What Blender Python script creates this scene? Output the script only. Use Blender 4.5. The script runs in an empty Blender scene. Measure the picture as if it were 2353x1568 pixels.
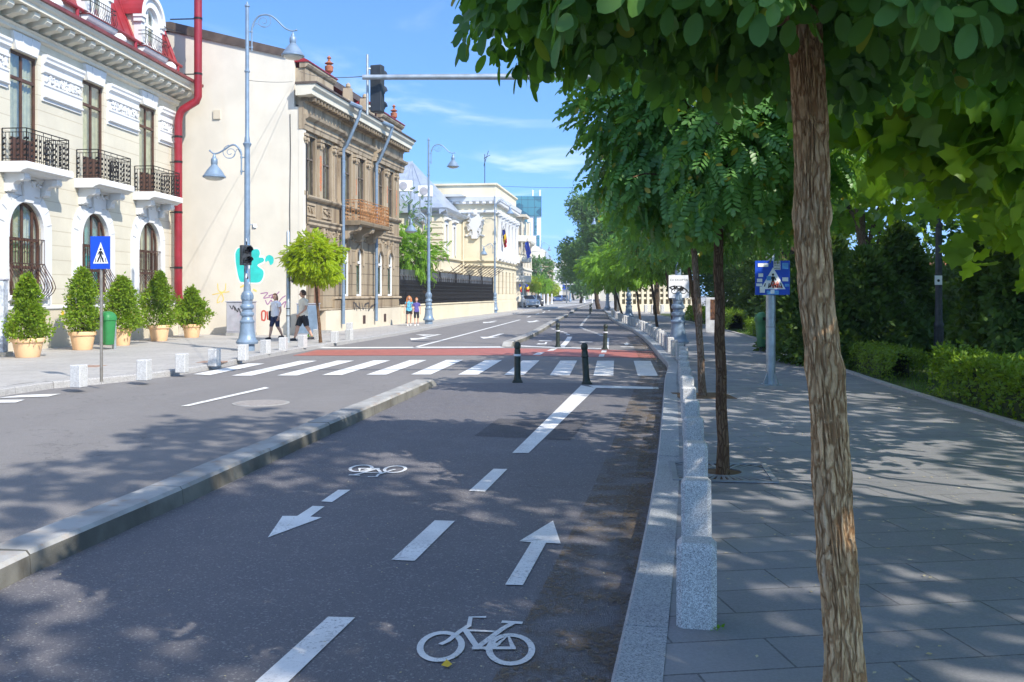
import bpy, bmesh, math, random
import numpy as np
from mathutils import Vector, Matrix, noise

SC = bpy.context.scene
COL = SC.collection
R = math.radians
random.seed(7)
RNG = np.random.default_rng(7)

# ---------------------------------------------------------------- camera
PW, PH, FPX, HZ, CAMH = 2353.0, 1568.0, 2150.0, 675.0, 1.80
cam_d = bpy.data.cameras.new("camera")
cam_d.sensor_fit = 'HORIZONTAL'
cam_d.sensor_width = 36.0
cam_d.lens = 36.0 * FPX / PW
cam_d.shift_y = -(PH / 2 - HZ) / PW
cam_d.clip_start = 0.1
cam_d.clip_end = 3000
cam = bpy.data.objects.new("camera", cam_d)
cam.location = (0, 0, CAMH)
cam.rotation_euler = (R(90), 0, 0)
COL.objects.link(cam)
SC.camera = cam

# ---------------------------------------------------------------- sky, sun, exposure
SUN_DIR = Vector((-0.79, 0.87, -1.0)).normalized()      # the way the light travels
SUN_EL = math.asin(-SUN_DIR.z)
SUN_AZ = math.atan2(-SUN_DIR.x, -SUN_DIR.y)
w = bpy.data.worlds.new("World")
SC.world = w
w.use_nodes = True
nt = w.node_tree
nt.nodes.clear()
out = nt.nodes.new("ShaderNodeOutputWorld")
bg = nt.nodes.new("ShaderNodeBackground")
bg.inputs[1].default_value = 0.15
sky = nt.nodes.new("ShaderNodeTexSky")
sky.sky_type = 'NISHITA'
sky.sun_disc = False
sky.sun_elevation = SUN_EL
sky.sun_rotation = SUN_AZ
sky.altitude = 90
sky.air_density = 1.0
sky.dust_density = 0.55
sky.ozone_density = 1.6
tc = nt.nodes.new("ShaderNodeTexCoord")
sep = nt.nodes.new("ShaderNodeSeparateXYZ")
nt.links.new(tc.outputs['Generated'], sep.inputs[0])
def wmath(op, a, b=None):
    n = nt.nodes.new("ShaderNodeMath"); n.operation = op
    for i, v in enumerate((a, b)):
        if v is None: continue
        if isinstance(v, (int, float)): n.inputs[i].default_value = v
        else: nt.links.new(v, n.inputs[i])
    return n.outputs[0]
zz = wmath('ADD', wmath('MAXIMUM', sep.outputs[2], 0.0), 0.10)
comb = nt.nodes.new("ShaderNodeCombineXYZ")
nt.links.new(wmath('DIVIDE', sep.outputs[0], zz), comb.inputs[0])
nt.links.new(wmath('MULTIPLY', wmath('DIVIDE', sep.outputs[1], zz), 1.0), comb.inputs[1])
comb.inputs[2].default_value = 4.3
nz = nt.nodes.new("ShaderNodeTexNoise")
nz.inputs['Scale'].default_value = 1.15
nz.inputs['Detail'].default_value = 9
nz.inputs['Roughness'].default_value = 0.55
nz.inputs['Distortion'].default_value = 0.9
nt.links.new(comb.outputs[0], nz.inputs['Vector'])
ramp = nt.nodes.new("ShaderNodeMapRange")
ramp.interpolation_type = 'SMOOTHSTEP'
for i, v in ((1, 0.52), (2, 0.82), (3, 0.0), (4, 0.60)): ramp.inputs[i].default_value = v
hi = nt.nodes.new("ShaderNodeMapRange"); hi.interpolation_type = 'SMOOTHSTEP'
for i, v in ((1, 0.30), (2, 0.75), (3, 0.0), (4, 0.13)): hi.inputs[i].default_value = v
nt.links.new(sep.outputs[2], hi.inputs[0])          # extra white cloud above the frame, added as neutral fill light
nt.links.new(wmath('ADD', nz.outputs[0], hi.outputs[0]), ramp.inputs[0])
gain = nt.nodes.new("ShaderNodeMix"); gain.data_type = 'RGBA'; gain.blend_type = 'MULTIPLY'
gain.inputs[0].default_value = 1.0
gain.inputs[7].default_value = (0.56, 0.86, 1.12, 1)
lift = nt.nodes.new("ShaderNodeCombineXYZ")
nt.links.new(sep.outputs[0], lift.inputs[0]); nt.links.new(sep.outputs[1], lift.inputs[1])
nt.links.new(wmath('ADD', wmath('MULTIPLY', sep.outputs[2], 1.25), 0.16), lift.inputs[2])
vn = nt.nodes.new("ShaderNodeVectorMath"); vn.operation = 'NORMALIZE'
nt.links.new(lift.outputs[0], vn.inputs[0]); nt.links.new(vn.outputs[0], sky.inputs[0])
nt.links.new(sky.outputs[0], gain.inputs[6])
cmix = nt.nodes.new("ShaderNodeMix"); cmix.data_type = 'RGBA'
nt.links.new(ramp.outputs[0], cmix.inputs[0])
nt.links.new(gain.outputs[2], cmix.inputs[6])
cmix.inputs[7].default_value = (6.3, 6.4, 6.6, 1)
nt.links.new(cmix.outputs[2], bg.inputs[0])
nt.links.new(bg.outputs[0], out.inputs[0])

sun_d = bpy.data.lights.new("sun", 'SUN')
sun_d.energy = 3.4
sun_d.angle = R(0.5)
sun_d.color = (1.0, 0.93, 0.82)
sun = bpy.data.objects.new("sun", sun_d)
sun.rotation_euler = SUN_DIR.to_track_quat('-Z', 'Y').to_euler()
sun.location = (20, -20, 40)
COL.objects.link(sun)

SC.view_settings.view_transform = 'Standard'
SC.view_settings.look = 'None'
SC.view_settings.gamma = 1
SC.view_settings.exposure = 1.0
SC.render.engine = 'CYCLES'
SC.cycles.use_denoising = True
SC.cycles.max_bounces = 7
SC.cycles.diffuse_bounces = 3
SC.cycles.glossy_bounces = 3
SC.cycles.transmission_bounces = 5
SC.cycles.transparent_max_bounces = 8
SC.cycles.sample_clamp_indirect = 6

# ---------------------------------------------------------------- helpers
def G(x, y, z=0.0):
    """ground point seen at pixel x, y of the measured photograph (2353 wide)"""
    Y = FPX * (CAMH - z) / (y - HZ)
    return Vector(((x - PW / 2) / FPX * Y, Y, z))
def AT(x, y, Y):
    return Vector(((x - PW / 2) / FPX * Y, Y, CAMH - (y - HZ) / FPX * Y))
def Z3(x, y): return (551.5 + .3552 * x, 1011 + .3552 * y)
def Z4(x, y): return (.381 * x, 781.3 + .381 * y)
def Z5(x, y): return (597.4 + .2344 * x, 643.4 + .2344 * y)
def Z6(x, y): return (1103 + .2148 * x, 643.4 + .2148 * y)
PAV = 0.13

def interp(poly, Y):
    """x on a polyline of (x, y) at given y"""
    for (xa, ya), (xb, yb) in zip(poly, poly[1:]):
        if ya <= Y <= yb:
            t = (Y - ya) / (yb - ya)
            return xa + (xb - xa) * t
    if Y < poly[0][1]: return poly[0][0]
    return poly[-1][0]

def smooth_line(pts, n=6):
    """Catmull-Rom through points"""
    P = [Vector(p).to_3d() for p in pts]
    Q = [P[0] * 2 - P[1]] + P + [P[-1] * 2 - P[-2]]
    res = []
    for i in range(1, len(Q) - 2):
        a, b, c, d = Q[i - 1:i + 3]
        for k in range(n):
            t = k / n
            res.append(0.5 * ((2 * b) + (c - a) * t + (2 * a - 5 * b + 4 * c - d) * t * t + (3 * b - a - 3 * c + d) * t ** 3))
    res.append(P[-1])
    return res

def resample(pts, step):
    P = [Vector(p) for p in pts]
    out_, acc, cur = [P[0].copy()], 0.0, P[0].copy()
    for q in P[1:]:
        while (q - cur).length + acc >= step and (q - cur).length > 1e-9:
            cur = cur + (q - cur).normalized() * (step - acc)
            out_.append(cur.copy()); acc = 0.0
        acc += (q - cur).length
        cur = q.copy()
    return out_

class MB:
    def __init__(s): s.v, s.f, s.m, s.sm = [], [], [], []
    def add(s, vs, fs, m=0, smooth=False):
        o = len(s.v)
        s.v += [tuple(v) for v in vs]
        for f in fs:
            s.f.append(tuple(i + o for i in f)); s.m.append(m); s.sm.append(smooth)
        return s
    def box(s, x0, x1, y0, y1, z0, z1, m=0):
        vs = [(x, y, z) for z in (z0, z1) for y in (y0, y1) for x in (x0, x1)]
        return s.add(vs, [(0, 2, 3, 1), (4, 5, 7, 6), (0, 1, 5, 4), (2, 6, 7, 3), (0, 4, 6, 2), (1, 3, 7, 5)], m)
    def obox(s, c, size, rz=0, rx=0, ry=0, m=0):
        M = Matrix.Rotation(rz, 3, 'Z') @ Matrix.Rotation(ry, 3, 'Y') @ Matrix.Rotation(rx, 3, 'X')
        vs = [Vector(c) + M @ Vector((x * size[0] / 2, y * size[1] / 2, z * size[2] / 2)) for z in (-1, 1) for y in (-1, 1) for x in (-1, 1)]
        return s.add(vs, [(0, 2, 3, 1), (4, 5, 7, 6), (0, 1, 5, 4), (2, 6, 7, 3), (0, 4, 6, 2), (1, 3, 7, 5)], m)
    def poly(s, pts, m=0): return s.add(pts, [tuple(range(len(pts)))], m)
    def lathe(s, prof, c=(0, 0, 0), n=18, m=0, smooth=True, caps=True):
        vs, fs = [], []
        for r, z in prof:
            for k in range(n):
                a = 2 * math.pi * k / n
                vs.append((c[0] + r * math.cos(a), c[1] + r * math.sin(a), c[2] + z))
        for i in range(len(prof) - 1):
            for k in range(n):
                k2 = (k + 1) % n
                fs.append((i * n + k, i * n + k2, (i + 1) * n + k2, (i + 1) * n + k))
        s.add(vs, fs, m, smooth)
        if caps:
            s.add(vs[:n], [tuple(range(n))[::-1]], m)
            s.add(vs[-n:], [tuple(range(n))], m)
        return s
    def tube(s, pts, r, n=8, m=0, caps=True, smooth=True):
        P = [Vector(p) for p in pts]
        rs = r if hasattr(r, '__len__') else [r] * len(P)
        vs, fs, ref = [], [], None
        for i, p in enumerate(P):
            t = (P[min(i + 1, len(P) - 1)] - P[max(i - 1, 0)])
            t = t.normalized() if t.length > 1e-9 else Vector((0, 0, 1))
            if ref is None:
                ref = Vector((1, 0, 0)) if abs(t.x) < .8 else Vector((0, 1, 0))
            u = (ref - t * ref.dot(t))
            u = u.normalized() if u.length > 1e-6 else t.orthogonal().normalized()
            v_ = t.cross(u); ref = u
            for k in range(n):
                a = 2 * math.pi * k / n
                vs.append(p + (u * math.cos(a) + v_ * math.sin(a)) * rs[i])
        for i in range(len(P) - 1):
            for k in range(n):
                k2 = (k + 1) % n
                fs.append((i * n + k, i * n + k2, (i + 1) * n + k2, (i + 1) * n + k))
        s.add(vs, fs, m, smooth)
        if caps:
            s.add(vs[:n], [tuple(range(n))[::-1]], m); s.add(vs[-n:], [tuple(range(n))], m)
        return s
    def prism(s, pts, z0, z1, m=0):
        """outline in x, y raised from z0 to z1"""
        n = len(pts)
        vs = [(p[0], p[1], z0) for p in pts] + [(p[0], p[1], z1) for p in pts]
        fs = [tuple(range(n))[::-1], tuple(range(n, 2 * n))] + [(i, (i + 1) % n, n + (i + 1) % n, n + i) for i in range(n)]
        return s.add(vs, fs, m)
    def prism_y(s, pts, y0, y1, m=0):
        """outline in x, z extruded along y"""
        n = len(pts)
        vs = [(p[0], y0, p[1]) for p in pts] + [(p[0], y1, p[1]) for p in pts]
        fs = [tuple(range(n))[::-1], tuple(range(n, 2 * n))] + [(i, (i + 1) % n, n + (i + 1) % n, n + i) for i in range(n)]
        return s.add(vs, fs, m)
    def prism_x(s, pts, x0, x1, m=0):
        """outline in y, z extruded along x"""
        n = len(pts)
        vs = [(x0, p[0], p[1]) for p in pts] + [(x1, p[0], p[1]) for p in pts]
        fs = [tuple(range(n))[::-1], tuple(range(n, 2 * n))] + [(i, (i + 1) % n, n + (i + 1) % n, n + i) for i in range(n)]
        return s.add(vs, fs, m)
    def band(s, outer, inner, y0, y1, m=0):
        """frame between two open outlines in x, z (same count), thick from y0 to y1"""
        n = len(outer)
        vs = []
        for y in (y0, y1):
            vs += [(p[0], y, p[1]) for p in outer] + [(p[0], y, p[1]) for p in inner]
        fs = []
        for i in range(n - 1):
            o0, i0, o1, i1 = i, n + i, 2 * n + i, 3 * n + i
            fs += [(o0, o0 + 1, i0 + 1, i0), (o1, i1, i1 + 1, o1 + 1), (o0, o1, o1 + 1, o0 + 1), (i0, i0 + 1, i1 + 1, i1)]
        fs += [(0, n, 3 * n, 2 * n), (n - 1, 3 * n - 1, 4 * n - 1, 2 * n - 1)]
        return s.add(vs, fs, m)
    def wall(s, x0, x1, z0, z1, ops, y=0.0, depth=.25, m=0, mr=None):
        mr = m if mr is None else mr
        xs = sorted({x0, x1} | {v for o in ops for v in o[:2]}); zs = sorted({z0, z1} | {v for o in ops for v in o[2:4]})
        for xa, xb in zip(xs, xs[1:]):
            for za, zb in zip(zs, zs[1:]):
                cx, cz = (xa + xb) / 2, (za + zb) / 2
                if any(o[0] < cx < o[1] and o[2] < cz < o[3] for o in ops): continue
                s.poly([(xa, y, za), (xb, y, za), (xb, y, zb), (xa, y, zb)], m)
        for o in ops:
            a, b, c, d = o[:4]
            arch = len(o) > 4 and o[4]
            if arch:
                P = arch_pts(a, b, c, d)
                k = len(P)
                mid = k // 2
                for i in range(1, mid): s.poly([(a, y, d), (P[i][0], y, P[i][1]), (P[i + 1][0], y, P[i + 1][1])], m)
                for i in range(mid, k - 2): s.poly([(b, y, d), (P[i][0], y, P[i][1]), (P[i + 1][0], y, P[i + 1][1])], m)
            else:
                P = [(a, c), (a, d), (b, d), (b, c)]
            Q = P + [P[0]]
            for p, q in zip(Q, Q[1:]):
                s.poly([(p[0], y, p[1]), (q[0], y, q[1]), (q[0], y + depth, q[1]), (p[0], y + depth, p[1])], mr)
        return s
    def build(s, name, mats, parent=None, recalc=True, bevel=0, segs=2, sharp=35, smooth=None):
        me = bpy.data.meshes.new(name)
        me.from_pydata(s.v, [], s.f)
        mats = mats if isinstance(mats, (list, tuple)) else [mats]
        for mt in mats: me.materials.append(mt)
        me.polygons.foreach_set('material_index', s.m)
        sm = s.sm if smooth is None else [smooth] * len(s.f)
        me.polygons.foreach_set('use_smooth', sm)
        if recalc or bevel:
            bm = bmesh.new(); bm.from_mesh(me)
            if recalc: bmesh.ops.recalc_face_normals(bm, faces=bm.faces)
            if bevel:
                bmesh.ops.remove_doubles(bm, verts=bm.verts, dist=1e-5)
                eds = [e for e in bm.edges if len(e.link_faces) == 2 and e.calc_face_angle(0) > .6]
                bmesh.ops.bevel(bm, geom=eds, offset=bevel, segments=segs, profile=.5, affect='EDGES', clamp_overlap=True)
            bm.to_mesh(me); bm.free()
        if any(sm): me.set_sharp_from_angle(angle=R(sharp))
        me.update()
        o = bpy.data.objects.new(name, me)
        COL.objects.link(o)
        if parent is not None: o.parent = parent
        return o

def arch_pts(a, b, c, d, n=14):
    r = (b - a) / 2; cx = (a + b) / 2; sp = d - r
    return [(a, c)] + [(cx - r * math.cos(math.pi * k / n), sp + r * math.sin(math.pi * k / n)) for k in range(n + 1)] + [(b, c)]

def tag(o, label=None, cat=None, group=None, kind=None):
    if label: o['label'] = label
    if cat: o['category'] = cat
    if group: o['group'] = group
    if kind: o['kind'] = kind
    return o
def thing(name, label, cat, loc=(0, 0, 0), rz=0, group=None):
    o = bpy.data.objects.new(name, None)
    COL.objects.link(o)
    o.location = loc; o.rotation_euler = (0, 0, rz); o.empty_display_size = .2
    return tag(o, label, cat, group)
def kids(o): return [c for c in bpy.data.objects if c.parent == o]
CHILD = {}
def dup(o, loc=None, rz=None, label=None, parent=None, scale=None):
    c = o.copy(); COL.objects.link(c)
    if parent is not None: c.parent = parent
    if loc is not None: c.location = loc
    if rz is not None: c.rotation_euler = (0, 0, rz)
    if scale is not None: c.scale = scale
    if label: c['label'] = label
    for ch in o.children: dup(ch, parent=c)
    return c
def struct(o): o['kind'] = 'structure'; return o

def strip(mb, line, w, z, m=0, w2=None):
    """flat ribbon of width w along a line of points"""
    P = [Vector((p[0], p[1], 0)) for p in line]
    L, Rr = [], []
    for i, p in enumerate(P):
        t = (P[min(i + 1, len(P) - 1)] - P[max(i - 1, 0)]).normalized()
        nrm = Vector((-t.y, t.x, 0))
        L.append(p + nrm * w / 2); Rr.append(p - nrm * w / 2)
    for i in range(len(P) - 1):
        mb.poly([(Rr[i].x, Rr[i].y, z), (Rr[i + 1].x, Rr[i + 1].y, z), (L[i + 1].x, L[i + 1].y, z), (L[i].x, L[i].y, z)], m)
    return mb

def text_mesh(mb, txt, size, origin, ux, uz, off=0.0, m=0, align='CENTER'):
    """flat lettering: origin, right vector and up vector in the target frame"""
    cu = bpy.data.curves.new('lettering', 'FONT'); cu.body = txt; cu.size = size
    cu.align_x = align; cu.align_y = 'CENTER'; cu.resolution_u = 2
    ob = bpy.data.objects.new('lettering', cu); COL.objects.link(ob)
    dg = bpy.context.evaluated_depsgraph_get()
    me = bpy.data.meshes.new_from_object(ob.evaluated_get(dg))
    ux, uz = Vector(ux), Vector(uz); n = ux.cross(uz)
    vs = [Vector(origin) + ux * v.co.x + uz * v.co.y + n * off for v in me.vertices]
    mb.add(vs, [tuple(p.vertices) for p in me.polygons], m)
    bpy.data.objects.remove(ob); bpy.data.curves.remove(cu); bpy.data.meshes.remove(me)

# fast meshes for foliage
def raw_mesh(name, V, F, mats, smooth=False, mi=None):
    """V (n,3) array, F (m,k) array of same-size faces"""
    me = bpy.data.meshes.new(name)
    n, (m_, k) = len(V), F.shape
    me.vertices.add(n); me.vertices.foreach_set('co', np.ascontiguousarray(V, dtype=np.float32).ravel())
    me.loops.add(m_ * k); me.loops.foreach_set('vertex_index', np.ascontiguousarray(F, dtype=np.int32).ravel())
    me.polygons.add(m_); me.polygons.foreach_set('loop_start', np.arange(0, m_ * k, k, dtype=np.int32))
    for mt in (mats if isinstance(mats, (list, tuple)) else [mats]): me.materials.append(mt)
    if mi is not None: me.polygons.foreach_set('material_index', np.ascontiguousarray(mi, dtype=np.int32))
    me.update(calc_edges=True)
    if smooth: me.polygons.foreach_set('use_smooth', np.ones(m_, dtype=bool))
    return me
def link_mesh(name, me, parent=None):
    o = bpy.data.objects.new(name, me); COL.objects.link(o)
    if parent is not None: o.parent = parent
    return o
def norm(a): return a / np.maximum(np.linalg.norm(a, axis=-1, keepdims=True), 1e-9)
def scatter(tv, tf, pos, axis, nrm, scale):
    """copies of a template at pos, x along axis, z along nrm -> V, F"""
    A = norm(axis); B = norm(np.cross(nrm, A)); C = np.cross(A, B)
    Rm = np.stack([A, B, C], axis=2)
    V = pos[:, None, :] + np.einsum('nij,kj->nki', Rm, tv) * np.asarray(scale)[:, None, None]
    F = tf[None] + (np.arange(len(pos)) * len(tv))[:, None, None]
    return V.reshape(-1, 3), F.reshape(-1, tf.shape[1])
# ---------------------------------------------------------------- materials
class NT:
    def __init__(s, name):
        s.mat = bpy.data.materials.new(name); s.mat.use_nodes = True
        s.nt = s.mat.node_tree; s.nt.nodes.clear()
        s.out = s.nt.nodes.new("ShaderNodeOutputMaterial")
        s._co = None
    def node(s, t, **kw):
        n = s.nt.nodes.new(t)
        for k, v in kw.items(): setattr(n, k, v)
        return n
    def set(s, sock, v):
        if isinstance(v, bpy.types.NodeSocket): s.nt.links.new(v, sock)
        elif isinstance(v, (tuple, list)) and len(v) == 3 and sock.type == 'RGBA': sock.default_value = (*v, 1)
        else: sock.default_value = v
    def co(s, kind='Object'):
        if s._co is None: s._co = s.node("ShaderNodeTexCoord")
        return s._co.outputs[kind]
    def mapping(s, vec, scale=(1, 1, 1), loc=(0, 0, 0), rot=(0, 0, 0)):
        n = s.node("ShaderNodeMapping")
        s.set(n.inputs[0], vec); n.inputs[1].default_value = loc; n.inputs[2].default_value = rot; n.inputs[3].default_value = scale
        return n.outputs[0]
    def noise(s, scale, detail=4, rough=.55, vec=None, dist=0):
        n = s.node("ShaderNodeTexNoise")
        s.set(n.inputs['Vector'], vec if vec is not None else s.co())
        n.inputs['Scale'].default_value = scale; n.inputs['Detail'].default_value = detail
        n.inputs['Roughness'].default_value = rough; n.inputs['Distortion'].default_value = dist
        return n.outputs[0]
    def voronoi(s, scale, vec=None, feature='F1', out='Distance', rand=1):
        n = s.node("ShaderNodeTexVoronoi", feature=feature)
        s.set(n.inputs['Vector'], vec if vec is not None else s.co())
        n.inputs['Scale'].default_value = scale; n.inputs['Randomness'].default_value = rand
        return n.outputs[out]
    def ramp(s, v, a, b, lo=0., hi=1., smooth=True):
        n = s.node("ShaderNodeMapRange")
        if smooth: n.interpolation_type = 'SMOOTHSTEP'
        s.set(n.inputs[0], v)
        for i, x in zip((1, 2, 3, 4), (a, b, lo, hi)): n.inputs[i].default_value = x
        return n.outputs[0]
    def math(s, op, a, b=0.):
        n = s.node("ShaderNodeMath", operation=op)
        s.set(n.inputs[0], a); s.set(n.inputs[1], b)
        return n.outputs[0]
    def mix(s, f, a, b, blend='MIX'):
        n = s.node("ShaderNodeMix", data_type='RGBA', blend_type=blend)
        s.set(n.inputs[0], f); s.set(n.inputs[6], a); s.set(n.inputs[7], b)
        return n.outputs[2]
    def bump(s, h, strength=.3, dist=.01, nrm=None):
        n = s.node("ShaderNodeBump")
        n.inputs['Strength'].default_value = strength; n.inputs['Distance'].default_value = dist
        s.set(n.inputs['Height'], h)
        if nrm is not None: s.set(n.inputs['Normal'], nrm)
        return n.outputs[0]
    def sepxyz(s, v):
        n = s.node("ShaderNodeSeparateXYZ"); s.set(n.inputs[0], v); return n.outputs
    def bsdf(s, col, rough=.6, metal=0., spec=.5, nrm=None, **kw):
        n = s.node("ShaderNodeBsdfPrincipled")
        s.set(n.inputs['Base Color'], col); s.set(n.inputs['Roughness'], rough); s.set(n.inputs['Metallic'], metal)
        s.set(n.inputs['Specular IOR Level'], spec)
        if nrm is not None: s.set(n.inputs['Normal'], nrm)
        for k, v in kw.items(): s.set(n.inputs[k], v)
        return n.outputs[0]
    def done(s, sh): s.nt.links.new(sh, s.out.inputs[0]); return s.mat

def sc(c, k): return tuple(min(1, x * k) for x in c)
def M(name, col, rough=.6, var=.12, scale=2.5, bump=.15, bscale=60, metal=0., spec=.4, dirt=None, damt=.0):
    n = NT(name)
    c = n.mix(n.ramp(n.noise(scale, 5), .3, .7), sc(col, 1 - var), sc(col, 1 + var))
    if dirt: c = n.mix(n.ramp(n.noise(scale * 2.3, 7, .65, n.mapping(n.co(), (1, 1, .35))), .52, .75, 0, damt), c, dirt)
    b = n.bump(n.noise(bscale, 3), bump, .01) if bump else None
    return n.done(n.bsdf(c, n.ramp(n.noise(scale * 3, 3), .2, .8, rough - .08, min(1, rough + .1)), metal, spec, b))

def leaf_mat(name, c1, c2, tr, tamt=.4, rough=.45, spec=.35, odd=None, oddp=.985):
    n = NT(name)
    g = n.node("ShaderNodeNewGeometry")
    rnd = g.outputs['Random Per Island']
    c = n.mix(rnd, c1, c2)
    if odd: c = n.mix(n.math('GREATER_THAN', n.math('FRACT', n.math('MULTIPLY', rnd, 37.7)), oddp), c, odd)
    c = n.mix(.35, c, n.mix(n.noise(2.1, 3), sc(c1, .7), sc(c2, 1.25)))
    p = n.bsdf(c, rough, 0, spec)
    t = n.node("ShaderNodeBsdfTranslucent")
    n.set(t.inputs[0], n.mix(rnd, sc(tr, .8), sc(tr, 1.2)))
    mx = n.node("ShaderNodeMixShader"); mx.inputs[0].default_value = tamt
    n.nt.links.new(p, mx.inputs[1]); n.nt.links.new(t.outputs[0], mx.inputs[2])
    return n.done(mx.outputs[0])

def asphalt(name, base, light, speck=.5):
    n = NT(name)
    big = n.noise(.35, 5, .6); mid = n.noise(2.2, 6, .6); fine = n.noise(160, 2, .6)
    track = n.noise(1.0, 4, .5, n.mapping(n.co(), (.9, .07, 1), (0, 0, 0), (0, 0, R(8))))
    c = n.mix(n.ramp(big, .3, .7), base, light)
    c = n.mix(n.ramp(track, .35, .65, 0, .5), c, sc(base, .78))
    c = n.mix(n.ramp(mid, .45, .75, 0, .3), c, sc(light, 1.2))
    c = n.mix(n.ramp(fine, .30, .72, 0, .55), sc(base, .55), c)
    vo = n.voronoi(95, out='Color')
    c = n.mix(n.ramp(n.sepxyz(vo)[0], .86, .97, 0, speck), c, (.32, .31, .30))
    st = n.voronoi(1.1, feature='F1', vec=n.mapping(n.co(), (1, .5, 1)))
    c = n.mix(n.ramp(n.math('ADD', st, n.math('MULTIPLY', n.noise(9, 4), .12)), .08, .13, .35, 0), c, sc(base, .45))
    wob = n.node("ShaderNodeVectorMath", operation='ADD'); nn_ = n.node("ShaderNodeTexNoise"); n.set(nn_.inputs['Vector'], n.co()); nn_.inputs['Scale'].default_value = 1.3; nn_.inputs['Detail'].default_value = 6
    n.set(wob.inputs[0], n.mapping(n.co(), (.30, .16, 1))); n.set(wob.inputs[1], nn_.outputs[1])
    ck = n.math('MULTIPLY', n.ramp(n.voronoi(1., wob.outputs[0], 'DISTANCE_TO_EDGE'), .002, .008, 1, 0), n.ramp(n.noise(.22, 3), .48, .60))
    c = n.mix(n.math('MULTIPLY', ck, .55), c, sc(base, .35))
    ol = n.noise(.55, 4, .6, n.mapping(n.co(), (1.6, .18, 1), (3, 0, 0), (0, 0, R(8))))
    c = n.mix(n.ramp(ol, .58, .70, 0, .28), c, sc(base, .55))
    b = n.bump(n.math('ADD', fine, n.math('MULTIPLY', n.voronoi(95), 1.2)), .55, .006)
    return n.done(n.bsdf(c, n.ramp(mid, .3, .7, .72, .92), 0, .35, b))

def paint_mat(name, col, wearcol=(.075, .075, .08), wear=.6):
    n = NT(name)
    c = n.mix(n.ramp(n.noise(3, 6), .3, .7), sc(col, .86), sc(col, 1.03))
    f = n.noise(55, 5, .7); g2 = n.noise(1.6, 5, .6)
    msk = n.math('MULTIPLY', n.ramp(f, .52, .64), n.ramp(g2, .40, .68, .22, 1))
    msk = n.math('MAXIMUM', msk, n.math('MULTIPLY', n.ramp(n.voronoi(.9, n.mapping(n.co(), (1.5, .8, 1)), 'DISTANCE_TO_EDGE'), .0, .012, .8, 0), n.ramp(g2, .45, .6)))
    c = n.mix(n.math('MULTIPLY', msk, wear), c, wearcol)
    return n.done(n.bsdf(c, .6, 0, .35, n.bump(n.noise(160, 2), .4, .004)))

def pavers(name, c1, c2, mortar, bw, bh, rz, rough=.7):
    n = NT(name)
    v = n.mapping(n.co(), (1, 1, 1), (0, 0, 0), (0, 0, rz))
    b = n.node("ShaderNodeTexBrick", offset=.5, squash=1)
    n.set(b.inputs['Vector'], v); n.set(b.inputs['Color1'], c1); n.set(b.inputs['Color2'], c2); n.set(b.inputs['Mortar'], mortar)
    b.inputs['Scale'].default_value = 1; b.inputs['Mortar Size'].default_value = .006; b.inputs['Mortar Smooth'].default_value = .15
    b.inputs['Bias'].default_value = 0; b.inputs['Brick Width'].default_value = bw; b.inputs['Row Height'].default_value = bh
    c = b.outputs[0]
    c = n.mix(n.ramp(n.noise(.5, 6, .65), .35, .7, 0, .4), c, sc(c1, .62))
    c = n.mix(n.ramp(n.noise(60, 4, .7), .35, .68, 0, .3), c, sc(c2, 1.35))
    c = n.mix(n.ramp(n.noise(4.5, 7, .7), .60, .72, 0, .35), c, sc(c1, .5))
    bp = n.bump(n.math('SUBTRACT', n.math('MULTIPLY', n.noise(90, 3), .25), b.outputs['Fac']), .5, .006)
    return n.done(n.bsdf(c, n.ramp(n.noise(3), .3, .7, rough - .1, rough + .12), 0, .4, bp))

def granite(name, lo, hi, s=170, rough=.6):
    n = NT(name)
    v = n.sepxyz(n.voronoi(s, out='Color'))
    c = n.mix(n.ramp(v[0], .25, .8), lo, hi)
    c = n.mix(n.ramp(v[1], .86, .9, 0, .7), c, sc(lo, .3))
    c = n.mix(n.ramp(n.noise(2.5, 6, .65), .5, .78, 0, .35), c, sc(lo, .6))
    return n.done(n.bsdf(c, rough, 0, .4, n.bump(n.noise(s, 3), .3, .004)))

def stucco(name, col, course=0., stain=.25, stcol=None, joint=.6, vert=0.):
    n = NT(name)
    stcol = stcol or sc(col, .55)
    c = n.mix(n.ramp(n.noise(.6, 6, .6), .3, .7), sc(col, .92), sc(col, 1.05))
    streak = n.noise(1.0, 6, .65, n.mapping(n.co(), (2.2, 2.2, .22)))
    c = n.mix(n.ramp(streak, .52 if stain < .5 else .45, .78 if stain < .5 else .68, 0, stain), c, stcol)
    c = n.mix(n.ramp(n.noise(7, 6, .7), .55, .75, 0, stain * .6), c, sc(stcol, .9))
    h = n.math('MULTIPLY', n.noise(50, 4), .3)
    if course:
        z = n.sepxyz(n.co())[2]
        fr = n.math('FRACT', n.math('DIVIDE', z, course))
        j = n.math('LESS_THAN', fr, .055)
        c = n.mix(n.math('MULTIPLY', j, joint), c, sc(stcol, .75))
        h = n.math('SUBTRACT', h, j)
    return n.done(n.bsdf(c, .85, 0, .2, n.bump(h, .4, .012)))

def glass_mat(name='window_glass', tint=(.75, .82, .82)):
    n = NT(name)
    tr = n.node("ShaderNodeBsdfTransparent"); n.set(tr.inputs[0], tint)
    gl = n.node("ShaderNodeBsdfGlossy"); gl.inputs[1].default_value = .03
    gl.inputs[0].default_value = (.9, .95, 1, 1)
    fr = n.node("ShaderNodeLayerWeight"); fr.inputs[0].default_value = .35
    mx = n.node("ShaderNodeMixShader")
    n.nt.links.new(n.ramp(fr.outputs[1], 0, 1, .05, .5, False), mx.inputs[0])
    n.nt.links.new(tr.outputs[0], mx.inputs[1]); n.nt.links.new(gl.outputs[0], mx.inputs[2])
    return n.done(mx.outputs[0])

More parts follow.
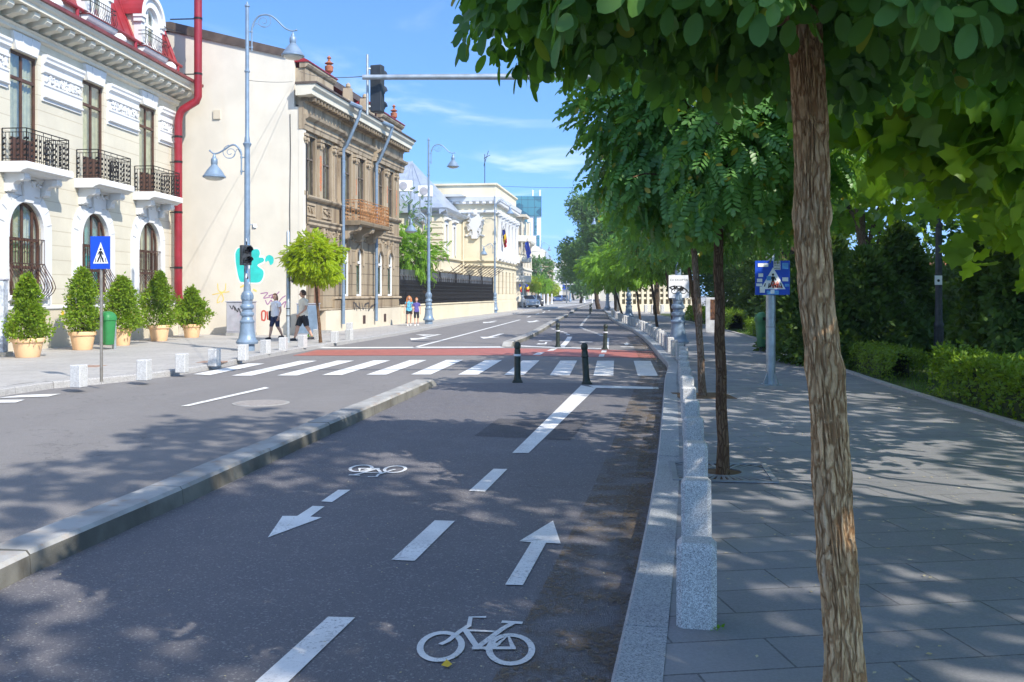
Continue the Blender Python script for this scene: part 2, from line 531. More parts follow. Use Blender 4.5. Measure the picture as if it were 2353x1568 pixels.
def bark_mat(name, c_hi, c_lo, c_gr, k=1.):
    n = NT(name)
    wv = n.node("ShaderNodeVectorMath", operation='ADD')
    nzv = n.node("ShaderNodeTexNoise"); n.set(nzv.inputs['Vector'], n.co()); nzv.inputs['Scale'].default_value = 9 * k; nzv.inputs['Detail'].default_value = 3
    sc2 = n.node("ShaderNodeVectorMath", operation='SCALE'); n.set(sc2.inputs[0], nzv.outputs[1]); sc2.inputs['Scale'].default_value = 1.5
    n.set(wv.inputs[0], n.mapping(n.co(), (34 * k, 34 * k, 6.5 * k))); n.set(wv.inputs[1], sc2.outputs[0])
    cr = n.voronoi(1., wv.outputs[0], 'DISTANCE_TO_EDGE')
    cell = n.sepxyz(n.voronoi(1., wv.outputs[0], out='Color'))[0]
    fine = n.noise(1.0, 6, .65, n.mapping(n.co(), (95 * k, 95 * k, 22 * k)), .8)
    c = n.mix(n.ramp(cell, .1, .9), sc(c_hi, .80), sc(c_hi, 1.12))
    c = n.mix(n.ramp(n.noise(1.0, 4, .6, n.mapping(n.co(), (7, 7, 2.2)), .8), .48, .62, 0, .55), c, c_gr)
    c = n.mix(n.ramp(fine, .40, .66, .55, 0), c, sc(c_lo, 1.35))
    c = n.mix(n.ramp(n.noise(2.6, 5, .6), .62, .74, 0, .35), c, (.14, .17, .08))
    c = n.mix(n.ramp(cr, .02, .16, .92, 0), c, c_lo)
    h = n.math('ADD', n.ramp(cr, 0, .22), n.math('MULTIPLY', fine, .45))
    return n.done(n.bsdf(c, .9, 0, .15, n.bump(h, .9, .010)))

MAT = {}
MAT['asphalt'] = asphalt('car_lane_asphalt', (.29, .275, .27), (.37, .352, .345), .4)
MAT['asphalt_bike'] = asphalt('cycle_lane_asphalt', (.205, .197, .212), (.262, .253, .268), .6)
MAT['asphalt_patch'] = asphalt('asphalt_patch', (.12, .115, .125), (.15, .145, .155), .3)
MAT['paint'] = paint_mat('white_road_paint', (.78, .78, .76), (.12, .12, .125), .55)
MAT['paint_worn'] = paint_mat('worn_white_road_paint', (.74, .73, .71), (.15, .145, .145), .85)
MAT['red_lane'] = paint_mat('red_cycle_crossing', (.40, .13, .10), (.16, .10, .09), .8)
MAT['pave_left'] = pavers('grey_pavement', (.36, .345, .33), (.42, .405, .385), (.20, .19, .18), .62, .31, R(-8))
MAT['pave_right'] = pavers('granite_slab_pavement', (.20, .20, .212), (.26, .26, .27), (.075, .075, .08), .92, .36, R(-8), .62)
MAT['kerb'] = granite('granite_kerb', (.26, .28, .30), (.42, .435, .45), 150)
MAT['median'] = M('concrete_kerb_top', (.34, .335, .32), .8, .22, 2.2, .25, 70, 0, .3, (.33, .22, .15), .7)
MAT['granite'] = granite('speckled_granite', (.37, .365, .36), (.69, .68, .66), 260)
MAT['kerb_left'] = granite('worn_kerb', (.34, .33, .32), (.46, .45, .44), 120)
MAT['granite_white'] = granite('pale_granite', (.44, .44, .44), (.66, .66, .65), 170)
MAT['grass_ground'] = M('lawn_soil', (.060, .085, .022), .95, .5, 3, .8, 45)
MAT['far_ground'] = M('far_ground', (.15, .15, .14), .9, .2, .3, 0)
MAT['soil'] = M('tree_pit_soil', (.14, .09, .05), .95, .4, 8, .8, 60)
MAT['cream'] = stucco('cream_render_courses', (.60, .56, .455), .45, .16, (.50, .42, .30), .55)
MAT['cream_plain'] = stucco('cream_render', (.68, .625, .50), 0, .16, (.52, .43, .31))
MAT['cream_side'] = stucco('pale_party_wall', (.68, .635, .545), 0, .18, (.62, .52, .38))
MAT['white_trim'] = stucco('white_moulding', (.66, .665, .67), 0, .2, (.52, .53, .54))
MAT['stone_trim'] = stucco('grey_cream_cornice', (.66, .62, .52), 0, .35, (.32, .28, .22))
MAT['plinth'] = stucco('plinth_render', (.62, .555, .44), 0, .3, (.38, .33, .25))
MAT['old'] = stucco('weathered_plaster', (.33, .26, .175), 0, .9, (.13, .09, .06))
MAT['old_rust'] = stucco('weathered_rustication', (.345, .28, .195), .52, .85, (.13, .10, .07), .9)
MAT['old_light'] = stucco('weathered_moulding', (.41, .335, .24), 0, .85, (.15, .11, .075))
MAT['old_dark'] = stucco('dark_brown_plaster', (.24, .19, .13), 0, .5, (.09, .07, .05))  # darker plaster colour for soffit, modillions and balcony slab
MAT['brick_patch'] = M('bare_brick', (.55, .20, .09), .9, .3, 20, .6, 30)
MAT['yellow'] = stucco('ochre_render', (.67, .60, .445), 0, .16, (.55, .46, .30))
MAT['yellow_rust'] = stucco('ochre_rustication', (.69, .615, .45), .55, .14, (.50, .41, .26), .6)
MAT['roof_red'] = M('red_sheet_roof', (.27, .018, .024), .42, .18, 2, .1, 12, 0, .5)
MAT['pipe_red'] = M('red_painted_metal', (.26, .014, .024), .38, .12, 3, .05, 30, 0, .5)
MAT['gutter'] = M('brown_red_gutter', (.19, .045, .045), .5, .2, 3, .1, 30)
MAT['roof_brown'] = M('brown_roof_edge', (.10, .075, .06), .6, .25, 3, .2, 20)
MAT['roof_grey'] = M('grey_metal_roof', (.38, .43, .50), .4, .12, 1.2, .1, 8, .3)
MAT['wood_brown'] = M('brown_window_frame', (.085, .040, .026), .45, .2, 5, .1, 60)
MAT['wood_old'] = M('grey_old_frame', (.12, .095, .075), .7, .3, 6, .3, 60)
MAT['pvc'] = M('white_plastic_frame', (.82, .83, .84), .35, .03, 3, 0)
MAT['iron'] = M('black_iron', (.022, .021, .022), .5, .3, 12, .1, 60, .5)
MAT['iron_brown'] = M('brown_iron_grille', (.075, .040, .030), .5, .3, 12, .1, 60, .3)
MAT['iron_rust'] = M('rusty_iron', (.36, .165, .06), .85, .4, 9, .5, 60)
MAT['curtain'] = M('cream_curtain', (.62, .56, .36), .9, .15, 4, .2, 20)
MAT['curtain_teal'] = M('teal_screen', (.12, .38, .38), .9, .15, 4, .2, 20)
MAT['interior'] = M('dark_room', (.035, .037, .038), .9, .4, 1.5, 0)
MAT['interior_grey'] = M('grey_blind', (.20, .215, .20), .9, .3, 2, 0)
MAT['glass'] = glass_mat()
MAT['lamp_grey'] = M('blue_grey_lamp_paint', (.195, .27, .365), .42, .12, 5, .1, 40, .2)
MAT['galv'] = M('galvanised_steel', (.40, .44, .47), .42, .15, 6, .1, 40, .6)
MAT['steel_pole'] = M('brushed_sign_post', (.32, .29, .25), .4, .15, 6, .1, 40, .6)
MAT['dark_plastic'] = M('dark_signal_housing', (.035, .042, .052), .5, .2, 4, .1, 40)
MAT['lens'] = M('dark_lens', (.012, .012, .014), .15, .2, 4, 0)
MAT['lamp_glass'] = M('lamp_glass', (.55, .55, .50), .2, .08, 4, 0)
MAT['bollard'] = M('dark_green_bollard', (.028, .038, .030), .42, .25, 8, .15, 60, .1)
MAT['reflector'] = M('white_reflective_band', (.62, .64, .66), .4, .1, 10, 0)
MAT['bin_green'] = M('green_bin_plastic', (.030, .20, .060), .42, .12, 3, .05, 40)
MAT['bin_green_old'] = M('dull_green_bin_plastic', (.055, .19, .080), .5, .15, 3, .05, 40)
MAT['pot'] = M('terracotta_pot', (.78, .50, .28), .65, .08, 2, .08, 50)
MAT['sign_blue'] = M('blue_sign_face', (.006, .065, .52), .4, .05, 3, 0)
MAT['sign_white'] = M('white_sign_face', (.80, .81, .83), .45, .05, 3, 0)
MAT['black_paint'] = M('black_paint', (.015, .014, .014), .6, .2, 6, 0)
MAT['sign_back'] = M('sign_metal', (.30, .31, .33), .5, .1, 3, 0, 40, .5)
MAT['sticker_blue'] = M('faded_blue_sticker', (.12, .36, .72), .6, .2, 15, 0)
MAT['teal'] = M('teal_spray_paint', (.035, .55, .50), .6, .1, 3, 0)
MAT['spray_white'] = M('white_spray_paint', (.80, .82, .80), .6, .05, 3, 0)
MAT['spray_yellow'] = M('ochre_spray_paint', (.78, .58, .16), .7, .1, 3, 0)
MAT['spray_purple'] = M('purple_spray_paint', (.34, .14, .30), .7, .1, 3, 0)
MAT['spray_red'] = M('red_spray_paint', (.55, .08, .05), .7, .1, 3, 0)
MAT['spray_black'] = M('black_spray_paint', (.04, .04, .045), .7, .1, 3, 0)
MAT['cabinet'] = M('grey_cabinet', (.36, .36, .40), .5, .12, 3, .1, 40, 0, .4, (.55, .40, .48), .5)
MAT['fence_panel'] = M('dark_fence_panel', (.085, .088, .098), .35, .5, 1.5, .1, 20)
MAT['bark_near'] = bark_mat('furrowed_bark', (.84, .55, .29), (.36, .185, .08), (.76, .53, .33))
MAT['bark'] = bark_mat('brown_bark', (.22, .135, .075), (.085, .045, .025), (.20, .14, .10))
MAT['bark_dark'] = bark_mat('dark_bark', (.12, .085, .055), (.045, .03, .02), (.13, .11, .09))
MAT['bark_pale'] = bark_mat('grey_bark', (.30, .22, .16), (.13, .08, .05), (.26, .21, .17))
MAT['leaf_near'] = leaf_mat('locust_leaf_underside', (.042, .120, .028), (.115, .225, .060), (.20, .44, .03), .36, .5, .22, (.45, .30, .03), .985)
MAT['leaf_mid'] = leaf_mat('locust_leaf', (.080, .21, .055), (.14, .30, .080), (.32, .58, .05), .35, .40, .45, (.70, .40, .02), .98)
MAT['leaf_bright'] = leaf_mat('bright_locust_leaf', (.10, .24, .018), (.19, .36, .02), (.34, .56, .02), .4, .5, .3)  # brighter, yellower green than the other locust leaves
MAT['leaf_yellow'] = leaf_mat('yellow_green_leaf', (.17, .34, .012), (.37, .47, .014), (.60, .66, .02), .45, .5, .3)
MAT['leaf_plane'] = leaf_mat('plane_leaf', (.08, .19, .022), (.16, .29, .028), (.46, .68, .03), .52, .42, .4, (.32, .15, .03), .988)
MAT['leaf_dark'] = leaf_mat('dark_evergreen', (.050, .100, .026), (.095, .165, .036), (.20, .32, .02), .3, .55, .25)
MAT['leaf_far'] = leaf_mat('far_tree_leaf', (.060, .130, .045), (.105, .205, .055), (.18, .36, .04), .35, .55, .25)
MAT['leaf_hedge'] = leaf_mat('hedge_leaf', (.10, .20, .020), (.20, .31, .026), (.34, .48, .02), .35, .45, .35)
MAT['leaf_thuja'] = leaf_mat('thuja_spray', (.11, .215, .012), (.22, .33, .022), (.32, .44, .02), .33, .55, .25, (.30, .20, .05), .97)
MAT['grass'] = leaf_mat('grass_blade', (.05, .13, .012), (.10, .20, .02), (.20, .38, .02), .4, .5, .25)
MAT['litter'] = leaf_mat('dry_leaf_bits', (.45, .36, .16), (.62, .56, .40), (.4, .3, .1), .15, .7, .2)
_n = NT('kerb_dirt'); _tr = _n.node("ShaderNodeBsdfTransparent"); _mx = _n.node("ShaderNodeMixShader")
_n.nt.links.new(_n.math('MULTIPLY', _n.ramp(_n.noise(38, 5, .7), .42, .62), _n.ramp(_n.noise(2.4, 4, .6), .36, .62)), _mx.inputs[0])
_n.nt.links.new(_tr.outputs[0], _mx.inputs[1]); _n.nt.links.new(_n.bsdf((.20, .155, .11), .95, 0, .1), _mx.inputs[2]); MAT['kerb_dirt'] = _n.done(_mx.outputs[0])
MAT['median_side'] = M('dark_concrete_side', (.17, .165, .145), .85, .35, 1.5, .3, 50, 0, .3, (.09, .075, .055), .8)  # median side faces: darker, blotchier concrete than the top
MAT['skin'] = M('skin', (.60, .36, .26), .5, .06, 8, 0)
# ---------------------------------------------------------------- ground, road, kerbs, pavements
RK = [(-2.6, -12), (-1.4, -5), (-.3, .5), (.47, 4.33), (.86, 6.29), (1.43, 9.33), (2.17, 13.6), (3.08, 18.9), (3.5, 21.1), (3.8, 23.0), (4.08, 26), (4.8, 33), (5.45, 40.7), (5.8, 46),
      (6.15, 54.1), (7.1, 68.5), (8.2, 80.6), (10.9, 110.6), (20, 190), (40, 360)]
LK = [(-12.5, -12), (-11, -2), (-10, 8), (-9.4, 13), (-8.94, 16.3), (-8.75, 17.6), (-7.8, 19.25), (-7.15, 21.7), (-6.88, 26), (-6.2, 31.5), (-4.9, 40.3), (-.94, 73), (7.4, 129), (16, 190), (34, 360)]
PE = [(5.4, -12), (5.75, 0), (6.35, 11.6), (7.07, 19.9), (9.1, 35.9), (10.7, 59.8), (11.5, 78)]
MD = [(-3.6, -10), (-3.35, 1), (-3.1, 5.67), (-2.92, 7.18), (-2.64, 9.0), (-2.46, 11.06), (-2.2, 12.69), (-1.35, 19.2)]
MD2 = [(.02, 32.0), (1.03, 39.9), (2.76, 57.8), (4.6, 76)]
MD3 = [(5.5, 84), (7.8, 110), (17, 190), (36, 360)]
RKs, LKs, PEs = smooth_line(RK, 5), smooth_line(LK, 5), smooth_line(PE, 5)
MDs, MD2s, MD3s = smooth_line(MD, 6), smooth_line(MD2, 6), smooth_line(MD3, 4)
def xy(L): return [(p.x, p.y) for p in L]
def offset(L, d):
    res = []
    for i, p in enumerate(L):
        t = (L[min(i + 1, len(L) - 1)] - L[max(i - 1, 0)]).normalized()
        res.append(p + Vector((t.y, -t.x, 0)) * d)        # d > 0: to the right of travel
    return res

def ribbon(mb, A, B, z, m=0):
    for a0, a1, b0, b1 in zip(A, A[1:], B, B[1:]):
        mb.poly([(a0.x, a0.y, z), (b0.x, b0.y, z), (b1.x, b1.y, z), (a1.x, a1.y, z)], m)

g = MB(); g.poly([(-400, -110, -.30), (400, -110, -.30), (400, 900, -.30), (-400, 900, -.30)])
struct(g.build('ground', MAT['far_ground'], recalc=False))
g = MB(); g.poly([(-70, -40, 0), (90, -40, 0), (90, 420, 0), (-70, 420, 0)])
struct(g.build('road', MAT['asphalt'], recalc=False))

def by_y(L, ys): return [Vector((interp(xy(L), y), y, 0)) for y in ys]
ys1 = list(np.arange(-10, 19.3, .6)); ys2 = list(np.arange(32.2, 76, 1.5)); ysb = list(np.arange(18.6, 33, .7))
g = MB()
ribbon(g, by_y(MDs, ys1), by_y(RKs, ys1), .004)
ribbon(g, by_y(MD2s, ys2), by_y(RKs, ys2), .004)
struct(g.build('cycle_lane', MAT['asphalt_bike'], recalc=False))

g = MB()
L_in = offset(LKs, -.28)
ribbon(g, [p + Vector((-75, 10, 0)) for p in L_in], L_in, PAV)
struct(g.build('pavement', MAT['pave_left'], recalc=False))
g = MB()
ysr = list(np.arange(-10, 78, 1.2)) + [78]
inner = offset(RKs, .235)
ribbon(g, by_y(inner, ysr), by_y(PEs, ysr), PAV)
struct(g.build('pavement', MAT['pave_right'], recalc=False))
g = MB()
ysf = [78, 95, 110, 150, 200, 300, 360]
ribbon(g, by_y(inner, ysf), [p + Vector((70, 0, 0)) for p in by_y(inner, ysf)], PAV - .01)
struct(g.build('pavement', MAT['pave_left'], recalc=False))
g = MB()
ribbon(g, by_y(offset(PEs, .13), ysr), [Vector((90, y, 0)) for y in ysr], PAV + .012)
struct(g.build('lawn', MAT['grass_ground'], recalc=False))

def kerb_stones(name, line, w, ztop, length, mat, gap=.008, inward=1, cham=.03, z0=-.05, ymax=200, far=4, side=0):
    """a row of separate stones, one mesh; line is the road-side edge"""
    mb = MB()
    pts = resample(line, .25)
    step = max(1, round(length / .25))
    i = 0
    while i < len(pts) - step:
        k = step if pts[i].y < 60 else step * far
        k = min(k, len(pts) - 1 - i)
        a, b = pts[i], pts[i + k]
        i += k
        if a.y > ymax: break
        t = (b - a).normalized(); nr = Vector((t.y, -t.x, 0)) * inward
        a2, b2 = a + t * gap / 2, b - t * gap / 2
        dz = random.uniform(-.003, .003)
        prof = [(0, z0), (.012, ztop - cham * .8), (cham, ztop), (w, ztop), (w, z0)]
        vs = [tuple(p + nr * d) [:2] + (z + dz,) for p in (a2, b2) for d, z in prof]
        n = len(prof)
        mb.add(vs, [tuple(range(n)), tuple(range(n, 2 * n))[::-1]] + [(j, (j + 1) % n, n + (j + 1) % n, n + j) for j in range(n)])
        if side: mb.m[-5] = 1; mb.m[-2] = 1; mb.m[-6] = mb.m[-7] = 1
    return struct(mb.build(name, mat, recalc=True))
kerb_stones('kerb', RKs, .235, PAV + .005, .9, MAT['kerb'])
kerb_stones('kerb', LKs, .28, PAV + .004, 1.0, MAT['kerb_left'], inward=-1)
kerb_stones('kerb', PEs, .13, PAV + .035, 1.0, MAT['pave_left'], cham=.015)
def median(line, y0, y1):
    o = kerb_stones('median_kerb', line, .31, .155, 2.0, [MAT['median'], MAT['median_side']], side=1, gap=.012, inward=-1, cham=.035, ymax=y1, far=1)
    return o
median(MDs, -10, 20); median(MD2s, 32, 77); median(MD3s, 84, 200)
# sloped noses at the crossing ends
g = MB()
def nose(p, d, up=.155, w=.31, L=.45):
    p = Vector(p); d = Vector(d).normalized(); s = Vector((-d.y, d.x, 0)) * w
    a, b = p, p + s
    g.add([tuple(a.xy) + (-.05,), tuple(b.xy) + (-.05,), tuple(a.xy) + (up,), tuple(b.xy) + (up,),
           tuple((a + d * L).xy) + (-.05,), tuple((b + d * L).xy) + (-.05,), tuple((a + d * L).xy) + (.02,), tuple((b + d * L).xy) + (.02,)],
          [(0, 1, 3, 2), (4, 6, 7, 5), (2, 3, 7, 6), (0, 2, 6, 4), (1, 5, 7, 3), (0, 4, 5, 1)])
mdr = resample(MDs, .25); k_end = (len(mdr) - 1) // 8 * 8
nose(mdr[k_end] + Vector((0, .02, 0)), mdr[k_end] - mdr[k_end - 3])
struct(g.build('median_kerb', MAT['median']))
g = MB(); p0 = MD2s[0]; d0 = (MD2s[1] - MD2s[0]).normalized(); s0 = Vector((-d0.y, d0.x, 0))
g2 = g
nose(p0 + s0 * .31 - d0 * .02, -d0)
struct(g.build('median_kerb', MAT['median']))

# ---------------------------------------------------------------- painted markings
def marking(name, polys, mat, z=.010):
    mb = MB()
    for P in polys: mb.poly([(p[0], p[1], z) for p in P])
    return struct(mb.build(name, MAT[mat], recalc=False))
def gq(fn, pts): return [G(*(fn(*p) if fn else p)) for p in pts]
def stroke(pts, wd):
    mb = MB(); strip(mb, pts, wd, 0)
    return [[mb.v[i] for i in f] for f in mb.f]

# zebra
for i, X in enumerate([-7.1, -6.12, -5.14, -4.18, -3.22, -2.24, -1.19, -.18, .82, 1.77, 2.74]):
    y0 = 20.35 + .35 * math.exp(-((i - 5) / 2.8) ** 2); dx = .47 if i < 9 else .5
    P = [(X, y0), (X + .44, y0 + .01), (X + .45 + dx, y0 + 4.55), (X + dx, y0 + 4.55)]
    if i == 0: P = [(X + .02, y0 + .4), (X + .46, y0 + .2), (X + .44 + dx * .7, y0 + 3.6), (X + .05 + dx * .6, y0 + 3.6)]
    marking('zebra_stripe', [P], 'paint' if i < 7 else 'paint_worn')
# red cycle crossing with its dashes and the stop lines
marking('cycle_crossing', [gq(None, [(672, 818), (728, 805), (1165, 801), (1395, 804.5), (1500, 808), (1511, 824), (1400, 822), (1165, 817)])], 'red_lane', .007)
marking('stop_line', [gq(None, [(735, 801.5), (735, 799), (1150, 797.2), (1160, 799.8)])], 'paint')
marking('stop_line', [gq(Z6, [(385, 714), (385, 702), (830, 722), (1310, 735), (1310, 747), (860, 735)])], 'paint_worn', .011)
marking('cycle_dash', [gq(Z6, q) for q in ([(715, 763), (760, 742), (832, 736), (785, 760)], [(562, 806), (620, 780), (692, 778), (645, 806)],
        [(1295, 780), (1303, 756), (1357, 755), (1350, 780)], [(1267, 826), (1280, 799), (1335, 798), (1325, 826)])], 'paint_worn', .012)
# near cycle lane: dashes, solid line, cross line
marking('lane_dash', [gq(Z3, q) for q in ([(20, 1650), (240, 1650), (745, 1160), (570, 1155)], [(980, 785), (1130, 792), (1390, 533), (1260, 528)], [(1480, 338), (1585, 342), (1730, 195), (1640, 193)])], 'paint_worn')
marking('lane_line', [gq(None, [(1177, 1043), (1215, 1043), (1370, 893), (1335, 887)])], 'paint_worn')
marking('lane_line', [gq(None, [(1366, 893), (1352, 887), (1420, 888.5), (1512, 891), (1514, 896), (1420, 894)])], 'paint_worn', .0115)
marking('arrow', [gq(Z3, [(2025, 530), (1980, 675), (1885, 670), (1805, 665)]), gq(Z3, [(2025, 530), (2075, 680), (1980, 675)]), gq(Z3, [(1980, 675), (1830, 950), (1715, 947), (1885, 670)])], 'paint_worn')
marking('arrow', [gq(Z3, q) for q in ([(180, 640), (275, 500), (370, 500), (455, 505)], [(180, 640), (455, 505), (530, 510)], [(370, 500), (470, 435), (547, 438), (455, 505)], [(525, 405), (635, 330), (715, 330), (595, 410)])], 'paint')

def ring_strokes(c, rx, ry, wd, n=28):
    c = Vector(c); o, i_ = [], []
    for k in range(n + 1):
        a = 2 * math.pi * k / n
        o.append((c.x + (rx + wd / 2) * math.cos(a), c.y + (ry + wd * .7) * math.sin(a))); i_.append((c.x + (rx - wd / 2) * math.cos(a), c.y + (ry - wd * .7) * math.sin(a)))
    return [[o[k], o[k + 1], i_[k + 1], i_[k]] for k in range(n)]
def bike_symbol():
    q = []
    wl, wr = G(*Z3(1300, 1345)), G(*Z3(1750, 1366))
    q += ring_strokes(wl, .105, .185, .034); q += ring_strokes(wr, .108, .190, .034)
    def ln(pts, wd): q.extend(stroke([G(*Z3(*p)) for p in pts], wd))
    ln([(1295, 1338), (1345, 1315), (1420, 1255), (1480, 1215)], .030)
    ln([(1480, 1222), (1492, 1160), (1592, 1160)], .026)
    ln([(1430, 1245), (1690, 1256)], .024)
    ln([(1455, 1240), (1535, 1358)], .034)
    ln([(1535, 1358), (1700, 1235), (1765, 1200)], .034)
    ln([(1692, 1191), (1828, 1199)], .038)
    ln([(1500, 1362), (1785, 1362)], .036)
    ln([(1655, 1345), (1735, 1282), (1765, 1358)], .026)
    ln([(1590, 1375), (1660, 1330)], .05)
    return q
bk = bike_symbol()
# every stroke a few tenths of a millimetre above the one before so that no faces coincide
def symbol(name, polys, mat, z):
    mb = MB()
    for i, P in enumerate(polys): mb.poly([(p[0], p[1], z + i * .00004) for p in P])
    return struct(mb.build(name, MAT[mat], recalc=False))
symbol('bicycle_symbol', bk, 'paint_worn', .010)
c0 = (G(*Z3(1300, 1345)) + G(*Z3(1750, 1366))) / 2 + Vector((0, .15, 0)); c1 = G(864, 1086)
symbol('bicycle_symbol', [[(c1.x - (p[0] - c0.x), c1.y - (p[1] - c0.y) * .95) for p in P] for P in bk], 'paint', .010)
# car lanes
marking('lane_dash', [gq(None, [(415, 935), (433, 935), (619, 893), (609, 891)])], 'paint')
marking('parking_mark', [gq(Z4, [(-20, 354), (290, 345), (367, 328), (130, 336)]), gq(Z4, [(-60, 384), (95, 381), (150, 364), (-40, 366)])], 'paint')
marking('lane_line', [stroke(smooth_line([G(952, 799.5), G(1080, 766), G(1195, 735.5)], 8), .15)[i] for i in range(16)], 'paint')
marking('lane_dash', [gq(Z6, q) for q in ([(495, 402), (515, 402), (548, 389), (535, 388)], [(588, 372), (608, 372), (640, 360), (625, 359)], [(664, 352), (680, 352), (702, 341), (690, 340)], [(724, 334), (738, 334), (755, 324), (745, 323)])], 'paint')
def arrow(tip, tail, wd=.16, hw=.34, hl=1.2, bend=None):
    tip, tail = Vector(tip), Vector(tail); d = (tip - tail).normalized(); n = Vector((-d.y, d.x, 0)); b = tip - d * hl
    q = [[tip, b + n * hw, b - n * hw], [b + n * wd / 2, b - n * wd / 2, tail - n * wd / 2, tail + n * wd / 2]]
    if bend:
        m_ = tail + d * .3
        q.append([m_ + n * .1 * bend, m_ + n * 1.0 * bend, m_ + d * 1.3 + n * .35 * bend])
    return q
marking('arrow', arrow(G(*Z6(35, 632)), G(*Z6(238, 578)), .2, .42, 1.5), 'paint')
marking('arrow', arrow(G(*Z5(1480, 594)), G(*Z5(1760, 536)), .2, .42, 1.6, -1), 'paint')
marking('arrow', arrow(G(*Z6(35, 466)), G(*Z6(172, 440)), .2, .45, 2.5), 'paint')
marking('arrow', arrow(G(*Z6(525, 458)), G(*Z6(618, 434)), .2, .45, 2.5), 'paint')
# cycle lanes beyond the crossing
def dashed(px, wd, on, off, name='lane_dash', mat='paint_worn'):
    P = resample(smooth_line([G(*Z6(*p)) for p in px], 10), .1)
    polys, i, k = [], 0, int(on / .1)
    while i + k < len(P):
        polys += stroke(P[i:i + k + 1:max(1, k // 3)], wd); i += k + int(off / .1)
    marking(name, polys, mat)
dashed([(770, 525), (860, 550), (915, 570), (950, 595)], .16, .8, .8)
dashed([(1170, 382), (1120, 440), (1075, 500)], .16, .9, .8)
dashed([(1075, 508), (1140, 540), (1205, 560), (1270, 582), (1310, 606)], .16, .7, .7)
marking('lane_line', stroke(smooth_line([G(*Z6(962, 610)), G(*Z6(930, 660)), G(*Z6(868, 728))], 6), .2), 'paint_worn')
marking('lane_line', stroke([G(*Z6(1364, 625)), G(*Z6(1352, 745))], .14), 'paint_worn')
marking('arrow', [gq(Z6, [(598, 692), (630, 680), (640, 684), (690, 684), (700, 668), (720, 668), (708, 692), (640, 693)])], 'paint_worn')
marking('arrow', [gq(Z6, [(1075, 697), (1112, 712), (1152, 698), (1128, 696), (1140, 683), (1112, 683), (1102, 696)])], 'paint_worn')
marking('arrow', [gq(Z6, [(1570, 675), (1532, 686), (1552, 688), (1548, 700), (1588, 700), (1584, 688), (1608, 687)])], 'paint_worn')
for sx, sy in ((700, 654), (1135, 667), (1575, 720)):
    marking('bicycle_symbol', [gq(Z6, [(sx - 80, sy + 2), (sx - 60, sy - 3), (sx + 60, sy - 2), (sx + 80, sy + 3), (sx + 40, sy + 5), (sx, sy + 1), (sx - 40, sy + 5)])], 'paint_worn')
marking('asphalt_patch', [gq(None, [(1090, 1003), (1145, 963), (1350, 967), (1310, 1013)])], 'asphalt_patch', .007)
marking('asphalt_patch', [gq(None, [(1425, 984), (1428, 974), (1492, 976), (1494, 987)])], 'asphalt_patch', .007)
g = MB(); c = G(600, 927); g.lathe([(.46, .0), (.46, .007)], (c.x, c.y, 0), 32, 0, False)
g.lathe([(.40, .0), (.40, .011)], (c.x, c.y, 0), 32, 1, False)
struct(g.build('manhole_cover', [MAT['median'], M('worn_iron_cover', (.30, .27, .25), .6, .2, 30, .6, 60)]))
for px in ((497, 835), (520, 849)):
    pass
g = MB()
for x, y in ((205, 842), (487, 832)):
    c = G(x, y, PAV); g.box(c.x - .3, c.x + .3, c.y - .3, c.y + .3, PAV - .02, PAV + .005)
struct(g.build('pavement_cover', M('rusty_cover', (.33, .22, .17), .8, .3, 8, .4, 50)))

g = MB(); ribbon(g, by_y(offset(RKs, -.55), list(np.arange(-2, 40, .8))), by_y(offset(RKs, -.01), list(np.arange(-2, 40, .8))), .0085)
ribbon(g, by_y(offset(RKs, -.20), list(np.arange(-2, 40, .8))), by_y(offset(RKs, -.012), list(np.arange(-2, 40, .8))), .0125)
struct(g.build('gutter_dirt', MAT['kerb_dirt'], recalc=False))
# fallen leaves and seed husks lying about
def litter(n, zone, size, name, mat, zf):
    tv = np.array([(0, 0, 0), (.5, .28, .05), (1, 0, 0), (.5, -.28, .04)]); tf = np.array([[0, 1, 2, 3]])
    pos = np.array([zone() for _ in range(n)])
    pos[:, 2] = [zf(p) for p in pos]
    ang = RNG.uniform(0, 2 * np.pi, n)
    V, F = scatter(tv, tf, pos, np.stack([np.cos(ang), np.sin(ang), RNG.normal(0, .08, n)], 1), np.tile([0, 0, 1.], (n, 1)) + RNG.normal(0, .15, (n, 3)), RNG.uniform(.5, 1.3, n) * size)
    return tag(link_mesh(name, raw_mesh(name, V, F, mat)), None, None, None, 'stuff')
def zone_lane():
    Y = 3.5 + 16 * random.random() ** 1.5; t = random.random()
    t = 1 - t * t * .9 if random.random() < .6 else t
    a, b = interp(MD, Y), interp(RK, Y)
    return (a + (b - a) * t, Y, 0)
def zone_pave():
    Y = 4 + 36 * random.random() ** 1.2; a, b = interp(RK, Y) + .3, interp(PE, Y)
    return (a + (b - a) * (random.random() ** .7), Y, 0)
litter(800, zone_lane, .017, 'leaf_litter', MAT['litter'], lambda p: .012)
litter(2600, zone_pave, .030, 'leaf_litter', MAT['litter'], lambda p: PAV + .008)
g = MB(); c = G(1025, 1536); g.add([(c.x - .024, c.y, .015), (c.x, c.y + .035, .03), (c.x + .03, c.y + .005, .018), (c.x + .01, c.y - .02, .014)], [(0, 1, 2, 3)])
tag(g.build('fallen_leaf', M('yellow_leaf', (.70, .45, .03), .6, .1), recalc=False), 'small curled yellow leaf lying on the asphalt below the near bicycle symbol', 'leaf')
# ---------------------------------------------------------------- shared building bits
def frame_at(x0, y0, tanphi):
    return (x0, y0, PAV), math.pi / 2 - math.atan(tanphi)     # local x runs along the street, -y is the street side

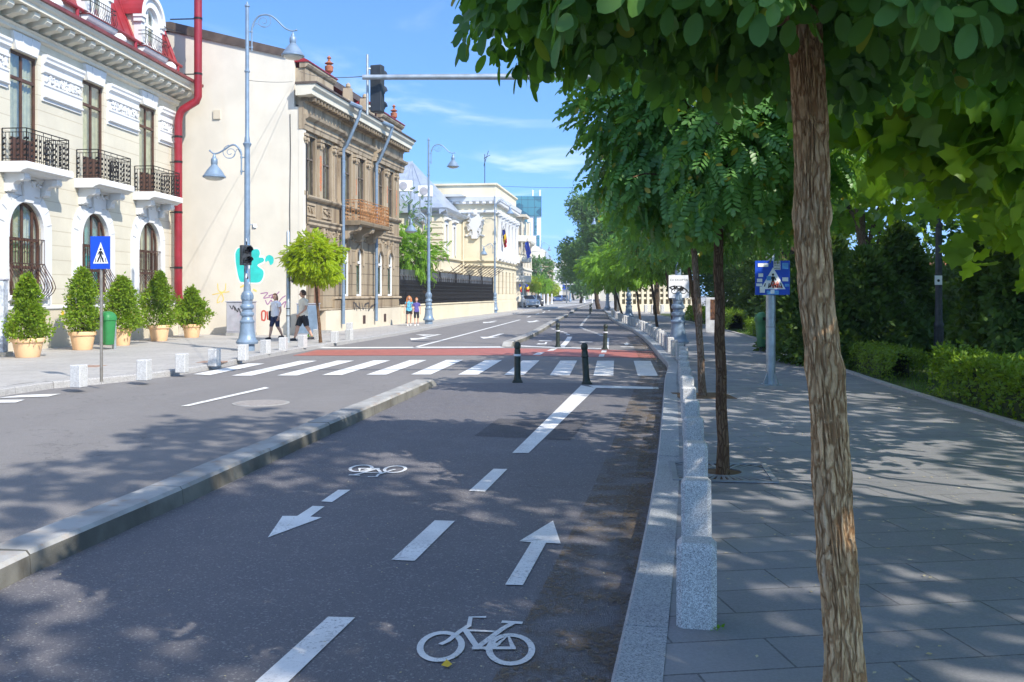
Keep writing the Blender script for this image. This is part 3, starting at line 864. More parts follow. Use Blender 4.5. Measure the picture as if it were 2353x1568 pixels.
def add_window(parent, a, b, c, d, arch=False, y=.08, fw=.07, fm='wood_brown', cols=(.5,), rows=(), cur='curtain', low=0., name='window', deep=.10):
    """frame with pane and curtain; cols and rows are fractions; low = height of solid lower panels"""
    F_ = MB()
    P = arch_pts(a, b, c, d) if arch else [(a, c), (a, d), (b, d), (b, c)]
    cx = (a + b) / 2
    if arch:
        r = (b - a) / 2 - fw; sp = d - (b - a) / 2
        n = len(P) - 3
        I = [(a + fw, c + fw)] + [(cx - r * math.cos(math.pi * k / n), sp + r * math.sin(math.pi * k / n)) for k in range(n + 1)] + [(b - fw, c + fw)]
    else:
        I = [(a + fw, c + fw), (a + fw, d - fw), (b - fw, d - fw), (b - fw, c + fw)]
    F_.band(P + [P[0]], I + [I[0]], y, y + .07)
    for t in cols:
        x = a + (b - a) * t; top = d - fw
        if arch:
            rr = (b - a) / 2; top = d - rr + math.sqrt(max(0, rr * rr - (x - cx) ** 2)) - fw * .5
        F_.box(x - fw * .5, x + fw * .5, y + .006, y + .064, c + fw * .5, top)
    for t in rows:
        z = c + (d - c) * t
        F_.box(a + fw * .5, b - fw * .5, y - .012, y + .060, z - fw * .6, z + fw * .6)
    if low:
        F_.box(a + fw * .6, b - fw * .6, y + .02, y + .05, c + fw * .6, c + low)
        nb = 2
        for k in range(nb):
            xa = a + fw + (b - a - 2 * fw) * k / nb + .07; xb = a + fw + (b - a - 2 * fw) * (k + 1) / nb - .07
            F_.box(xa, xb, y + .006, y + .03, c + fw + .1, c + low - .1)
    f = F_.build(name, MAT[fm], parent)
    p = MB(); yy = y + .036
    Q = I
    p.poly([(q[0], yy, q[1]) for q in Q]); p.build('pane', MAT['glass'], f, recalc=False)
    cu = MB(); n = 26; xs = [a - .02 + (b - a + .04) * i / n for i in range(n + 1)]
    ysn = [y + deep + .07 + .018 * math.sin(i * 1.9) + .01 * math.sin(i * 4.1 + a) for i in range(n + 1)]
    for i in range(n):
        cu.add([(xs[i], ysn[i], c), (xs[i + 1], ysn[i + 1], c), (xs[i + 1], ysn[i + 1], d), (xs[i], ysn[i], d)], [(0, 1, 2, 3)], 0, True)
    cu.build('curtain', MAT[cur], f, recalc=False)
    return f

def moulding(mb, x0, x1, prof, m=0):
    """horizontal moulding: prof is list of (out, z) from the wall outwards (out > 0 projects)"""
    pts = [(.05, prof[0][1])] + [(-o, z) for o, z in prof] + [(.05, prof[-1][1])]
    mb.prism_x(pts, x0, x1, m)

def scroll_bracket(mb, x, w, y_out, z_top, h, m=0):
    pts = [(.02, z_top), (-y_out, z_top), (-y_out, z_top - h * .22), (-y_out * .86, z_top - h * .36), (-y_out * .55, z_top - h * .45), (-y_out * .42, z_top - h * .62),
           (-y_out * .40, z_top - h * .82), (-y_out * .25, z_top - h), (.02, z_top - h)]
    mb.prism_x(pts, x - w / 2, x + w / 2, m)
    for zc, yc, r in ((z_top - h * .22, -y_out * .84, h * .20), (z_top - h * .84, -y_out * .28, h * .14)):
        P = [(yc + r * math.cos(2 * math.pi * k / 12), zc + r * math.sin(2 * math.pi * k / 12)) for k in range(12)]
        mb.prism_x(P, x - w / 2 - .015, x + w / 2 + .015, m)

def garland(mb, x0, x1, y, z0, z1, rnd, n=60, m=0, out=.05):
    """a frieze of carved leaves: small relief lumps"""
    for _ in range(n):
        x, z, r = rnd.uniform(x0, x1), rnd.uniform(z0, z1), rnd.uniform(.03, .075)
        a = rnd.uniform(0, math.pi)
        mb.obox((x, y - out * .3, z), (r * 2.2, out * rnd.uniform(.8, 1.8), r), 0, 0, a, m)

def railing(parent, name, x0, x1, out, z0, z1, mat, ring=True, sp=.105, sides=True, r=.011):
    mb = MB()
    path = [(x0, -.02), (x0, -out), (x1, -out), (x1, -.02)] if sides else [(x0, -out), (x1, -out)]
    for z in (z0 + .06, z1 - .13, z1 - .02):
        mb.tube([(p[0], p[1], z) for p in path], r * (1.5 if z > z1 - .05 else 1.1), 6, smooth=False)
    for (xa, ya), (xb, yb) in zip(path, path[1:]):
        L = math.hypot(xb - xa, yb - ya); k = max(1, round(L / sp))
        for i in range(k + 1):
            t = i / k; x, y = xa + (xb - xa) * t, ya + (yb - ya) * t
            mb.tube([(x, y, z0), (x, y, z1 - (.02 if i % 4 == 0 else .12))], r * (1.6 if i in (0, k) else .85), 5, smooth=False)
            if i < k and i % 2 == 0:
                x2, y2 = xa + (xb - xa) * (i + .5) / k, ya + (yb - ya) * (i + .5) / k
                for zc in np.arange(z0 + .16, z1 - .15, .16):
                    mb.obox((x2, y2, zc), (.04, .04, .075), 0, 0, R(45))
    if ring:
        cx, cz = (x0 + x1) / 2, (z0 + z1) / 2 - .03
        for rr, nn in ((.24, 20), (.12, 14)):
            mb.tube([(cx + rr * math.cos(2 * math.pi * k / nn), -out - .012, cz + rr * 1.15 * math.sin(2 * math.pi * k / nn)) for k in range(nn + 1)], r * 1.3, 5, smooth=False)
    return mb.build(name, mat, parent)

# ---------------------------------------------------------------- cream building with balconies and red roof
o, rz = frame_at(-15.05, 18.0, .075)
B1 = thing('balcony_building', 'cream building with iron balconies, white arched window surrounds and red mansard roof', 'building', o, rz)
X1 = 19.85
axes = [1.75, 5.63, 9.53, 13.44, 17.38]
W2 = .85; ZS, ZA = 1.62, 4.36
ops = [(a - W2, a + W2, ZS, ZA, True) for a in axes] + [(a - .68, a + .68, 5.42, 8.72) for a in axes]
wl = MB(); wl.wall(-6, X1, 1.28, 10.05, ops, 0, .30, 0, 0)
wl.poly([(X1, 0, -.1), (X1, 9, -.1), (X1, 9, 10.7), (X1, 0, 10.7)]); wl.poly([(-6, 0, -.1), (-6, 9, -.1), (-6, 9, 10.7), (-6, 0, 10.7)])
wl.poly([(-6, 9, -.1), (X1, 9, -.1), (X1, 9, 10.7), (-6, 9, 10.7)])
wl.build('wall', MAT['cream'], B1, recalc=False)
pl = MB(); pl.box(-6, X1, -.09, .2, -.15, 1.17); pl.build('plinth', MAT['plinth'], B1)
led = MB(); moulding(led, -6, X1, [(.09, 1.171), (.14, 1.21), (.14, 1.27), (.10, 1.30)])
led.build('string_course', MAT['white_trim'], B1)
for i, a in enumerate(axes):
    # ground floor arch: surround, keystone, sill
    t = MB()
    so, si = arch_pts(a - W2 - .50, a + W2 + .50, 1.31, ZA + .50, 20), arch_pts(a - W2, a + W2, 1.31, ZA, 20)
    t.band(so, si, -.055, .02)
    so2, si2 = arch_pts(a - W2 - .20, a + W2 + .20, 1.31, ZA + .20, 20), arch_pts(a - W2 + .001, a + W2 - .001, 1.31, ZA - .001, 20)
    t.band(so2, si2, -.10, -.05)
    for k in range(-4, 5):
        if abs(k) < 1: continue
        an = math.pi / 2 + k * .34; rr0, rr1 = W2 + .2, W2 + .50
        cz = ZA - W2
        p, q = Vector((a + rr0 * math.cos(an), -.06, cz + rr0 * math.sin(an))), Vector((a + rr1 * math.cos(an), -.06, cz + rr1 * math.sin(an)))
        t.obox((p + q) / 2, (.03, .03, .28), 0, 0, -(an - math.pi / 2))
    # stepped keystone
    t.prism_y([(a - .20, ZA - .02), (a - .34, ZA + .62), (a + .34, ZA + .62), (a + .20, ZA - .02)], -.17, 0)
    t.prism_y([(a - .62, ZA + .18), (a - .66, ZA + .56), (a - .36, ZA + .56), (a - .27, ZA + .18)], -.105, 0)
    t.prism_y([(a + .62, ZA + .18), (a + .66, ZA + .56), (a + .36, ZA + .56), (a + .27, ZA + .18)], -.105, 0)
    t.build('window_surround', MAT['white_trim'], B1)
    s = MB(); moulding(s, a - W2 - .12, a + W2 + .12, [(.14, 1.46), (.22, 1.52), (.22, 1.58), (.16, 1.62)]); s.build('window_sill', MAT['white_trim'], B1)
    add_window(B1, a - W2 + .002, a + W2 - .002, ZS, ZA - .002, True, .05, .075, 'wood_brown', (.2, .5, .8), (.30, .60), 'curtain' if i != 3 else 'curtain_teal')
    # bellied grille
    gr = MB(); prof = []
    zt, zb = 3.28, 1.55
    for k in range(13):
        u = k / 12; z = zt + (zb - zt) * u
        outw = .10 if u < .42 else .10 + .36 * math.sin(min(1, (u - .42) / .45) * math.pi / 2) ** 1.4
        if u > .88: outw *= 1 - (u - .88) / .12 * .55
        prof.append((-outw, z))
    for k in range(13):
        x = a - W2 - .02 + (2 * W2 + .04) * k / 12
        gr.tube([(x, p[0], p[1]) for p in prof], .013, 5)
    for z, yy in ((zt, -.10), (2.55, -.105), (zb, prof[-1][0])):
        gr.tube([(a - W2 - .02, 0.02, z), (a - W2 - .02, yy, z), (a + W2 + .02, yy, z), (a + W2 + .02, 0.02, z)], .016, 5, smooth=False)
    for sx in (-1, 1):
        for k in range(1, 4):
            gr.tube([(a + sx * (W2 + .02), p[0] * k / 4, p[1]) for p in prof], .010, 4)
    gr.build('window_grille', MAT['iron_brown'], B1)
    # balcony
    b = MB(); moulding(b, a - 1.18, a + 1.18, [(.62, 5.10), (.70, 5.16), (.84, 5.20), (.84, 5.36), (.80, 5.40)])
    b.build('balcony_slab', MAT['white_trim'], B1)
    for sx in (-.82, .82):
        br = MB(); scroll_bracket(br, a + sx, .26, .60, 5.098, .52); br.build('balcony_bracket', MAT['white_trim'], B1)
    br = MB()
    moulding(br, a - .66, a + .66, [(.05, 4.99), (.22, 5.03), (.22, 5.098)])
    garland(br, a - .6, a + .6, -.10, 4.86, 5.04, random.Random(i), 34, 0, .1)
    br.build('carved_panel', MAT['white_trim'], B1)
    railing(B1, 'balcony_railing', a - 1.08, a + 1.08, .74, 5.42, 6.36, MAT['iron'])
    add_window(B1, a - .678, a + .678, 5.42, 8.718, False, .08, .075, 'wood_brown', (.5,), (.765,), 'curtain', .80, 'balcony_door')
    h = MB(); h.prism_y([(a - .52, 8.725), (a - .70, 9.22), (a + .70, 9.22), (a + .52, 8.725)], -.10, 0)
    for sx in (-1, 1): h.obox((a + sx * .22, -.105, 8.97), (.025, .03, .5), 0, 0, sx * .09)
    h.build('keystone', MAT['white_trim'], B1)
# white entablature panels between the upper windows
for xa, xb in [(p + .86, q - .86) for p, q in zip(axes, axes[1:])] + [(axes[-1] + .86, X1 - .02), (-6, axes[0] - .86)]:
    e = MB()
    moulding(e, xa, xb, [(.05, 7.52), (.05, 7.60), (.13, 7.64), (.13, 7.70), (.07, 7.73), (.07, 7.96), (.10, 8.0), (.10, 8.06)])
    e.box(xa + .04, xb - .04, -.04, .02, 8.063, 8.36)
    moulding(e, xa, xb, [(.06, 8.363), (.12, 8.40), (.12, 8.47), (.07, 8.50), (.07, 8.62), (.16, 8.70), (.16, 8.78), (.20, 8.84), (.20, 8.92)])
    garland(e, xa + .1, xb - .1, -.045, 8.10, 8.33, random.Random(int(xa * 10)), 80, 0, .05)
    e.build('entablature_panel', MAT['white_trim'], B1)
# main cornice with modillions
c = MB(); moulding(c, -6, X1 + .02, [(.03, 9.23), (.12, 9.27), (.12, 9.36), (.20, 9.42)])
moulding(c, -6, X1 + .35, [(.12, 9.78), (.78, 9.80), (.78, 9.90), (.86, 9.96), (.90, 10.05)])
moulding(c, -6, X1 + .02, [(.06, 9.423), (.06, 9.777)])
md = c; x = -5.8
while x < X1 + .2:
    md.prism_x([(-.06, 9.775), (-.68, 9.775), (-.68, 9.66), (-.60, 9.58), (-.40, 9.56), (-.22, 9.50), (-.06, 9.46)], x - .14, x + .14); x += .62
c.build('cornice', MAT['stone_trim'], B1)
gt = MB(); moulding(gt, -6, X1 + .4, [(.90, 10.053), (.97, 10.07), (.98, 10.17), (.93, 10.18)]); gt.build('gutter', MAT['gutter'], B1)
# attic wall, mansard, dormers
at = MB(); at.poly([(-6, -.06, 10.05), (X1, -.06, 10.05), (X1, -.06, 10.86), (-6, -.06, 10.86)])
at.poly([(X1, -.06, 10.05), (X1, 9, 10.05), (X1, 9, 10.86), (X1, -.06, 10.86)]); at.build('attic_wall', MAT['cream_plain'], B1, recalc=False)
for xa, xb in [(p + 1.0, q - 1.0) for p, q in zip(axes, axes[1:])] + [(axes[-1] + 1.0, X1 + .1)]:
    ag = MB(); ag.tube([(xa, -.16, 10.90), (xb, -.16, 10.86)], .07, 8, smooth=False)
    ag.tube([(xb - .3, -.16, 10.87), (xb - .3, -.17, 10.2)], .06, 8); ag.build('attic_gutter', MAT['pipe_red'], B1)
rf = MB()
mp = [(-.02, 10.862), (.05, 11.0), (.55, 12.3), (.95, 13.05), (1.02, 13.10), (1.9, 13.35), (7.2, 13.35), (9.1, 10.862)]
rf.prism_x(mp, -6, X1 - .05)
for k in range(44):
    x = -5.9 + k * .6
    if x < X1 - .1: rf.tube([(x, p[0] - .012, p[1] + .012) for p in mp[1:5]], .018, 5)
rf.tube([(-6, .98, 13.10), (X1 + .02, .98, 13.10)], .07, 8)
rf.tube([(X1 - .02, p[0] - .02, p[1] + .02) for p in mp[:5]], .075, 8)
rf.build('mansard_roof', MAT['roof_red'], B1)
for a in axes:
    d = MB(); Wd = .55
    so, si = arch_pts(a - Wd - .30, a + Wd + .30, 10.95, 12.78, 16), arch_pts(a - Wd, a + Wd, 10.95, 12.44, 16)
    d.band(so, si, -.16, .12)
    so, si = arch_pts(a - Wd - .42, a + Wd + .42, 12.0, 12.92, 16), arch_pts(a - Wd - .27, a + Wd + .27, 12.0, 12.76, 16)
    d.band(so[1:-1], si[1:-1], -.26, -.155)
    for sx in (-1, 1):
        d.box(a + sx * (Wd + .26) - .17, a + sx * (Wd + .26) + .17, -.27, .10, 11.86, 12.0)
        d.box(a + sx * (Wd + .26) - .13, a + sx * (Wd + .26) + .13, -.22, .10, 11.70, 11.858)
    dm = d.build('dormer', MAT['white_trim'], B1)
    s = MB(); s.box(a - Wd - .29, a - Wd - .002, .122, 1.2, 10.95, 12.2); s.box(a + Wd + .002, a + Wd + .29, .122, 1.2, 10.95, 12.2); s.build('dormer_cheek', MAT['cream_plain'], dm)
    r_ = MB(); P = arch_pts(a - Wd - .44, a + Wd + .44, 12.0, 12.95, 16)[1:-1]; Q = arch_pts(a - Wd - .36, a + Wd + .36, 12.0, 12.87, 16)[1:-1]
    r_.band(P, Q, -.24, 1.5); r_.build('dormer_roof', MAT['roof_red'], dm)
    f = add_window(dm, a - Wd + .002, a + Wd - .002, 10.97, 12.438, True, .0, .09, 'pvc', (.5,), (.55,), 'curtain', 0, 'dormer_window')
    s = MB(); moulding(s, a - .95, a + .95, [(.10, 10.42), (.30, 10.62), (.36, 10.72), (.36, 10.76)]); s.build('dormer_corbel', MAT['white_trim'], dm)
    s = MB(); s.box(a - 1.0, a + 1.0, -.40, .02, 10.763, 10.80); s.build('dormer_ledge', MAT['gutter'], dm)
    rb = MB()
    for k in range(15):
        x = a - .85 + 1.7 * k / 14; rb.tube([(x, -.34, 10.8), (x, -.40, 10.95), (x, -.36, 11.15), (x, -.34, 11.38)], .010, 4)
    for z in (11.38, 11.24): rb.tube([(a - .85, -.05, z), (a - .85, -.34, z), (a + .85, -.34, z), (a + .85, -.05, z)], .014, 5, smooth=False)
    rb.build('dormer_railing', MAT['iron'], dm)
# big red drain pipe at the corner
dp = MB(); r = .155
dp.tube([(19.35, -1.12, 14.6), (19.35, -1.12, 9.5), (19.35, -1.06, 9.33), (19.3, -.5, 8.98), (19.28, -.40, 8.80), (19.28, -.34, 8.5), (19.28, -.34, 2.6), (19.28, -.34, 1.9), (19.4, -.30, 1.55), (19.9, -.30, .95)], r, 14)
dp.tube([(19.1, -1.12, 13.55), (19.6, -1.12, 13.75)], .05, 8); dp.tube([(19.35, -1.12, 14.6), (19.35, -1.12, 14.66)], .20, 14)
dp.tube([(19.35, -1.12, 14.66), (19.35, -1.12, 14.95)], .03, 6)
cl = dp
for z, y in ((10.4, -1.12), (12.6, -1.12), (7.9, -.34), (6.9, -.34), (4.9, -.34), (2.7, -.34)):
    x = 19.35 if y < -1 else 19.28
    cl.lathe([(r + .012, -.04), (r + .012, .04)], (x, y, z), 14, 1); cl.box(x - .02, x + .02, y, .02, z - .02, z + .02, 1)
dp.build('drainpipe', [MAT['pipe_red'], MAT['iron']], B1)
for a in axes:
    fl = MB(); fl.lathe([(.20, -.12), (.24, -.02), (.20, .10), (.08, .2)], (a + .55, -.62, 10.33), 12)
    fl.build('floodlight', MAT['white_trim'], B1)
ab = MB(); ab.box(11.35, 11.43, -.13, -.09, 1.0, 1.12)
ab.build('gas_marker', M('yellow_plate', (.75, .50, .04), .5, .1), B1)
# ---------------------------------------------------------------- weathered corner mansion
o, rz = frame_at(-8.5, 37.8, .17)
B2 = thing('old_mansion', 'weathered brown corner mansion with rusty balcony and pale graffitied side wall', 'building', o, rz)
LX = 13.75
def xf(px): # facade coordinate of a measured pixel column
    r = (px - PW / 2) / FPX
    return (14.93 / (.17 - r) - 37.8) * math.sqrt(1 + .17 ** 2)
up = [(xf(702), xf(723)), (xf(739), xf(760)), (xf(785), xf(806)), (xf(820), xf(838)), (xf(867), xf(881)), (xf(889), xf(903))]
dn = [(xf(789), xf(803)), (xf(819), xf(833)), (xf(867), xf(880)), (xf(891), xf(903))]
door = (xf(722), xf(742))
UZ0, UZ1, DZ0, DZ1 = 5.72, 8.15, 1.55, 3.85
wl = MB()
wl.wall(0, LX, .95, 4.62, [(a, b, DZ0, DZ1, True) for a, b in dn] + [(door[0], door[1], .95, 3.7, True)], 0, .28, 0, 0)
wl.build('ground_floor_wall', MAT['old_rust'], B2, recalc=False)
wl = MB(); wl.wall(0, LX, 4.62, 9.3, [(a, b, UZ0, UZ1) for a, b in up], 0, .28, 0, 0)
wl.box(.02, LX - .02, .0, .3, 9.302, 9.8)
wl.poly([(LX, 0, -.1), (LX, 9, -.1), (LX, 9, 10), (LX, 0, 10)]); wl.poly([(0, 9, -.1), (LX, 9, -.1), (LX, 9, 10), (0, 9, 10)])
wl.build('upper_floor_wall', MAT['old'], B2, recalc=False)
pl = MB()
pl.box(.0, door[0] - .05, -.10, .25, -.15, .93); pl.build('plinth', MAT['plinth'], B2); pl = MB(); pl.box(door[1] + .05, LX, -.10, .25, -.15, .93)
pl.build('plinth', MAT['plinth'], B2)
# blank side wall towards the camera, with rising roof edge
sw = MB(); sw.prism_x([(-.06, -.15), (-.06, 9.2), (.25, 9.2), (.25, 11.05), (.8, 11.3), (5.6, 12.45), (9.0, 12.55), (9.0, -.15)], -.16, .002)
sw.build('side_wall', MAT['cream_side'], B2)
re_ = MB(); re_.prism_x([(.55, 11.20), (5.6, 12.46), (5.75, 12.5), (9.0, 12.58), (9.0, 12.95), (5.6, 12.86), (.55, 11.50)], -.24, LX)
re_.build('roof_edge', MAT['roof_brown'], B2)
# corner pier
cp = MB(); cp.box(-.17, .14, -.13, .06, .95, 8.3); cp.build('corner_pier', MAT['cream_side'], B2)
# windows
for i, (a, b) in enumerate(up):
    add_window(B2, a + .002, b - .002, UZ0, UZ1 - .002, False, .07, .06, 'wood_old', (.5,), (.62,), 'interior_grey')
    s = MB()
    s.band([(a - .12, UZ0), (a - .12, UZ1 + .12), (b + .12, UZ1 + .12), (b + .12, UZ0)], [(a, UZ0), (a, UZ1), (b, UZ1), (b, UZ0)], -.05, .02)
    s.build('window_surround', MAT['old_light'], B2)
for a, b in dn:
    add_window(B2, a + .002, b - .002, DZ0, DZ1 - .002, True, .07, .09, 'pvc', (), (.70,), 'interior_grey')
    s = MB(); so, si = arch_pts(a - .16, b + .16, 3.0, DZ1 + .16), arch_pts(a, b, 3.0, DZ1)
    s.band(so, si, -.06, .02); s.prism_y([((a + b) / 2 - .10, DZ1 - .02), ((a + b) / 2 - .15, DZ1 + .34), ((a + b) / 2 + .15, DZ1 + .34), ((a + b) / 2 + .10, DZ1 - .02)], -.14, 0)
    s.build('window_surround', MAT['old_light'], B2)
d = MB(); a, b = door
d.box(a + .02, b - .02, .14, .20, .0, 2.75); d.box(a + .02, b - .02, .12, .20, 2.752, 2.86)
for k in range(2):
    xa = a + .1 + (b - a - .1) * k / 2
    for z0, z1 in ((.15, .75), (.85, 1.4), (1.5, 2.6)): d.box(xa, xa + (b - a) / 2 - .16, .115, .15, z0, z1)
dr = d.build('door', M('brown_old_door', (.22, .105, .06), .6, .3, 4, .3, 40), B2)
f = MB(); f.poly([(p[0], .16, p[1]) for p in arch_pts(a + .05, b - .05, 2.87, 3.68)]); f.build('fanlight', MAT['interior'], dr, recalc=False)
st = MB(); st.box(a - .1, b + .1, -.35, .2, -.1, .10); st.build('door_step', MAT['median'], B2)
# pilasters with scrolled capitals
def pil(x):
    p = MB(); p.box(x - .14, x + .14, -.11, .02, UZ0 + .12, 7.75)
    p.box(x - .17, x + .17, -.14, .02, UZ0 - .05, UZ0 + .118)
    p.box(x - .20, x + .20, -.19, .02, 8.06, 8.16)
    p.box(x - .15, x + .15, -.13, .02, 7.752, 8.058)
    for sx in (-1, 1):
        p.tube([(x + sx * .17, -.20, 7.93), (x + sx * .17, .0, 7.93)], .085, 10)
        p.tube([(x + sx * .09, -.17, 7.80), (x + sx * .09, .0, 7.80)], .05, 8)
    p.build('pilaster', MAT['old_light'], B2)
gaps = [up[0][0] - .3, (up[0][1] + up[1][0]) / 2, up[1][1] + .28, up[2][0] - .30, (up[2][1] + up[3][0]) / 2, up[3][1] + .3, up[4][0] - .3, (up[4][1] + up[5][0]) / 2, up[5][1] + .3]
for x in gaps: pil(x)
# exposed brick strips
bp = MB(); rr = random.Random(3)
for x, z0, z1, ww in ((gaps[1], 6.0, 7.5, .19), (gaps[4] + .02, 6.3, 7.0, .08), (gaps[7], 6.4, 7.3, .1), (gaps[8], 5.9, 7.2, .12)):
    z = z0
    while z < z1:
        ww2 = ww * rr.uniform(.7, 1.25); bp.box(x - ww2 / 2 + rr.uniform(-.02, .02), x + ww2 / 2, -.117, -.10, z, z + .062); z += .075
bp.build('bare_brick', MAT['brick_patch'], B2)
# mouldings, bays stepping out slightly over window pairs
m_ = MB()
moulding(m_, 0, LX, [(.03, .932), (.10, .96), (.10, 1.02)])
moulding(m_, xf(764), LX, [(.06, 1.40), (.16, 1.44), (.16, 1.50), (.10, 1.53)])
moulding(m_, .36, LX, [(.04, 4.45), (.12, 4.52), (.12, 4.62), (.20, 4.70), (.20, 4.76)])
moulding(m_, .36, LX, [(.04, 5.52), (.14, 5.58), (.18, 5.64), (.18, 5.70)])
m_.build('string_course', MAT['old_light'], B2)
for a, b in up:
    pn = MB()
    pn.band([(a - .05, 4.88), (a - .05, 5.40), (b + .05, 5.40), (b + .05, 4.88), (a - .05, 4.88)], [(a + .05, 4.96), (a + .05, 5.32), (b - .05, 5.32), (b - .05, 4.96), (a + .05, 4.96)], -.05, .01)
    garland(pn, a + .15, b - .15, -.01, 5.05, 5.25, rr, 12, 0, .05)
    pn.box(a - .12, a + .02, -.16, .0, 4.2, 4.44)
    pn.build('wall_panel', MAT['old_light'], B2)
pn = MB()
garland(pn, .5, LX - .4, -.01, 4.1, 4.4, rr, 120, 0, .05)
pn.build('carved_frieze', MAT['old_light'], B2)
bays = [(-.2, xf(775)), (xf(777), xf(853)), (xf(856), LX + .25)]
e = MB()
for k, (xa, xb) in enumerate(bays):
    e = MB(); s = .12 if k != 1 else .0
    moulding(e, xa, xb, [(.05 + s, 8.30), (.08 + s, 8.45), (.12 + s, 8.50), (.12 + s, 8.68), (.30 + s, 8.78), (.34 + s, 8.88)])
    moulding(e, xa, xb, [(.04 + s, 8.883), (.04 + s, 9.36), (.12 + s, 9.42)])
    e.build('entablature', MAT['old_light'], B2)
c = MB()
moulding(c, -.52, LX + .35, [(.30, 9.58), (.62, 9.62), (.64, 9.80), (.76, 9.90), (.80, 10.02)])
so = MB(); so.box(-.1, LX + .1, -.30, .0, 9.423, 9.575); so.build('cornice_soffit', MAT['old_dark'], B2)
ed = MB(); moulding(ed, -.56, LX + .40, [(.80, 10.023), (.86, 10.05), (.86, 10.11)]); ed.build('cornice_flashing', MAT['roof_brown'], B2)
x = .1
while x < LX + .2: c.box(x - .09, x + .09, -.56, -.05, 9.425, 9.61, 1); x += .36
c.build('cornice', [MAT['stone_trim'], MAT['old_dark']], B2)
MAT['finial'] = M('terracotta_finial', (.34, .13, .07), .8, .3, 6, .3, 40)
# parapet segments with red caps and finials
segs = [(-.05, xf(757), 11.0), (xf(838), xf(853), 10.9), (xf(868), LX - .1, 10.85)]
for xa, xb, zt in segs:
    pp = MB(); rc = MB(); pp.box(xa, xb, -.18, .35, 10.03, zt - .22)
    moulding(pp, xa - .06, xb + .06, [(.18, zt - .217), (.26, zt - .17), (.32, zt - .08), (.32, zt)])
    rc.prism_x([(-.36, zt + .003), (-.36, zt + .05), (.05, zt + .26), (.46, zt + .05), (.46, zt + .003)], xa - .1, xb + .1)
    po = pp.build('parapet', MAT['old_light'], B2); rc.build('parapet_cap', MAT['roof_red'], po)
for xm in (xf(838), xf(800)):
    pp = MB(); pp.prism_y([(xm - .5, 10.03), (xm - .42, 10.5), (xm - .22, 10.62), (xm - .14, 11.15), (xm + .14, 11.15), (xm + .22, 10.62), (xm + .42, 10.5), (xm + .5, 10.03)], -.16, .2)
    pp.lathe([(.06, 0), (.12, .08), (.10, .2), (.02, .26)], (xm, 0, 11.15), 10); pp.build('gable', MAT['old_light'], B2)
for x, z in ((xf(756), 11.15), (xf(905), 10.95)):
    fn = MB(); fn.lathe([(.10, 0), (.06, .1), (.17, .22), (.19, .42), (.08, .5), (.20, .56), (.06, .66), (.05, .74), (.10, .80), (.02, .9)], (x, -.0, z), 12); fn.build('finial', MAT['finial'], B2)
rfm = MB(); rfm.prism_x([(.4, 10.3), (5.6, 12.4), (9.0, 12.4), (9.0, 10.2)], .01, LX - .05); rfm.build('roof', MAT['roof_red'], B2)
# grey downpipes with slanted heads
for px in (778, 855):
    x = xf(px); p = MB()
    p.tube([(x - 1.0, -.70, 10.08), (x - .02, -1.05, 9.98)], .10, 8); p.tube([(x, -1.05, 10.0), (x, -.95, 9.6), (x, -.38, 8.3), (x, -.24, 8.15), (x, -.22, 7.9), (x, -.22, .3)], .075, 10)
    for z in (7.6, 5.6, 3.2, 1.2): p.lathe([(.09, -.03), (.09, .03)], (x, -.22, z), 10)
    p.build('downpipe', MAT['lamp_grey'], B2)
# rusty balcony over the middle pair
xa, xb = xf(781), xf(852)
s = MB(); moulding(s, xa, xb, [(.90, 4.76), (.98, 4.80), (1.0, 4.90), (1.0, 4.96)]); s.build('balcony_slab', MAT['old_dark'], B2)
for x in (xa + .35, (xa + xb) / 2, xb - .35):
    s = MB(); scroll_bracket(s, x, .34, .85, 4.757, .62); s.build('balcony_bracket', MAT['old_light'], B2)
rl = railing(B2, 'balcony_railing', xa + .05, xb - .05, .93, 4.965, 5.92, MAT['iron_rust'], False, .13, True, .013)
# basement vents, meter boxes, wall fittings
for px in (832, 880): v = MB(); x = xf(px); v.box(x - .18, x + .18, -.115, -.09, .22, .62); v.build('basement_vent', MAT['iron_brown'], B2)
v = MB(); v.box(-.22, -.15, 3.42, 3.72, 8.80, 9.16); v.build('meter_box', MAT['plinth'], B2)
cb = MB(); cb.tube([(-.175, .42, 8.9), (-.175, .40, 7.5), (-.175, .43, 5), (-.175, .41, 2.2), (-.175, .42, .3)], .014, 5)
cb.tube([(.1, -.16, 8.2), (.1, -.16, 6.5), (.12, -.16, 4.5)], .018, 5); cb.build('cable', MAT['iron'], B2)
# graffiti on the blank wall (flat paint, a few mm proud)
def on_side(px, py):
    """measured pixel -> (y, z) on the side wall plane x=-.16"""
    M_ = Matrix.Translation(Vector(o)) @ Matrix.Rotation(rz, 4, 'Z')
    inv = M_.inverted(); c_ = inv @ Vector((0, 0, CAMH)); d_ = inv.to_3x3() @ Vector(((px - PW / 2) / FPX, 1, -(py - HZ) / FPX))
    t = (-.16 - c_.x) / d_.x; q = c_ + d_ * t
    return q.y, q.z
def on_front(px, py, yy=0.):
    M_ = Matrix.Translation(Vector(o)) @ Matrix.Rotation(rz, 4, 'Z')
    inv = M_.inverted(); c_ = inv @ Vector((0, 0, CAMH)); d_ = inv.to_3x3() @ Vector(((px - PW / 2) / FPX, 1, -(py - HZ) / FPX))
    t = (yy - c_.y) / d_.y; q = c_ + d_ * t
    return q.x, q.z
def blob(name, pts, mat, off):
    mb = MB(); P = smooth_line([Vector((*on_side(*p), 0)) for p in pts + pts[:1]], 5)[:-1]
    mb.add([(-.16 - off, p.x, p.y) for p in P], [tuple(range(len(P)))])
    return mb.build(name, MAT[mat], B2, recalc=False)
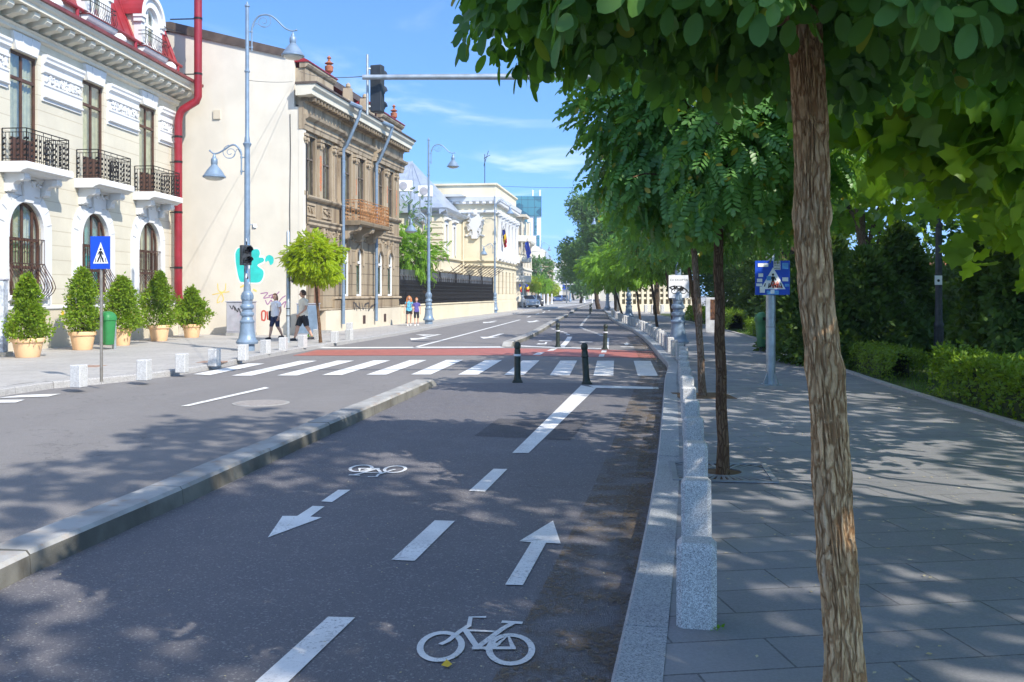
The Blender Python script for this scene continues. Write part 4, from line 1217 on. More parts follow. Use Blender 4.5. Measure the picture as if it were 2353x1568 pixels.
def scrawl(name, lines, mat, wd, off=.004, fr=False):
    mb = MB(); k = 0
    for L in lines:
        P = smooth_line([Vector((*(on_front(*p, -.10) if fr else on_side(*p)), 0)) for p in L], 4)
        for i in range(len(P) - 1):
            a_, b_ = P[i], P[i + 1]; t = (b_ - a_)
            if t.length < 1e-6: continue
            n_ = Vector((-t.y, t.x, 0)).normalized() * wd / 2; e_ = t.normalized() * wd * .3; k += 1
            q = [a_ - e_ + n_, b_ + e_ + n_, b_ + e_ - n_, a_ - e_ - n_]
            if fr: mb.add([(p.x, -.10 - off - k * .00005, p.y) for p in q], [(0, 1, 2, 3)])
            else: mb.add([(-.16 - off - k * .00005, p.x, p.y) for p in q], [(0, 1, 2, 3)])
    return mb.build(name, MAT[mat], B2, recalc=False)
def zb(L): return [(500 / 1.088 + .2638 * x, 450 / 1.088 + .2638 * y) for x, y in L]
blob('graffiti', zb([(300, 640), (320, 595), (360, 590), (410, 610), (470, 590), (520, 600), (530, 650), (565, 670), (565, 720), (520, 750), (560, 790), (560, 850), (520, 905), (440, 905), (370, 905), (335, 880), (305, 740)]), 'spray_white', .003)
blob('graffiti', zb([(308, 645), (325, 605), (350, 600), (352, 700), (390, 740), (450, 720), (450, 620), (505, 605), (522, 640), (515, 675), (550, 680), (555, 710), (500, 745), (550, 790), (550, 845), (520, 890), (450, 895), (380, 890), (345, 875), (315, 740)]), 'teal', .006)
blob('graffiti', zb([(565, 700), (580, 665), (610, 655), (640, 680), (638, 725), (612, 742), (602, 712), (590, 705), (575, 715)]), 'teal', .005)
scrawl('graffiti', [zb([(155, 905), (160, 960), (190, 978), (220, 960), (225, 905)]), zb([(110, 1000), (180, 985), (255, 975)]), zb([(190, 985), (160, 1030), (150, 1070), (175, 1060)]), zb([(190, 985), (205, 1040), (190, 1065)])], 'spray_yellow', .04)
scrawl('graffiti', [zb([(530, 990), (590, 985), (555, 1030), (610, 1020)]), zb([(600, 1010), (640, 1000), (620, 1030), (660, 1015)]), zb([(640, 1030), (690, 975)]), zb([(570, 1050), (590, 1085), (620, 1050), (640, 1090)]), zb([(690, 1060), (715, 1030), (745, 1010)]), zb([(700, 1100), (745, 1060), (735, 1110)])], 'spray_purple', .04)
scrawl('graffiti', [zb([(540, 1220), (540, 1150), (570, 1150), (565, 1220), (540, 1220)])], 'spray_red', .06)
scrawl('graffiti', [zb([(585, 1150), (590, 1215)])], 'spray_red', .06)
scrawl('graffiti', [zb([(355, 935), (380, 922)])], 'spray_yellow', .07)
scrawl('graffiti', [zb([(465, 955), (490, 970)])], 'spray_yellow', .07)
scrawl('graffiti', [zb([(1335, 1070), (1345, 1130), (1360, 1075), (1365, 1140)]), zb([(1340, 1065), (1390, 1120), (1385, 1070), (1400, 1140)]), zb([(1410, 1075), (1420, 1130), (1440, 1080), (1445, 1140)]), zb([(1440, 1085), (1470, 1075), (1465, 1140), (1500, 1090)])], 'spray_black', .07, .004, True)
scrawl('graffiti', [zb([(1490, 1110), (1525, 1085), (1510, 1140)])], 'spray_black', .07, .004, True)
bd = MB()
x0, z0 = on_front(764, 757, -.10); 
bd.box(xf(764), xf(912), -.098, .02, 1.03, 1.38); bd.build('apron_wall', MAT['old'], B2)
# doorway plaque and bell
pk = MB(); a_, z_ = on_front(760, 727); pk.box(a_ - .1, a_ + .1, -.06, .0, z_ + .1, z_ + .34); pk.build('door_bell', MAT['sign_white'], B2)
# ---------------------------------------------------------------- ochre palace behind the railings
o3 = (-13.3 + .143 * 60, 60.0, PAV); tp3 = .143; rz3 = math.pi / 2 - math.atan(tp3)
B3 = thing('ochre_palace', 'ochre stuccoed palace with carved wall trophy, white columns and grey metal roof', 'building', o3, rz3)
K = math.sqrt(1 + tp3 ** 2)
def x3(Y): return (Y - 60) * K
# main block: local x from 82.8 to 97.5, side wall towards the camera
xa, xb = x3(82.8), x3(96.0); D = 12.0
b = MB()
ws = [(xa + 1.5 + i * 2.3, xa + 2.6 + i * 2.3, 5.6, 8.2) for i in range(5)] + [(xa + 1.6 + i * 2.3, xa + 2.5 + i * 2.3, 1.6, 3.7) for i in range(5)]
b.wall(xa, xb, 4.5, 10.1, ws[:5], 0, .3)
b.wall(xb - .0001, xb, 4.5, 4.51, [], 0, .1)
for x in (xa, xb): b.poly([(x, 0, 4.5), (x, D, 4.5), (x, D, 10.1), (x, 0, 10.1)])
b.build('wall', MAT['yellow'], B3, recalc=False)
b = MB(); b.wall(xa, xb, .9, 4.5, ws[5:], 0, .3)
for x in (xa, xb): b.poly([(x, 0, .9), (x, D, .9), (x, D, 4.5), (x, 0, 4.5)])
b.build('rusticated_wall', MAT['yellow_rust'], B3, recalc=False)
b = MB(); b.box(xa - .08, xb + .08, -.10, D, -.15, .897); b.build('plinth', MAT['yellow'], B3)
for a, c, z0, z1 in ws: add_window(B3, a + .003, c - .003, z0, z1 - .003, False, .1, .07, 'wood_brown', (.5,), (.68,), 'interior_grey')
for i in range(6):
    x = xa + .85 + i * 2.3 + (.25 if i == 0 else 0)
    p = MB(); p.lathe([(.30, 0), (.30, .12), (.24, .2), (.24, .3), (.205, 2.9), (.26, 2.98), (.32, 3.25), (.34, 3.3)], (x, -.12, 5.3), 14)
    p.box(x - .36, x + .36, -.46, .05, 4.75, 5.298); p.box(x - .40, x + .40, -.48, .05, 8.6, 8.75)
    p.build('column', MAT['white_trim'], B3)
for a, c, z0, z1 in ws[:5]:
    p = MB(); p.band([(a - .2, z0), (a - .2, z1 + .2), (c + .2, z1 + .2), (c + .2, z0)], [(a, z0), (a, z1), (c, z1), (c, z0)], -.08, .02)
    moulding(p, a - .35, c + .35, [(.1, z1 + .203), (.25, z1 + .35), (.3, z1 + .5)]); scroll_bracket(p, a - .1, .2, .28, z1 + .2, .4); scroll_bracket(p, c + .1, .2, .28, z1 + .2, .4)
    garland(p, a, c, -.1, z1 + .52, z1 + .95, random.Random(int(a * 7)), 20, 0, .1); p.build('window_surround', MAT['white_trim'], B3)
c = MB()
for (z0, pr) in ((9.0, [(.06, 8.753), (.30, 8.85), (.30, 9.05)]), (9.3, [(.1, 9.6), (.28, 9.7), (.48, 9.85), (.54, 10.12), (.56, 10.2)])):
    moulding(c, xa - .55 if z0 > 9.1 else xa - .1, xb + .2, pr)
    c.prism_y([(xa + .05, pr[0][1])] + [(xa - q, z) for q, z in pr] + [(xa + .05, pr[-1][1])], -.06, D + .3)
for i in range(23): c.box(xa + .1 + i * .58, xa + .38 + i * .58, -.42, -.05, 9.62, 9.80)
for i in range(18): c.box(xa - .5, xa - .05, .2 + i * .6, .48 + i * .6, 9.62, 9.80)
c.build('cornice', MAT['white_trim'], B3)
a_ = MB(); a_.box(xa + .05, xb - .05, .0, D - .1, 10.203, 11.25); moulding(a_, xa - .1, xb + .1, [(.0, 11.253), (.15, 11.3), (.15, 11.45)])
a_.prism_y([(xa + .1, 11.253), (xa - .12, 11.3), (xa - .12, 11.45), (xa + .1, 11.45)], .0, D); a_.build('attic', MAT['yellow'], B3)
c = MB()
for z in (4.5, 4.05): 
    moulding(c, xa - .12, xb + .1, [(.06, z), (.16, z + .06), (.16, z + .16)])
    c.prism_y([(xa + .05, z), (xa - .06, z), (xa - .16, z + .06), (xa - .16, z + .16), (xa + .05, z + .16)], -.05, 7)
c.build('string_course', MAT['yellow'], B3)
c = MB()
for i in range(11): c.tube([(xa + .4 + i * 1.15, -.12, 4.62), (xa + .6 + i * 1.15, -.18, 4.95), (xa + .9 + i * 1.15, -.18, 4.95), (xa + 1.1 + i * 1.15, -.12, 4.62)], .09, 6)
c.build('balustrade', MAT['white_trim'], B3)
# trophy on the side wall
def s3(px, py, xpl):
    M_ = Matrix.Translation(Vector(o3)) @ Matrix.Rotation(rz3, 4, 'Z'); inv = M_.inverted(); cc = inv @ Vector((0, 0, CAMH)); dd = inv.to_3x3() @ Vector(((px - PW / 2) / FPX, 1, -(py - HZ) / FPX))
    t = (xpl - cc.x) / dd.x; q = cc + dd * t; return q.y, q.z
def zc(x, y): return (980 / 1.088 + .2638 * x, 350 / 1.088 + .2638 * y)
tr = MB(); rq = random.Random(5)
sh = [zc(*p) for p in [(690, 700), (668, 640), (700, 610), (725, 650), (755, 640), (780, 690), (775, 740), (745, 790), (738, 830), (710, 830), (702, 790), (668, 745)]]
P = [s3(*p, xa) for p in sh]; n = len(P)
tr.prism_x([(p[0], p[1]) for p in P], xa - .22, xa)
for k in range(70):
    t = rq.random() * 2 * math.pi; rr_ = rq.uniform(.75, 1.15)
    y0, z0 = s3(*zc(724 + 62 * rr_ * math.cos(t), 735 + 105 * rr_ * math.sin(t)), xa)
    tr.obox((xa - .10, y0, z0), (.22, rq.uniform(.15, .35), rq.uniform(.08, .2)), 0, rq.uniform(0, 3))
y0, z0 = s3(*zc(722, 640), xa); tr.lathe([(.05, -.3), (.25, -.15), (.30, .05), (.2, .25), (.02, .32)], (xa - .2, y0, z0), 12)
y0, z0 = s3(*zc(797, 536), xa); tr.lathe([(.1, -.3), (.3, -.1), (.25, .2), (.02, .35)], (xa - .1, y0, z0), 10)
y0, z0 = s3(*zc(722, 845), xa); tr.obox((xa - .15, y0, z0), (.3, .5, .35))
for sx in (-1, 1):
    pts = []
    for k in range(8):
        y0, z0 = s3(*zc(724 + sx * (20 + k * 9), 840 - 10 * math.sin(k * .8) - k * 2), xa); pts.append((xa - .06, y0, z0))
    tr.tube(pts, .08, 6)
tr.build('carved_trophy', MAT['white_trim'], B3)
# set-back wing with quoins, nearer the camera
ya = .142 * 0 + 3.0
wa = x3(74.2); y_w = 3.0
w_ = MB(); wops = [(wa + 1.5, wa + 2.3, 4.9, 7.3), (wa + 4.6, wa + 5.4, 4.9, 7.3)]
w_.wall(wa, xa, .9, 8.3, wops, y_w, .3); w_.poly([(wa, y_w, .9), (wa, y_w + 4.6, .9), (wa, y_w + 4.6, 8.3), (wa, y_w, 8.3)])
xr = wa + 4.0
ro = []
w_.poly([(xr, y_w + 4.6, .9), (xr, y_w + 16, .9), (xr, y_w + 16, 8.0), (xr, y_w + 4.6, 8.0)])
w_.poly([(wa, y_w + 4.6, .9), (xr, y_w + 4.6, .9), (xr, y_w + 4.6, 8.3), (wa, y_w + 4.6, 8.3)])
w_.build('wing_wall', MAT['yellow'], B3, recalc=False)
for a, c2, z0, z1 in wops:
    add_window(B3, a + .003, c2 - .003, z0, z1 - .003, False, y_w + .1, .06, 'wood_brown', (.5,), (.7,), 'interior')
    p = MB(); p.band([(a - .22, z0 - .2), (a - .22, z1 + .25), (c2 + .22, z1 + .25), (c2 + .22, z0 - .2)], [(a, z0), (a, z1), (c2, z1), (c2, z0)], y_w - .08, y_w + .02)
    p.prism_x([(y_w, z1 + .255), (y_w - .3, z1 + .4), (y_w - .3, z1 + .55), (y_w, z1 + .6)], a - .4, c2 + .4); p.build('window_surround', MAT['white_trim'], B3)
q = MB(); z = 4.6
k = 0
while z < 7.9:
    ln = 1.0 if k % 2 else 1.35
    q.box(wa - .09, wa + ln * .6, y_w - .09, y_w + ln, z, z + .36); z += .47; k += 1
q.build('quoin', MAT['yellow'], B3)
c = MB(); pr = [(.06, 8.0), (.12, 8.12), (.40, 8.25), (.52, 8.42), (.56, 8.5)]
c.prism_x([(y_w + .05, pr[0][1])] + [(y_w - q_, z) for q_, z in pr] + [(y_w + .05, 8.5)], wa - .5, xa - .1)
c.prism_y([(wa + .05, pr[0][1])] + [(wa - q_, z) for q_, z in pr] + [(wa + .05, 8.5)], y_w - .5, y_w + 4.9)
c.prism_y([(xr + .05, 7.9), (xr - .3, 8.1), (xr - .4, 8.3), (xr + .05, 8.3)], y_w + 4.9, y_w + 16)
c.build('wing_cornice', MAT['roof_grey'], B3)
c = MB()
for z in (4.45, 3.4):
    c.prism_x([(y_w + .05, z), (y_w - .08, z), (y_w - .2, z + .08), (y_w - .2, z + .2), (y_w + .05, z + .2)], wa - .2, xa - .1)
    c.prism_y([(wa + .05, z), (wa - .08, z), (wa - .2, z + .08), (wa - .2, z + .2), (wa + .05, z + .2)], y_w - .2, y_w + 4.6)
c.build('wing_string_course', MAT['yellow'], B3)
c = MB(); y0, z0 = s3(*zc(190, 660), xr); y1, z1 = s3(*zc(245, 900), xr)
c.box(xr - .06, xr + .02, min(y0, y1) - .5, max(y0, y1) + .6, z1, z0); c.build('window', MAT['wood_brown'], B3)
c = MB(); c.box(xr - .07, xr - .061, min(y0, y1) - .3, max(y0, y1) + .4, z1 + .2, z0 - .2); c.build('window_pane', MAT['interior'], B3)
c = MB(); c.box(wa, xb, y_w - .02, y_w + 6, -.15, .897); c.build('wing_plinth', MAT['yellow'], B3)
p = MB(); p.tube([(xa - .2, y_w - .25, 8.4), (xa - .2, y_w - .12, 7.9), (xa - .2, y_w - .12, .4)], .09, 8); p.build('downpipe', MAT['yellow'], B3)
# hipped sheet metal roof
r_ = MB(); zr = 13.3
A0 = [(wa + .2, y_w - .2, 8.52), (xa, y_w - .2, 8.52), (xa, y_w + 16, 8.52), (wa + .2, y_w + 16, 8.52)]
Rg = [(xr + 3.2, y_w + 4.2, zr), (xr + 3.2, y_w + 13, zr)]
r_.add(A0 + Rg, [(0, 1, 4), (1, 2, 5, 4), (2, 3, 5), (3, 0, 4, 5)])
for k in range(1, 15):
    y = y_w + k * 1.05
    t0 = Vector((wa + .25, y, 8.56)); t1 = Vector((xr + 3.2, max(y_w + 4.2, min(y, y_w + 13)), zr + .03))
    r_.tube([t0, t1], .035, 5)
r_.add([(xa - 1, 2.5, 10.2), (xb, 2.5, 10.2), (xb, D, 10.2), (xa - 1, D, 10.2), (xa + 5, 6, 12.1), (xb - 3, 6, 12.1)], [(0, 1, 5, 4), (1, 2, 5), (2, 3, 4, 5), (3, 0, 4)])
r_.build('roof', MAT['roof_grey'], B3)
an = MB(); y0, z0 = s3(*zc(808, 340), xa + 4)
an.tube([(xa + 4, y0, z0 - .5), (xa + 4, y0, z0 + 2.3)], .035, 5); an.tube([(xa + 4, y0 - .5, z0 + 2.2), (xa + 4, y0 + .1, z0 + 1.9)], .03, 5); an.tube([(xa + 4, y0 + .1, z0 + 1.2), (xa + 4, y0 - .35, z0 + 2.6)], .03, 5)
an.build('antenna', MAT['iron'], B3)

# low annex with air-conditioning units, pale dome behind
P0 = AT(905, 480, 64); 
AX = thing('annex_building', 'low pale annex with a blue-grey metal roof between the brown mansion and ochre palace', 'building', (P0.x - 1.0, 62, PAV), 0)
b = MB(); b.box(-8, 2.2, 0, 10, -.15, 7.0); b.build('wall', MAT['yellow'], AX)
b = MB(); b.prism_y([(-8.3, 7.003), (-8.3, 7.2), (-1.5, 9.4), (2.5, 7.6), (2.5, 7.003)], -.3, 10.3); b.build('roof', MAT['roof_grey'], AX)
for i, (px, py, lab) in enumerate(((930, 440, 'white air conditioner on the annex roof, upper left of the pair beside the brown mansion'), (977, 452, 'white air conditioner on the annex roof, right of the pair near the street lamp'))):
    p = AT(px, py, 61.5)
    ac = thing('air_conditioner', lab, 'air conditioner', (p.x, p.y, p.z), 0, 'air conditioners on the annex roof')
    b = MB(); b.box(-.48, .48, 0, .4, 0, .72); b.build('casing', MAT['sign_white'], ac, bevel=.02)
    b = MB(); b.lathe([(.27, 0), (.27, .02), (.05, .03)], (0, 0, 0), 18); bo = b.build('fan_grille', MAT['cabinet'], ac); bo.rotation_euler = (R(90), 0, 0); bo.location = (-.1, -.001, .36)
    b = MB()
    for x in (-.4, .34): b.box(x, x + .06, .02, .38, -1.6, -.002)
    b.build('stand', MAT['galv'], ac)
p = AT(930, 400, 110)
DM = thing('domed_house', 'distant white house with a pale glazed dome behind the metal roofs', 'building', (p.x - 3, 110, PAV), 0)
b = MB(); b.box(-9, 3.5, 0, 12, -.15, 14.2); b.build('wall', MAT['white_trim'], DM)
b = MB(); b.lathe([(2.6, 0), (2.5, .7), (2.1, 1.5), (1.4, 2.2), (.6, 2.6), (.05, 2.7)], (.3, 3, 14.2), 20); b.build('dome', MAT['roof_grey'], DM)

# railing fence with dark panels on a low wall
f0, f1 = Vector((-6.15, 51.8, 0)), Vector((-1.55, 80.6, 0)); fd = (f1 - f0); FL = fd.length; ang = math.atan2(fd.y, fd.x)
FN = thing('railing_fence', 'ornate black iron railing with dark panels on a cream base wall before the palace', 'fence', (f0.x, f0.y, PAV), ang)
b = MB(); b.box(0, FL, -.02, .34, -.15, .95); moulding(b, 0, FL, [(.02, .953), (.09, .98), (.09, 1.05)]); b.build('base_wall', MAT['yellow'], FN)
b = MB(); b.box(0, FL, .16, .19, 1.06, 3.05); b.build('screen_panel', MAT['fence_panel'], FN)
b = MB()
for z in (1.14, 1.9, 2.15): b.box(0, FL, .05, .08, z, z + .05)
x = .1
k = 0
while x < FL:
    b.tube([(x, .06, 1.06), (x, .06, 2.45 if k % 4 else 2.6)], .018, 5, smooth=False)
    if k % 2 == 0: b.tube([(x + .12 * math.cos(t), .05, 1.55 + .22 * math.sin(t)) for t in np.linspace(0, 6.3, 9)], .015, 4)
    if k % 4 == 0: b.lathe([(.02, 0), (.05, .05), (.005, .16)], (x, .06, 2.6), 6)
    x += .145; k += 1
b.build('iron_railing', MAT['iron'], FN)
for i in range(7):
    x = FL * i / 6
    p = MB(); p.tube([(x, .12, 1.0), (x, .12, 3.1)], .06, 8); p.tube([(x, .12, 3.05), (x, .5, 3.6)], .02, 5); p.build('fence_post', MAT['iron'], FN)
for i in range(14):
    x = FL * (.42 + .58 * i / 13); p = MB(); p.tube([(x, .15, 3.05), (x + .05, -.85, 3.75)], .028, 5); p.build('barb_arm', MAT['iron_brown'], FN)
b = MB()
for j in range(3): b.tube([(FL * .42, .15 - .5 * (j / 1.5), 3.05 + .35 * (j / 1.5)), (FL, .15 - .5 * (j / 1.5), 3.05 + .35 * (j / 1.5))], .010, 4)
b.build('barb_wire', MAT['iron_brown'], FN)

# ---------------------------------------------------------------- farther houses on the left
def simple_block(name, label, x0, Y0, w_, dep, h, wallm, bays=4, floors=4, tanp=.10, z0=0., winm='interior_grey', cor=True, cat='building'):
    """street house whose facade runs away from the camera; every window is a part of its own"""
    oo, rr_ = frame_at(x0, Y0, tanp)
    B = thing(name, label, cat, oo, rr_)
    ops = []
    bw, fh = w_ / bays, (h - 1.0) / floors
    for i in range(bays):
        for j in range(floors): ops.append((bw * (i + .28), bw * (i + .72), .9 + fh * (j + .22), .9 + fh * (j + .8)))
    m_ = MB(); m_.wall(0, w_, -.1, h, ops, 0, .25)
    for x in (0, w_): m_.poly([(x, 0, -.1), (x, dep, -.1), (x, dep, h), (x, 0, h)])
    m_.poly([(0, 0, h), (w_, 0, h), (w_, dep, h), (0, dep, h)]); m_.poly([(0, dep, -.1), (w_, dep, -.1), (w_, dep, h), (0, dep, h)])
    m_.build('wall', wallm, B, recalc=False)
    for a, c_, z0_, z1_ in ops:
        q_ = MB(); q_.box(a, c_, .12, .16, z0_, z1_); q_.box((a + c_) / 2 - .03, (a + c_) / 2 + .03, .09, .119, z0_, z1_); q_.build('window', MAT[winm], B)
    sops = 3
    for i in range(max(1, int(dep / 3.5))):
        for j in range(floors):
            q_ = MB(); y = 1.2 + i * 3.2; z = .9 + fh * (j + .22); q_.box(-.05, .02, y, y + 1.1, z, z + fh * .58); q_.build('side_window', MAT[winm], B)
    if cor:
        q_ = MB(); moulding(q_, -.4, w_ + .4, [(.1, h - .4), (.4, h - .2), (.5, h + .1)]); q_.prism_y([(.05, h - .4), (-.1, h - .4), (-.4, h - .2), (-.5, h + .1), (.05, h + .1)], 0, dep); q_.build('cornice', MAT['stone_trim'], B)
        for j in range(1, floors): q_ = MB(); z = .9 + fh * j; moulding(q_, -.1, w_ + .1, [(.04, z), (.16, z + .05), (.16, z + .16)]); q_.build('string_course', MAT['stone_trim'], B)
    return B
bA = simple_block('balconied_house', 'grey-brown house with rounded stacked balconies past the ochre palace', 1.0, 112, 14, 12, 8.4, MAT['plinth'], 4, 4, .12)
for j in range(4):
    z = .6 + j * 2.4
    p = MB(); p.lathe([(1.7, 0), (1.8, .1), (1.8, .75), (1.7, .8)], (.9, .6, z), 22); bo = p.build('round_balcony', MAT['stone_trim'], bA)
    p = MB()
    for k in range(10):
        a = math.pi + k * math.pi / 9 * 1.2 - .3
        p.tube([(.9 + 1.6 * math.cos(a), .6 + 1.6 * math.sin(a), z + .8), (.9 + 1.6 * math.cos(a), .6 + 1.6 * math.sin(a), z + 2.4)], .09, 6)
    if j > 1: p.build('balcony_column', MAT['stone_trim'], bo)
p = MB(); p.box(-.3, 3.0, -.2, 3.5, 8.4, 10.8); p.box(-.8, 3.4, -.8, 3.9, 10.803, 11.1); p.build('roof_tower', MAT['plinth'], bA)
bB = simple_block('ornate_house', 'tan ornate house with a domed grey corner roof far down the left kerb', 4.2, 150, 16, 14, 7.4, MAT['old_light'], 5, 4, .12)
p = MB(); p.lathe([(2.3, 0), (2.4, .9), (2.5, 1.0), (2.0, 1.3), (1.2, 1.8), (.3, 2.2)], (1.2, 1.2, 7.4), 18); p.build('corner_dome', MAT['stone_trim'], bB)
bC = simple_block('slate_house', 'narrow house with grey slate roof beyond the tan ornate one', 7.0, 185, 16, 14, 8.3, MAT['old'], 5, 5, .12)
p = MB(); p.prism_x([(-.2, 8.4), (1.5, 11), (10, 11), (14, 8.4)], 0, 16); p.build('roof', MAT['roof_grey'], bC)
bD = simple_block('grey_block', 'plain grey block at the far left end of the street', 11.0, 240, 30, 16, 9.5, MAT['white_trim'], 8, 5, .12)
# glass and white office tower
Pt = AT(1243, 600, 230)
TW = thing('office_tower', 'modern white and teal glass office tower above the old roofs', 'building', (Pt.x, 230, PAV), 0)
b = MB(); b.box(-11.5, 0, 0, 14, -.15, 20.6); b.build('white_cladding', MAT['sign_white'], TW)
MAT['teal_glass'] = NT('teal_glazing')
_n = MAT['teal_glass']
_c = _n.mix(_n.ramp(_n.sepxyz(_n.voronoi(.45, _n.mapping(_n.co(), (1, .0, 1)), out='Color'))[0], .2, .8), (.010, .075, .115), (.05, .20, .25))
_b = _n.node("ShaderNodeTexBrick", offset=0); _n.set(_b.inputs['Vector'], _n.mapping(_n.co(), (1, 1, 1), (0, 0, 0), (R(90), 0, 0)))
_b.inputs['Scale'].default_value = 1; _b.inputs['Brick Width'].default_value = 1.6; _b.inputs['Row Height'].default_value = 1.9; _b.inputs['Mortar Size'].default_value = .05
_n.set(_b.inputs['Color1'], _c); _n.set(_b.inputs['Color2'], _c); _n.set(_b.inputs['Mortar'], (.03, .06, .08))
MAT['teal_glass'] = _n.done(_n.bsdf(_b.outputs[0], .12, 0, .6))
def tw(px0, px1, py0, py1):
    a, c_ = AT(px0, py0, 230), AT(px1, py1, 230)
    m_ = MB(); m_.box(a.x - Pt.x, c_.x - Pt.x, -.25, .05, c_.z - PAV, a.z - PAV); m_.build('glazing_strip', MAT['teal_glass'], TW)
b = MB(); b.box(-11.8, .12, -.3, 14.2, 20.603, 25.6); b.build('glass_crown', MAT['teal_glass'], TW)
tw(1192, 1212, 487, 510); tw(1196, 1219, 511, 560); tw(1227, 1233.5, 487, 540); tw(1233.6, 1240, 541, 566); tw(1198, 1212, 561, 640)
for px in (1224.5, 1241): q_ = MB(); a = AT(px, 435, 230); q_.tube([(a.x - Pt.x, 3, 25.6), (a.x - Pt.x, 3, a.z)], .22, 6); q_.build('roof_mast', MAT['sign_white'], TW)
# right side far: slim dark tower, pale blocks behind the trees
Pq = AT(1282, 700, 300)
b = simple_block('slim_tower', 'slim grey tower at the end of the street beside the big trees', Pq.x + 10.2, 300, 12, 10, 13.6, MAT['plinth'], 3, 5, .5, 0, 'sign_back', False)
p = MB(); p.box(-.3, -.06, 6, 9.5, 3, 8.5); p.build('blue_banner', MAT['sign_blue'], b)
simple_block('pale_block', 'pale apartment block mostly hidden by the tall street trees', 38, 215, 20, 18, 16, MAT['cream_plain'], 6, 6, .3)
# cream wall with openwork across the side street
P1, P2 = AT(1424, 714, 88), AT(1552, 714, 88)
LW = thing('openwork_wall', 'sunlit cream rusticated wall with openwork grid across the side street', 'wall', (P1.x, 88, PAV - .01), R(-3))
Lw = (P2 - P1).length + 1.5
b = MB(); b.box(0, Lw, 0, .5, -.15, .7); b.box(0, Lw, .0, .5, 2.75, 3.3)
for i in range(14): b.box(Lw * i / 13.2, Lw * i / 13.2 + .22, .02, .48, .703, 2.747)
for z in (1.15, 1.65, 2.15): b.box(0.01, Lw - .01, .1, .4, z, z + .2)
b.build('wall_frame', MAT['yellow'], LW)
b = MB(); b.box(.05, Lw - .05, .6, .7, -.1, 2.9); b.build('backing', MAT['cream_plain'], LW)
b = MB(); b.box(.3, Lw, 2.5, 14, -.1, 6); b.build('house_behind', MAT['cream'], LW)
# ---------------------------------------------------------------- trees and plants
def leaflet8():
    """oval leaflet folded along its midrib, two five-cornered faces"""
    h = [(.08, .20, .03), (.26, .40, .055), (.50, .495, .07), (.74, .45, .055), (.92, .28, .02)]
    v = [(0, 0, 0)] + h + [(1, 0, -.03)] + [(x, -y, z) for x, y, z in h[::-1]]
    return np.array(v, float), [[0, 6, 5, 4, 3, 2, 1], [0, 11, 10, 9, 8, 7, 6]]
def pinnate(pairs, ll, lw, first=.16, rach=True, simple=False, droop=.35):
    """template of a feathered leaf, total length 1 along x"""
    V, F = [], []
    if simple: bv = np.array([(0, 0, 0), (.3, .42, .03), (.72, .40, .02), (1, 0, -.03), (.72, -.40, .02), (.3, -.42, .03)]); bf = [[0, 3, 2, 1], [0, 5, 4, 3]]; pad = 4
    else: bv, bf = leaflet8(); pad = 5
    def put(x, ang, s):
        z0 = -droop * x * x
        A = np.array([math.cos(ang), math.sin(ang), -.25 - droop * x]); A /= np.linalg.norm(A); B = np.cross([0, 0, 1.], A); B /= np.linalg.norm(B); C = np.cross(A, B)
        o_ = len(V)
        for p in bv: V.append(np.array([x, 0, z0]) + A * p[0] * ll * s + B * p[1] * lw * s + C * p[2] * ll * s)
        for f in bf: F.append([i + o_ for i in f])
    for i in range(pairs):
        x = first + (.86 - first) * i / max(1, pairs - 1); s = .8 + .35 * math.sin(math.pi * (i + .6) / (pairs + .4))
        for sg in (-1, 1): put(x, sg * 1.15, s)
    put(.88, 0, 1.05)
    V = np.array(V); F = np.array(F)
    return V, F
def near_tpl(seed):
    r = random.Random(seed); V, F = [], []; bv, bf = leaflet8()
    for i in range(4):
        for sg in (-1, 1):
            x = .15 + .20 * i + r.uniform(-.03, .03); s = r.uniform(.8, 1.15); ang = sg * r.uniform(.75, 1.35)
            A = np.array([math.cos(ang), math.sin(ang), r.uniform(-.75, .1)]); A /= np.linalg.norm(A); B = np.cross([r.uniform(-.4, .4), r.uniform(-.4, .4), 1.], A); B /= np.linalg.norm(B); C = np.cross(A, B); o_ = len(V); bend = r.uniform(.5, 1.6)
            for p in bv: V.append(np.array([x, 0, -.3 * x * x]) + A * (p[0] * .31 * s + .03) + B * p[1] * .215 * s + C * p[2] * .3 * s * bend)
            F += [[k + o_ for k in f] for f in bf]
    o_ = len(V)
    for p in bv: V.append(np.array([.84 + p[0] * .33, p[1] * .22, -.28 - p[0] * .16 + p[2] * .3]))
    F += [[k + o_ for k in f] for f in bf]
    return np.array(V), np.array(F)
T_NEARS = [near_tpl(k) for k in range(5)]
T_MID = pinnate(6, .26, .145, simple=True)
def lobed():
    """plane-tree leaf: five pointed lobes, fan of quads folded on the midrib"""
    out_ = [(0, 0), (-.02, .18), (-.10, .34), (.10, .36), (.22, .62), (.40, .42), (.52, .30), (.62, .44), (.78, .28), (.80, .14), (1.0, 0)]
    up_ = [(x, y, .10 * abs(y) + (-.06 if x > .8 else 0)) for x, y in out_]
    V = up_ + [(x, -y, z) for x, y, z in up_[1:-1]] + [(.30, 0, 0), (.62, 0, 0)]
    n = len(up_); c1, c2 = len(V) - 2, len(V) - 1
    L = list(range(n)); Rr = [0] + [n + i for i in range(n - 2)] + [n - 1]
    F = []
    for side, flip in ((L, 0), (Rr, 1)):
        q = [(c1, side[0], side[1], side[2]), (c1, side[2], side[3], side[4]), (c1, side[4], side[5], side[6]), (c1, side[6], side[8], c2), (side[6], side[7], side[8], side[6]), (c2, side[8], side[9], side[10])]
        q[4] = (side[6], side[7], side[8], c2); q[3] = (c1, side[5], side[6], c2)
        F += [t[::-1] if flip else t for t in q]
    return np.array(V, float), np.array(F)
T_PLANE = lobed()
T_CARD = (np.array([(0, 0, 0), (.35, .30, .06), (1, 0, 0), (.35, -.30, .05)], float), np.array([[0, 1, 2, 3]]))
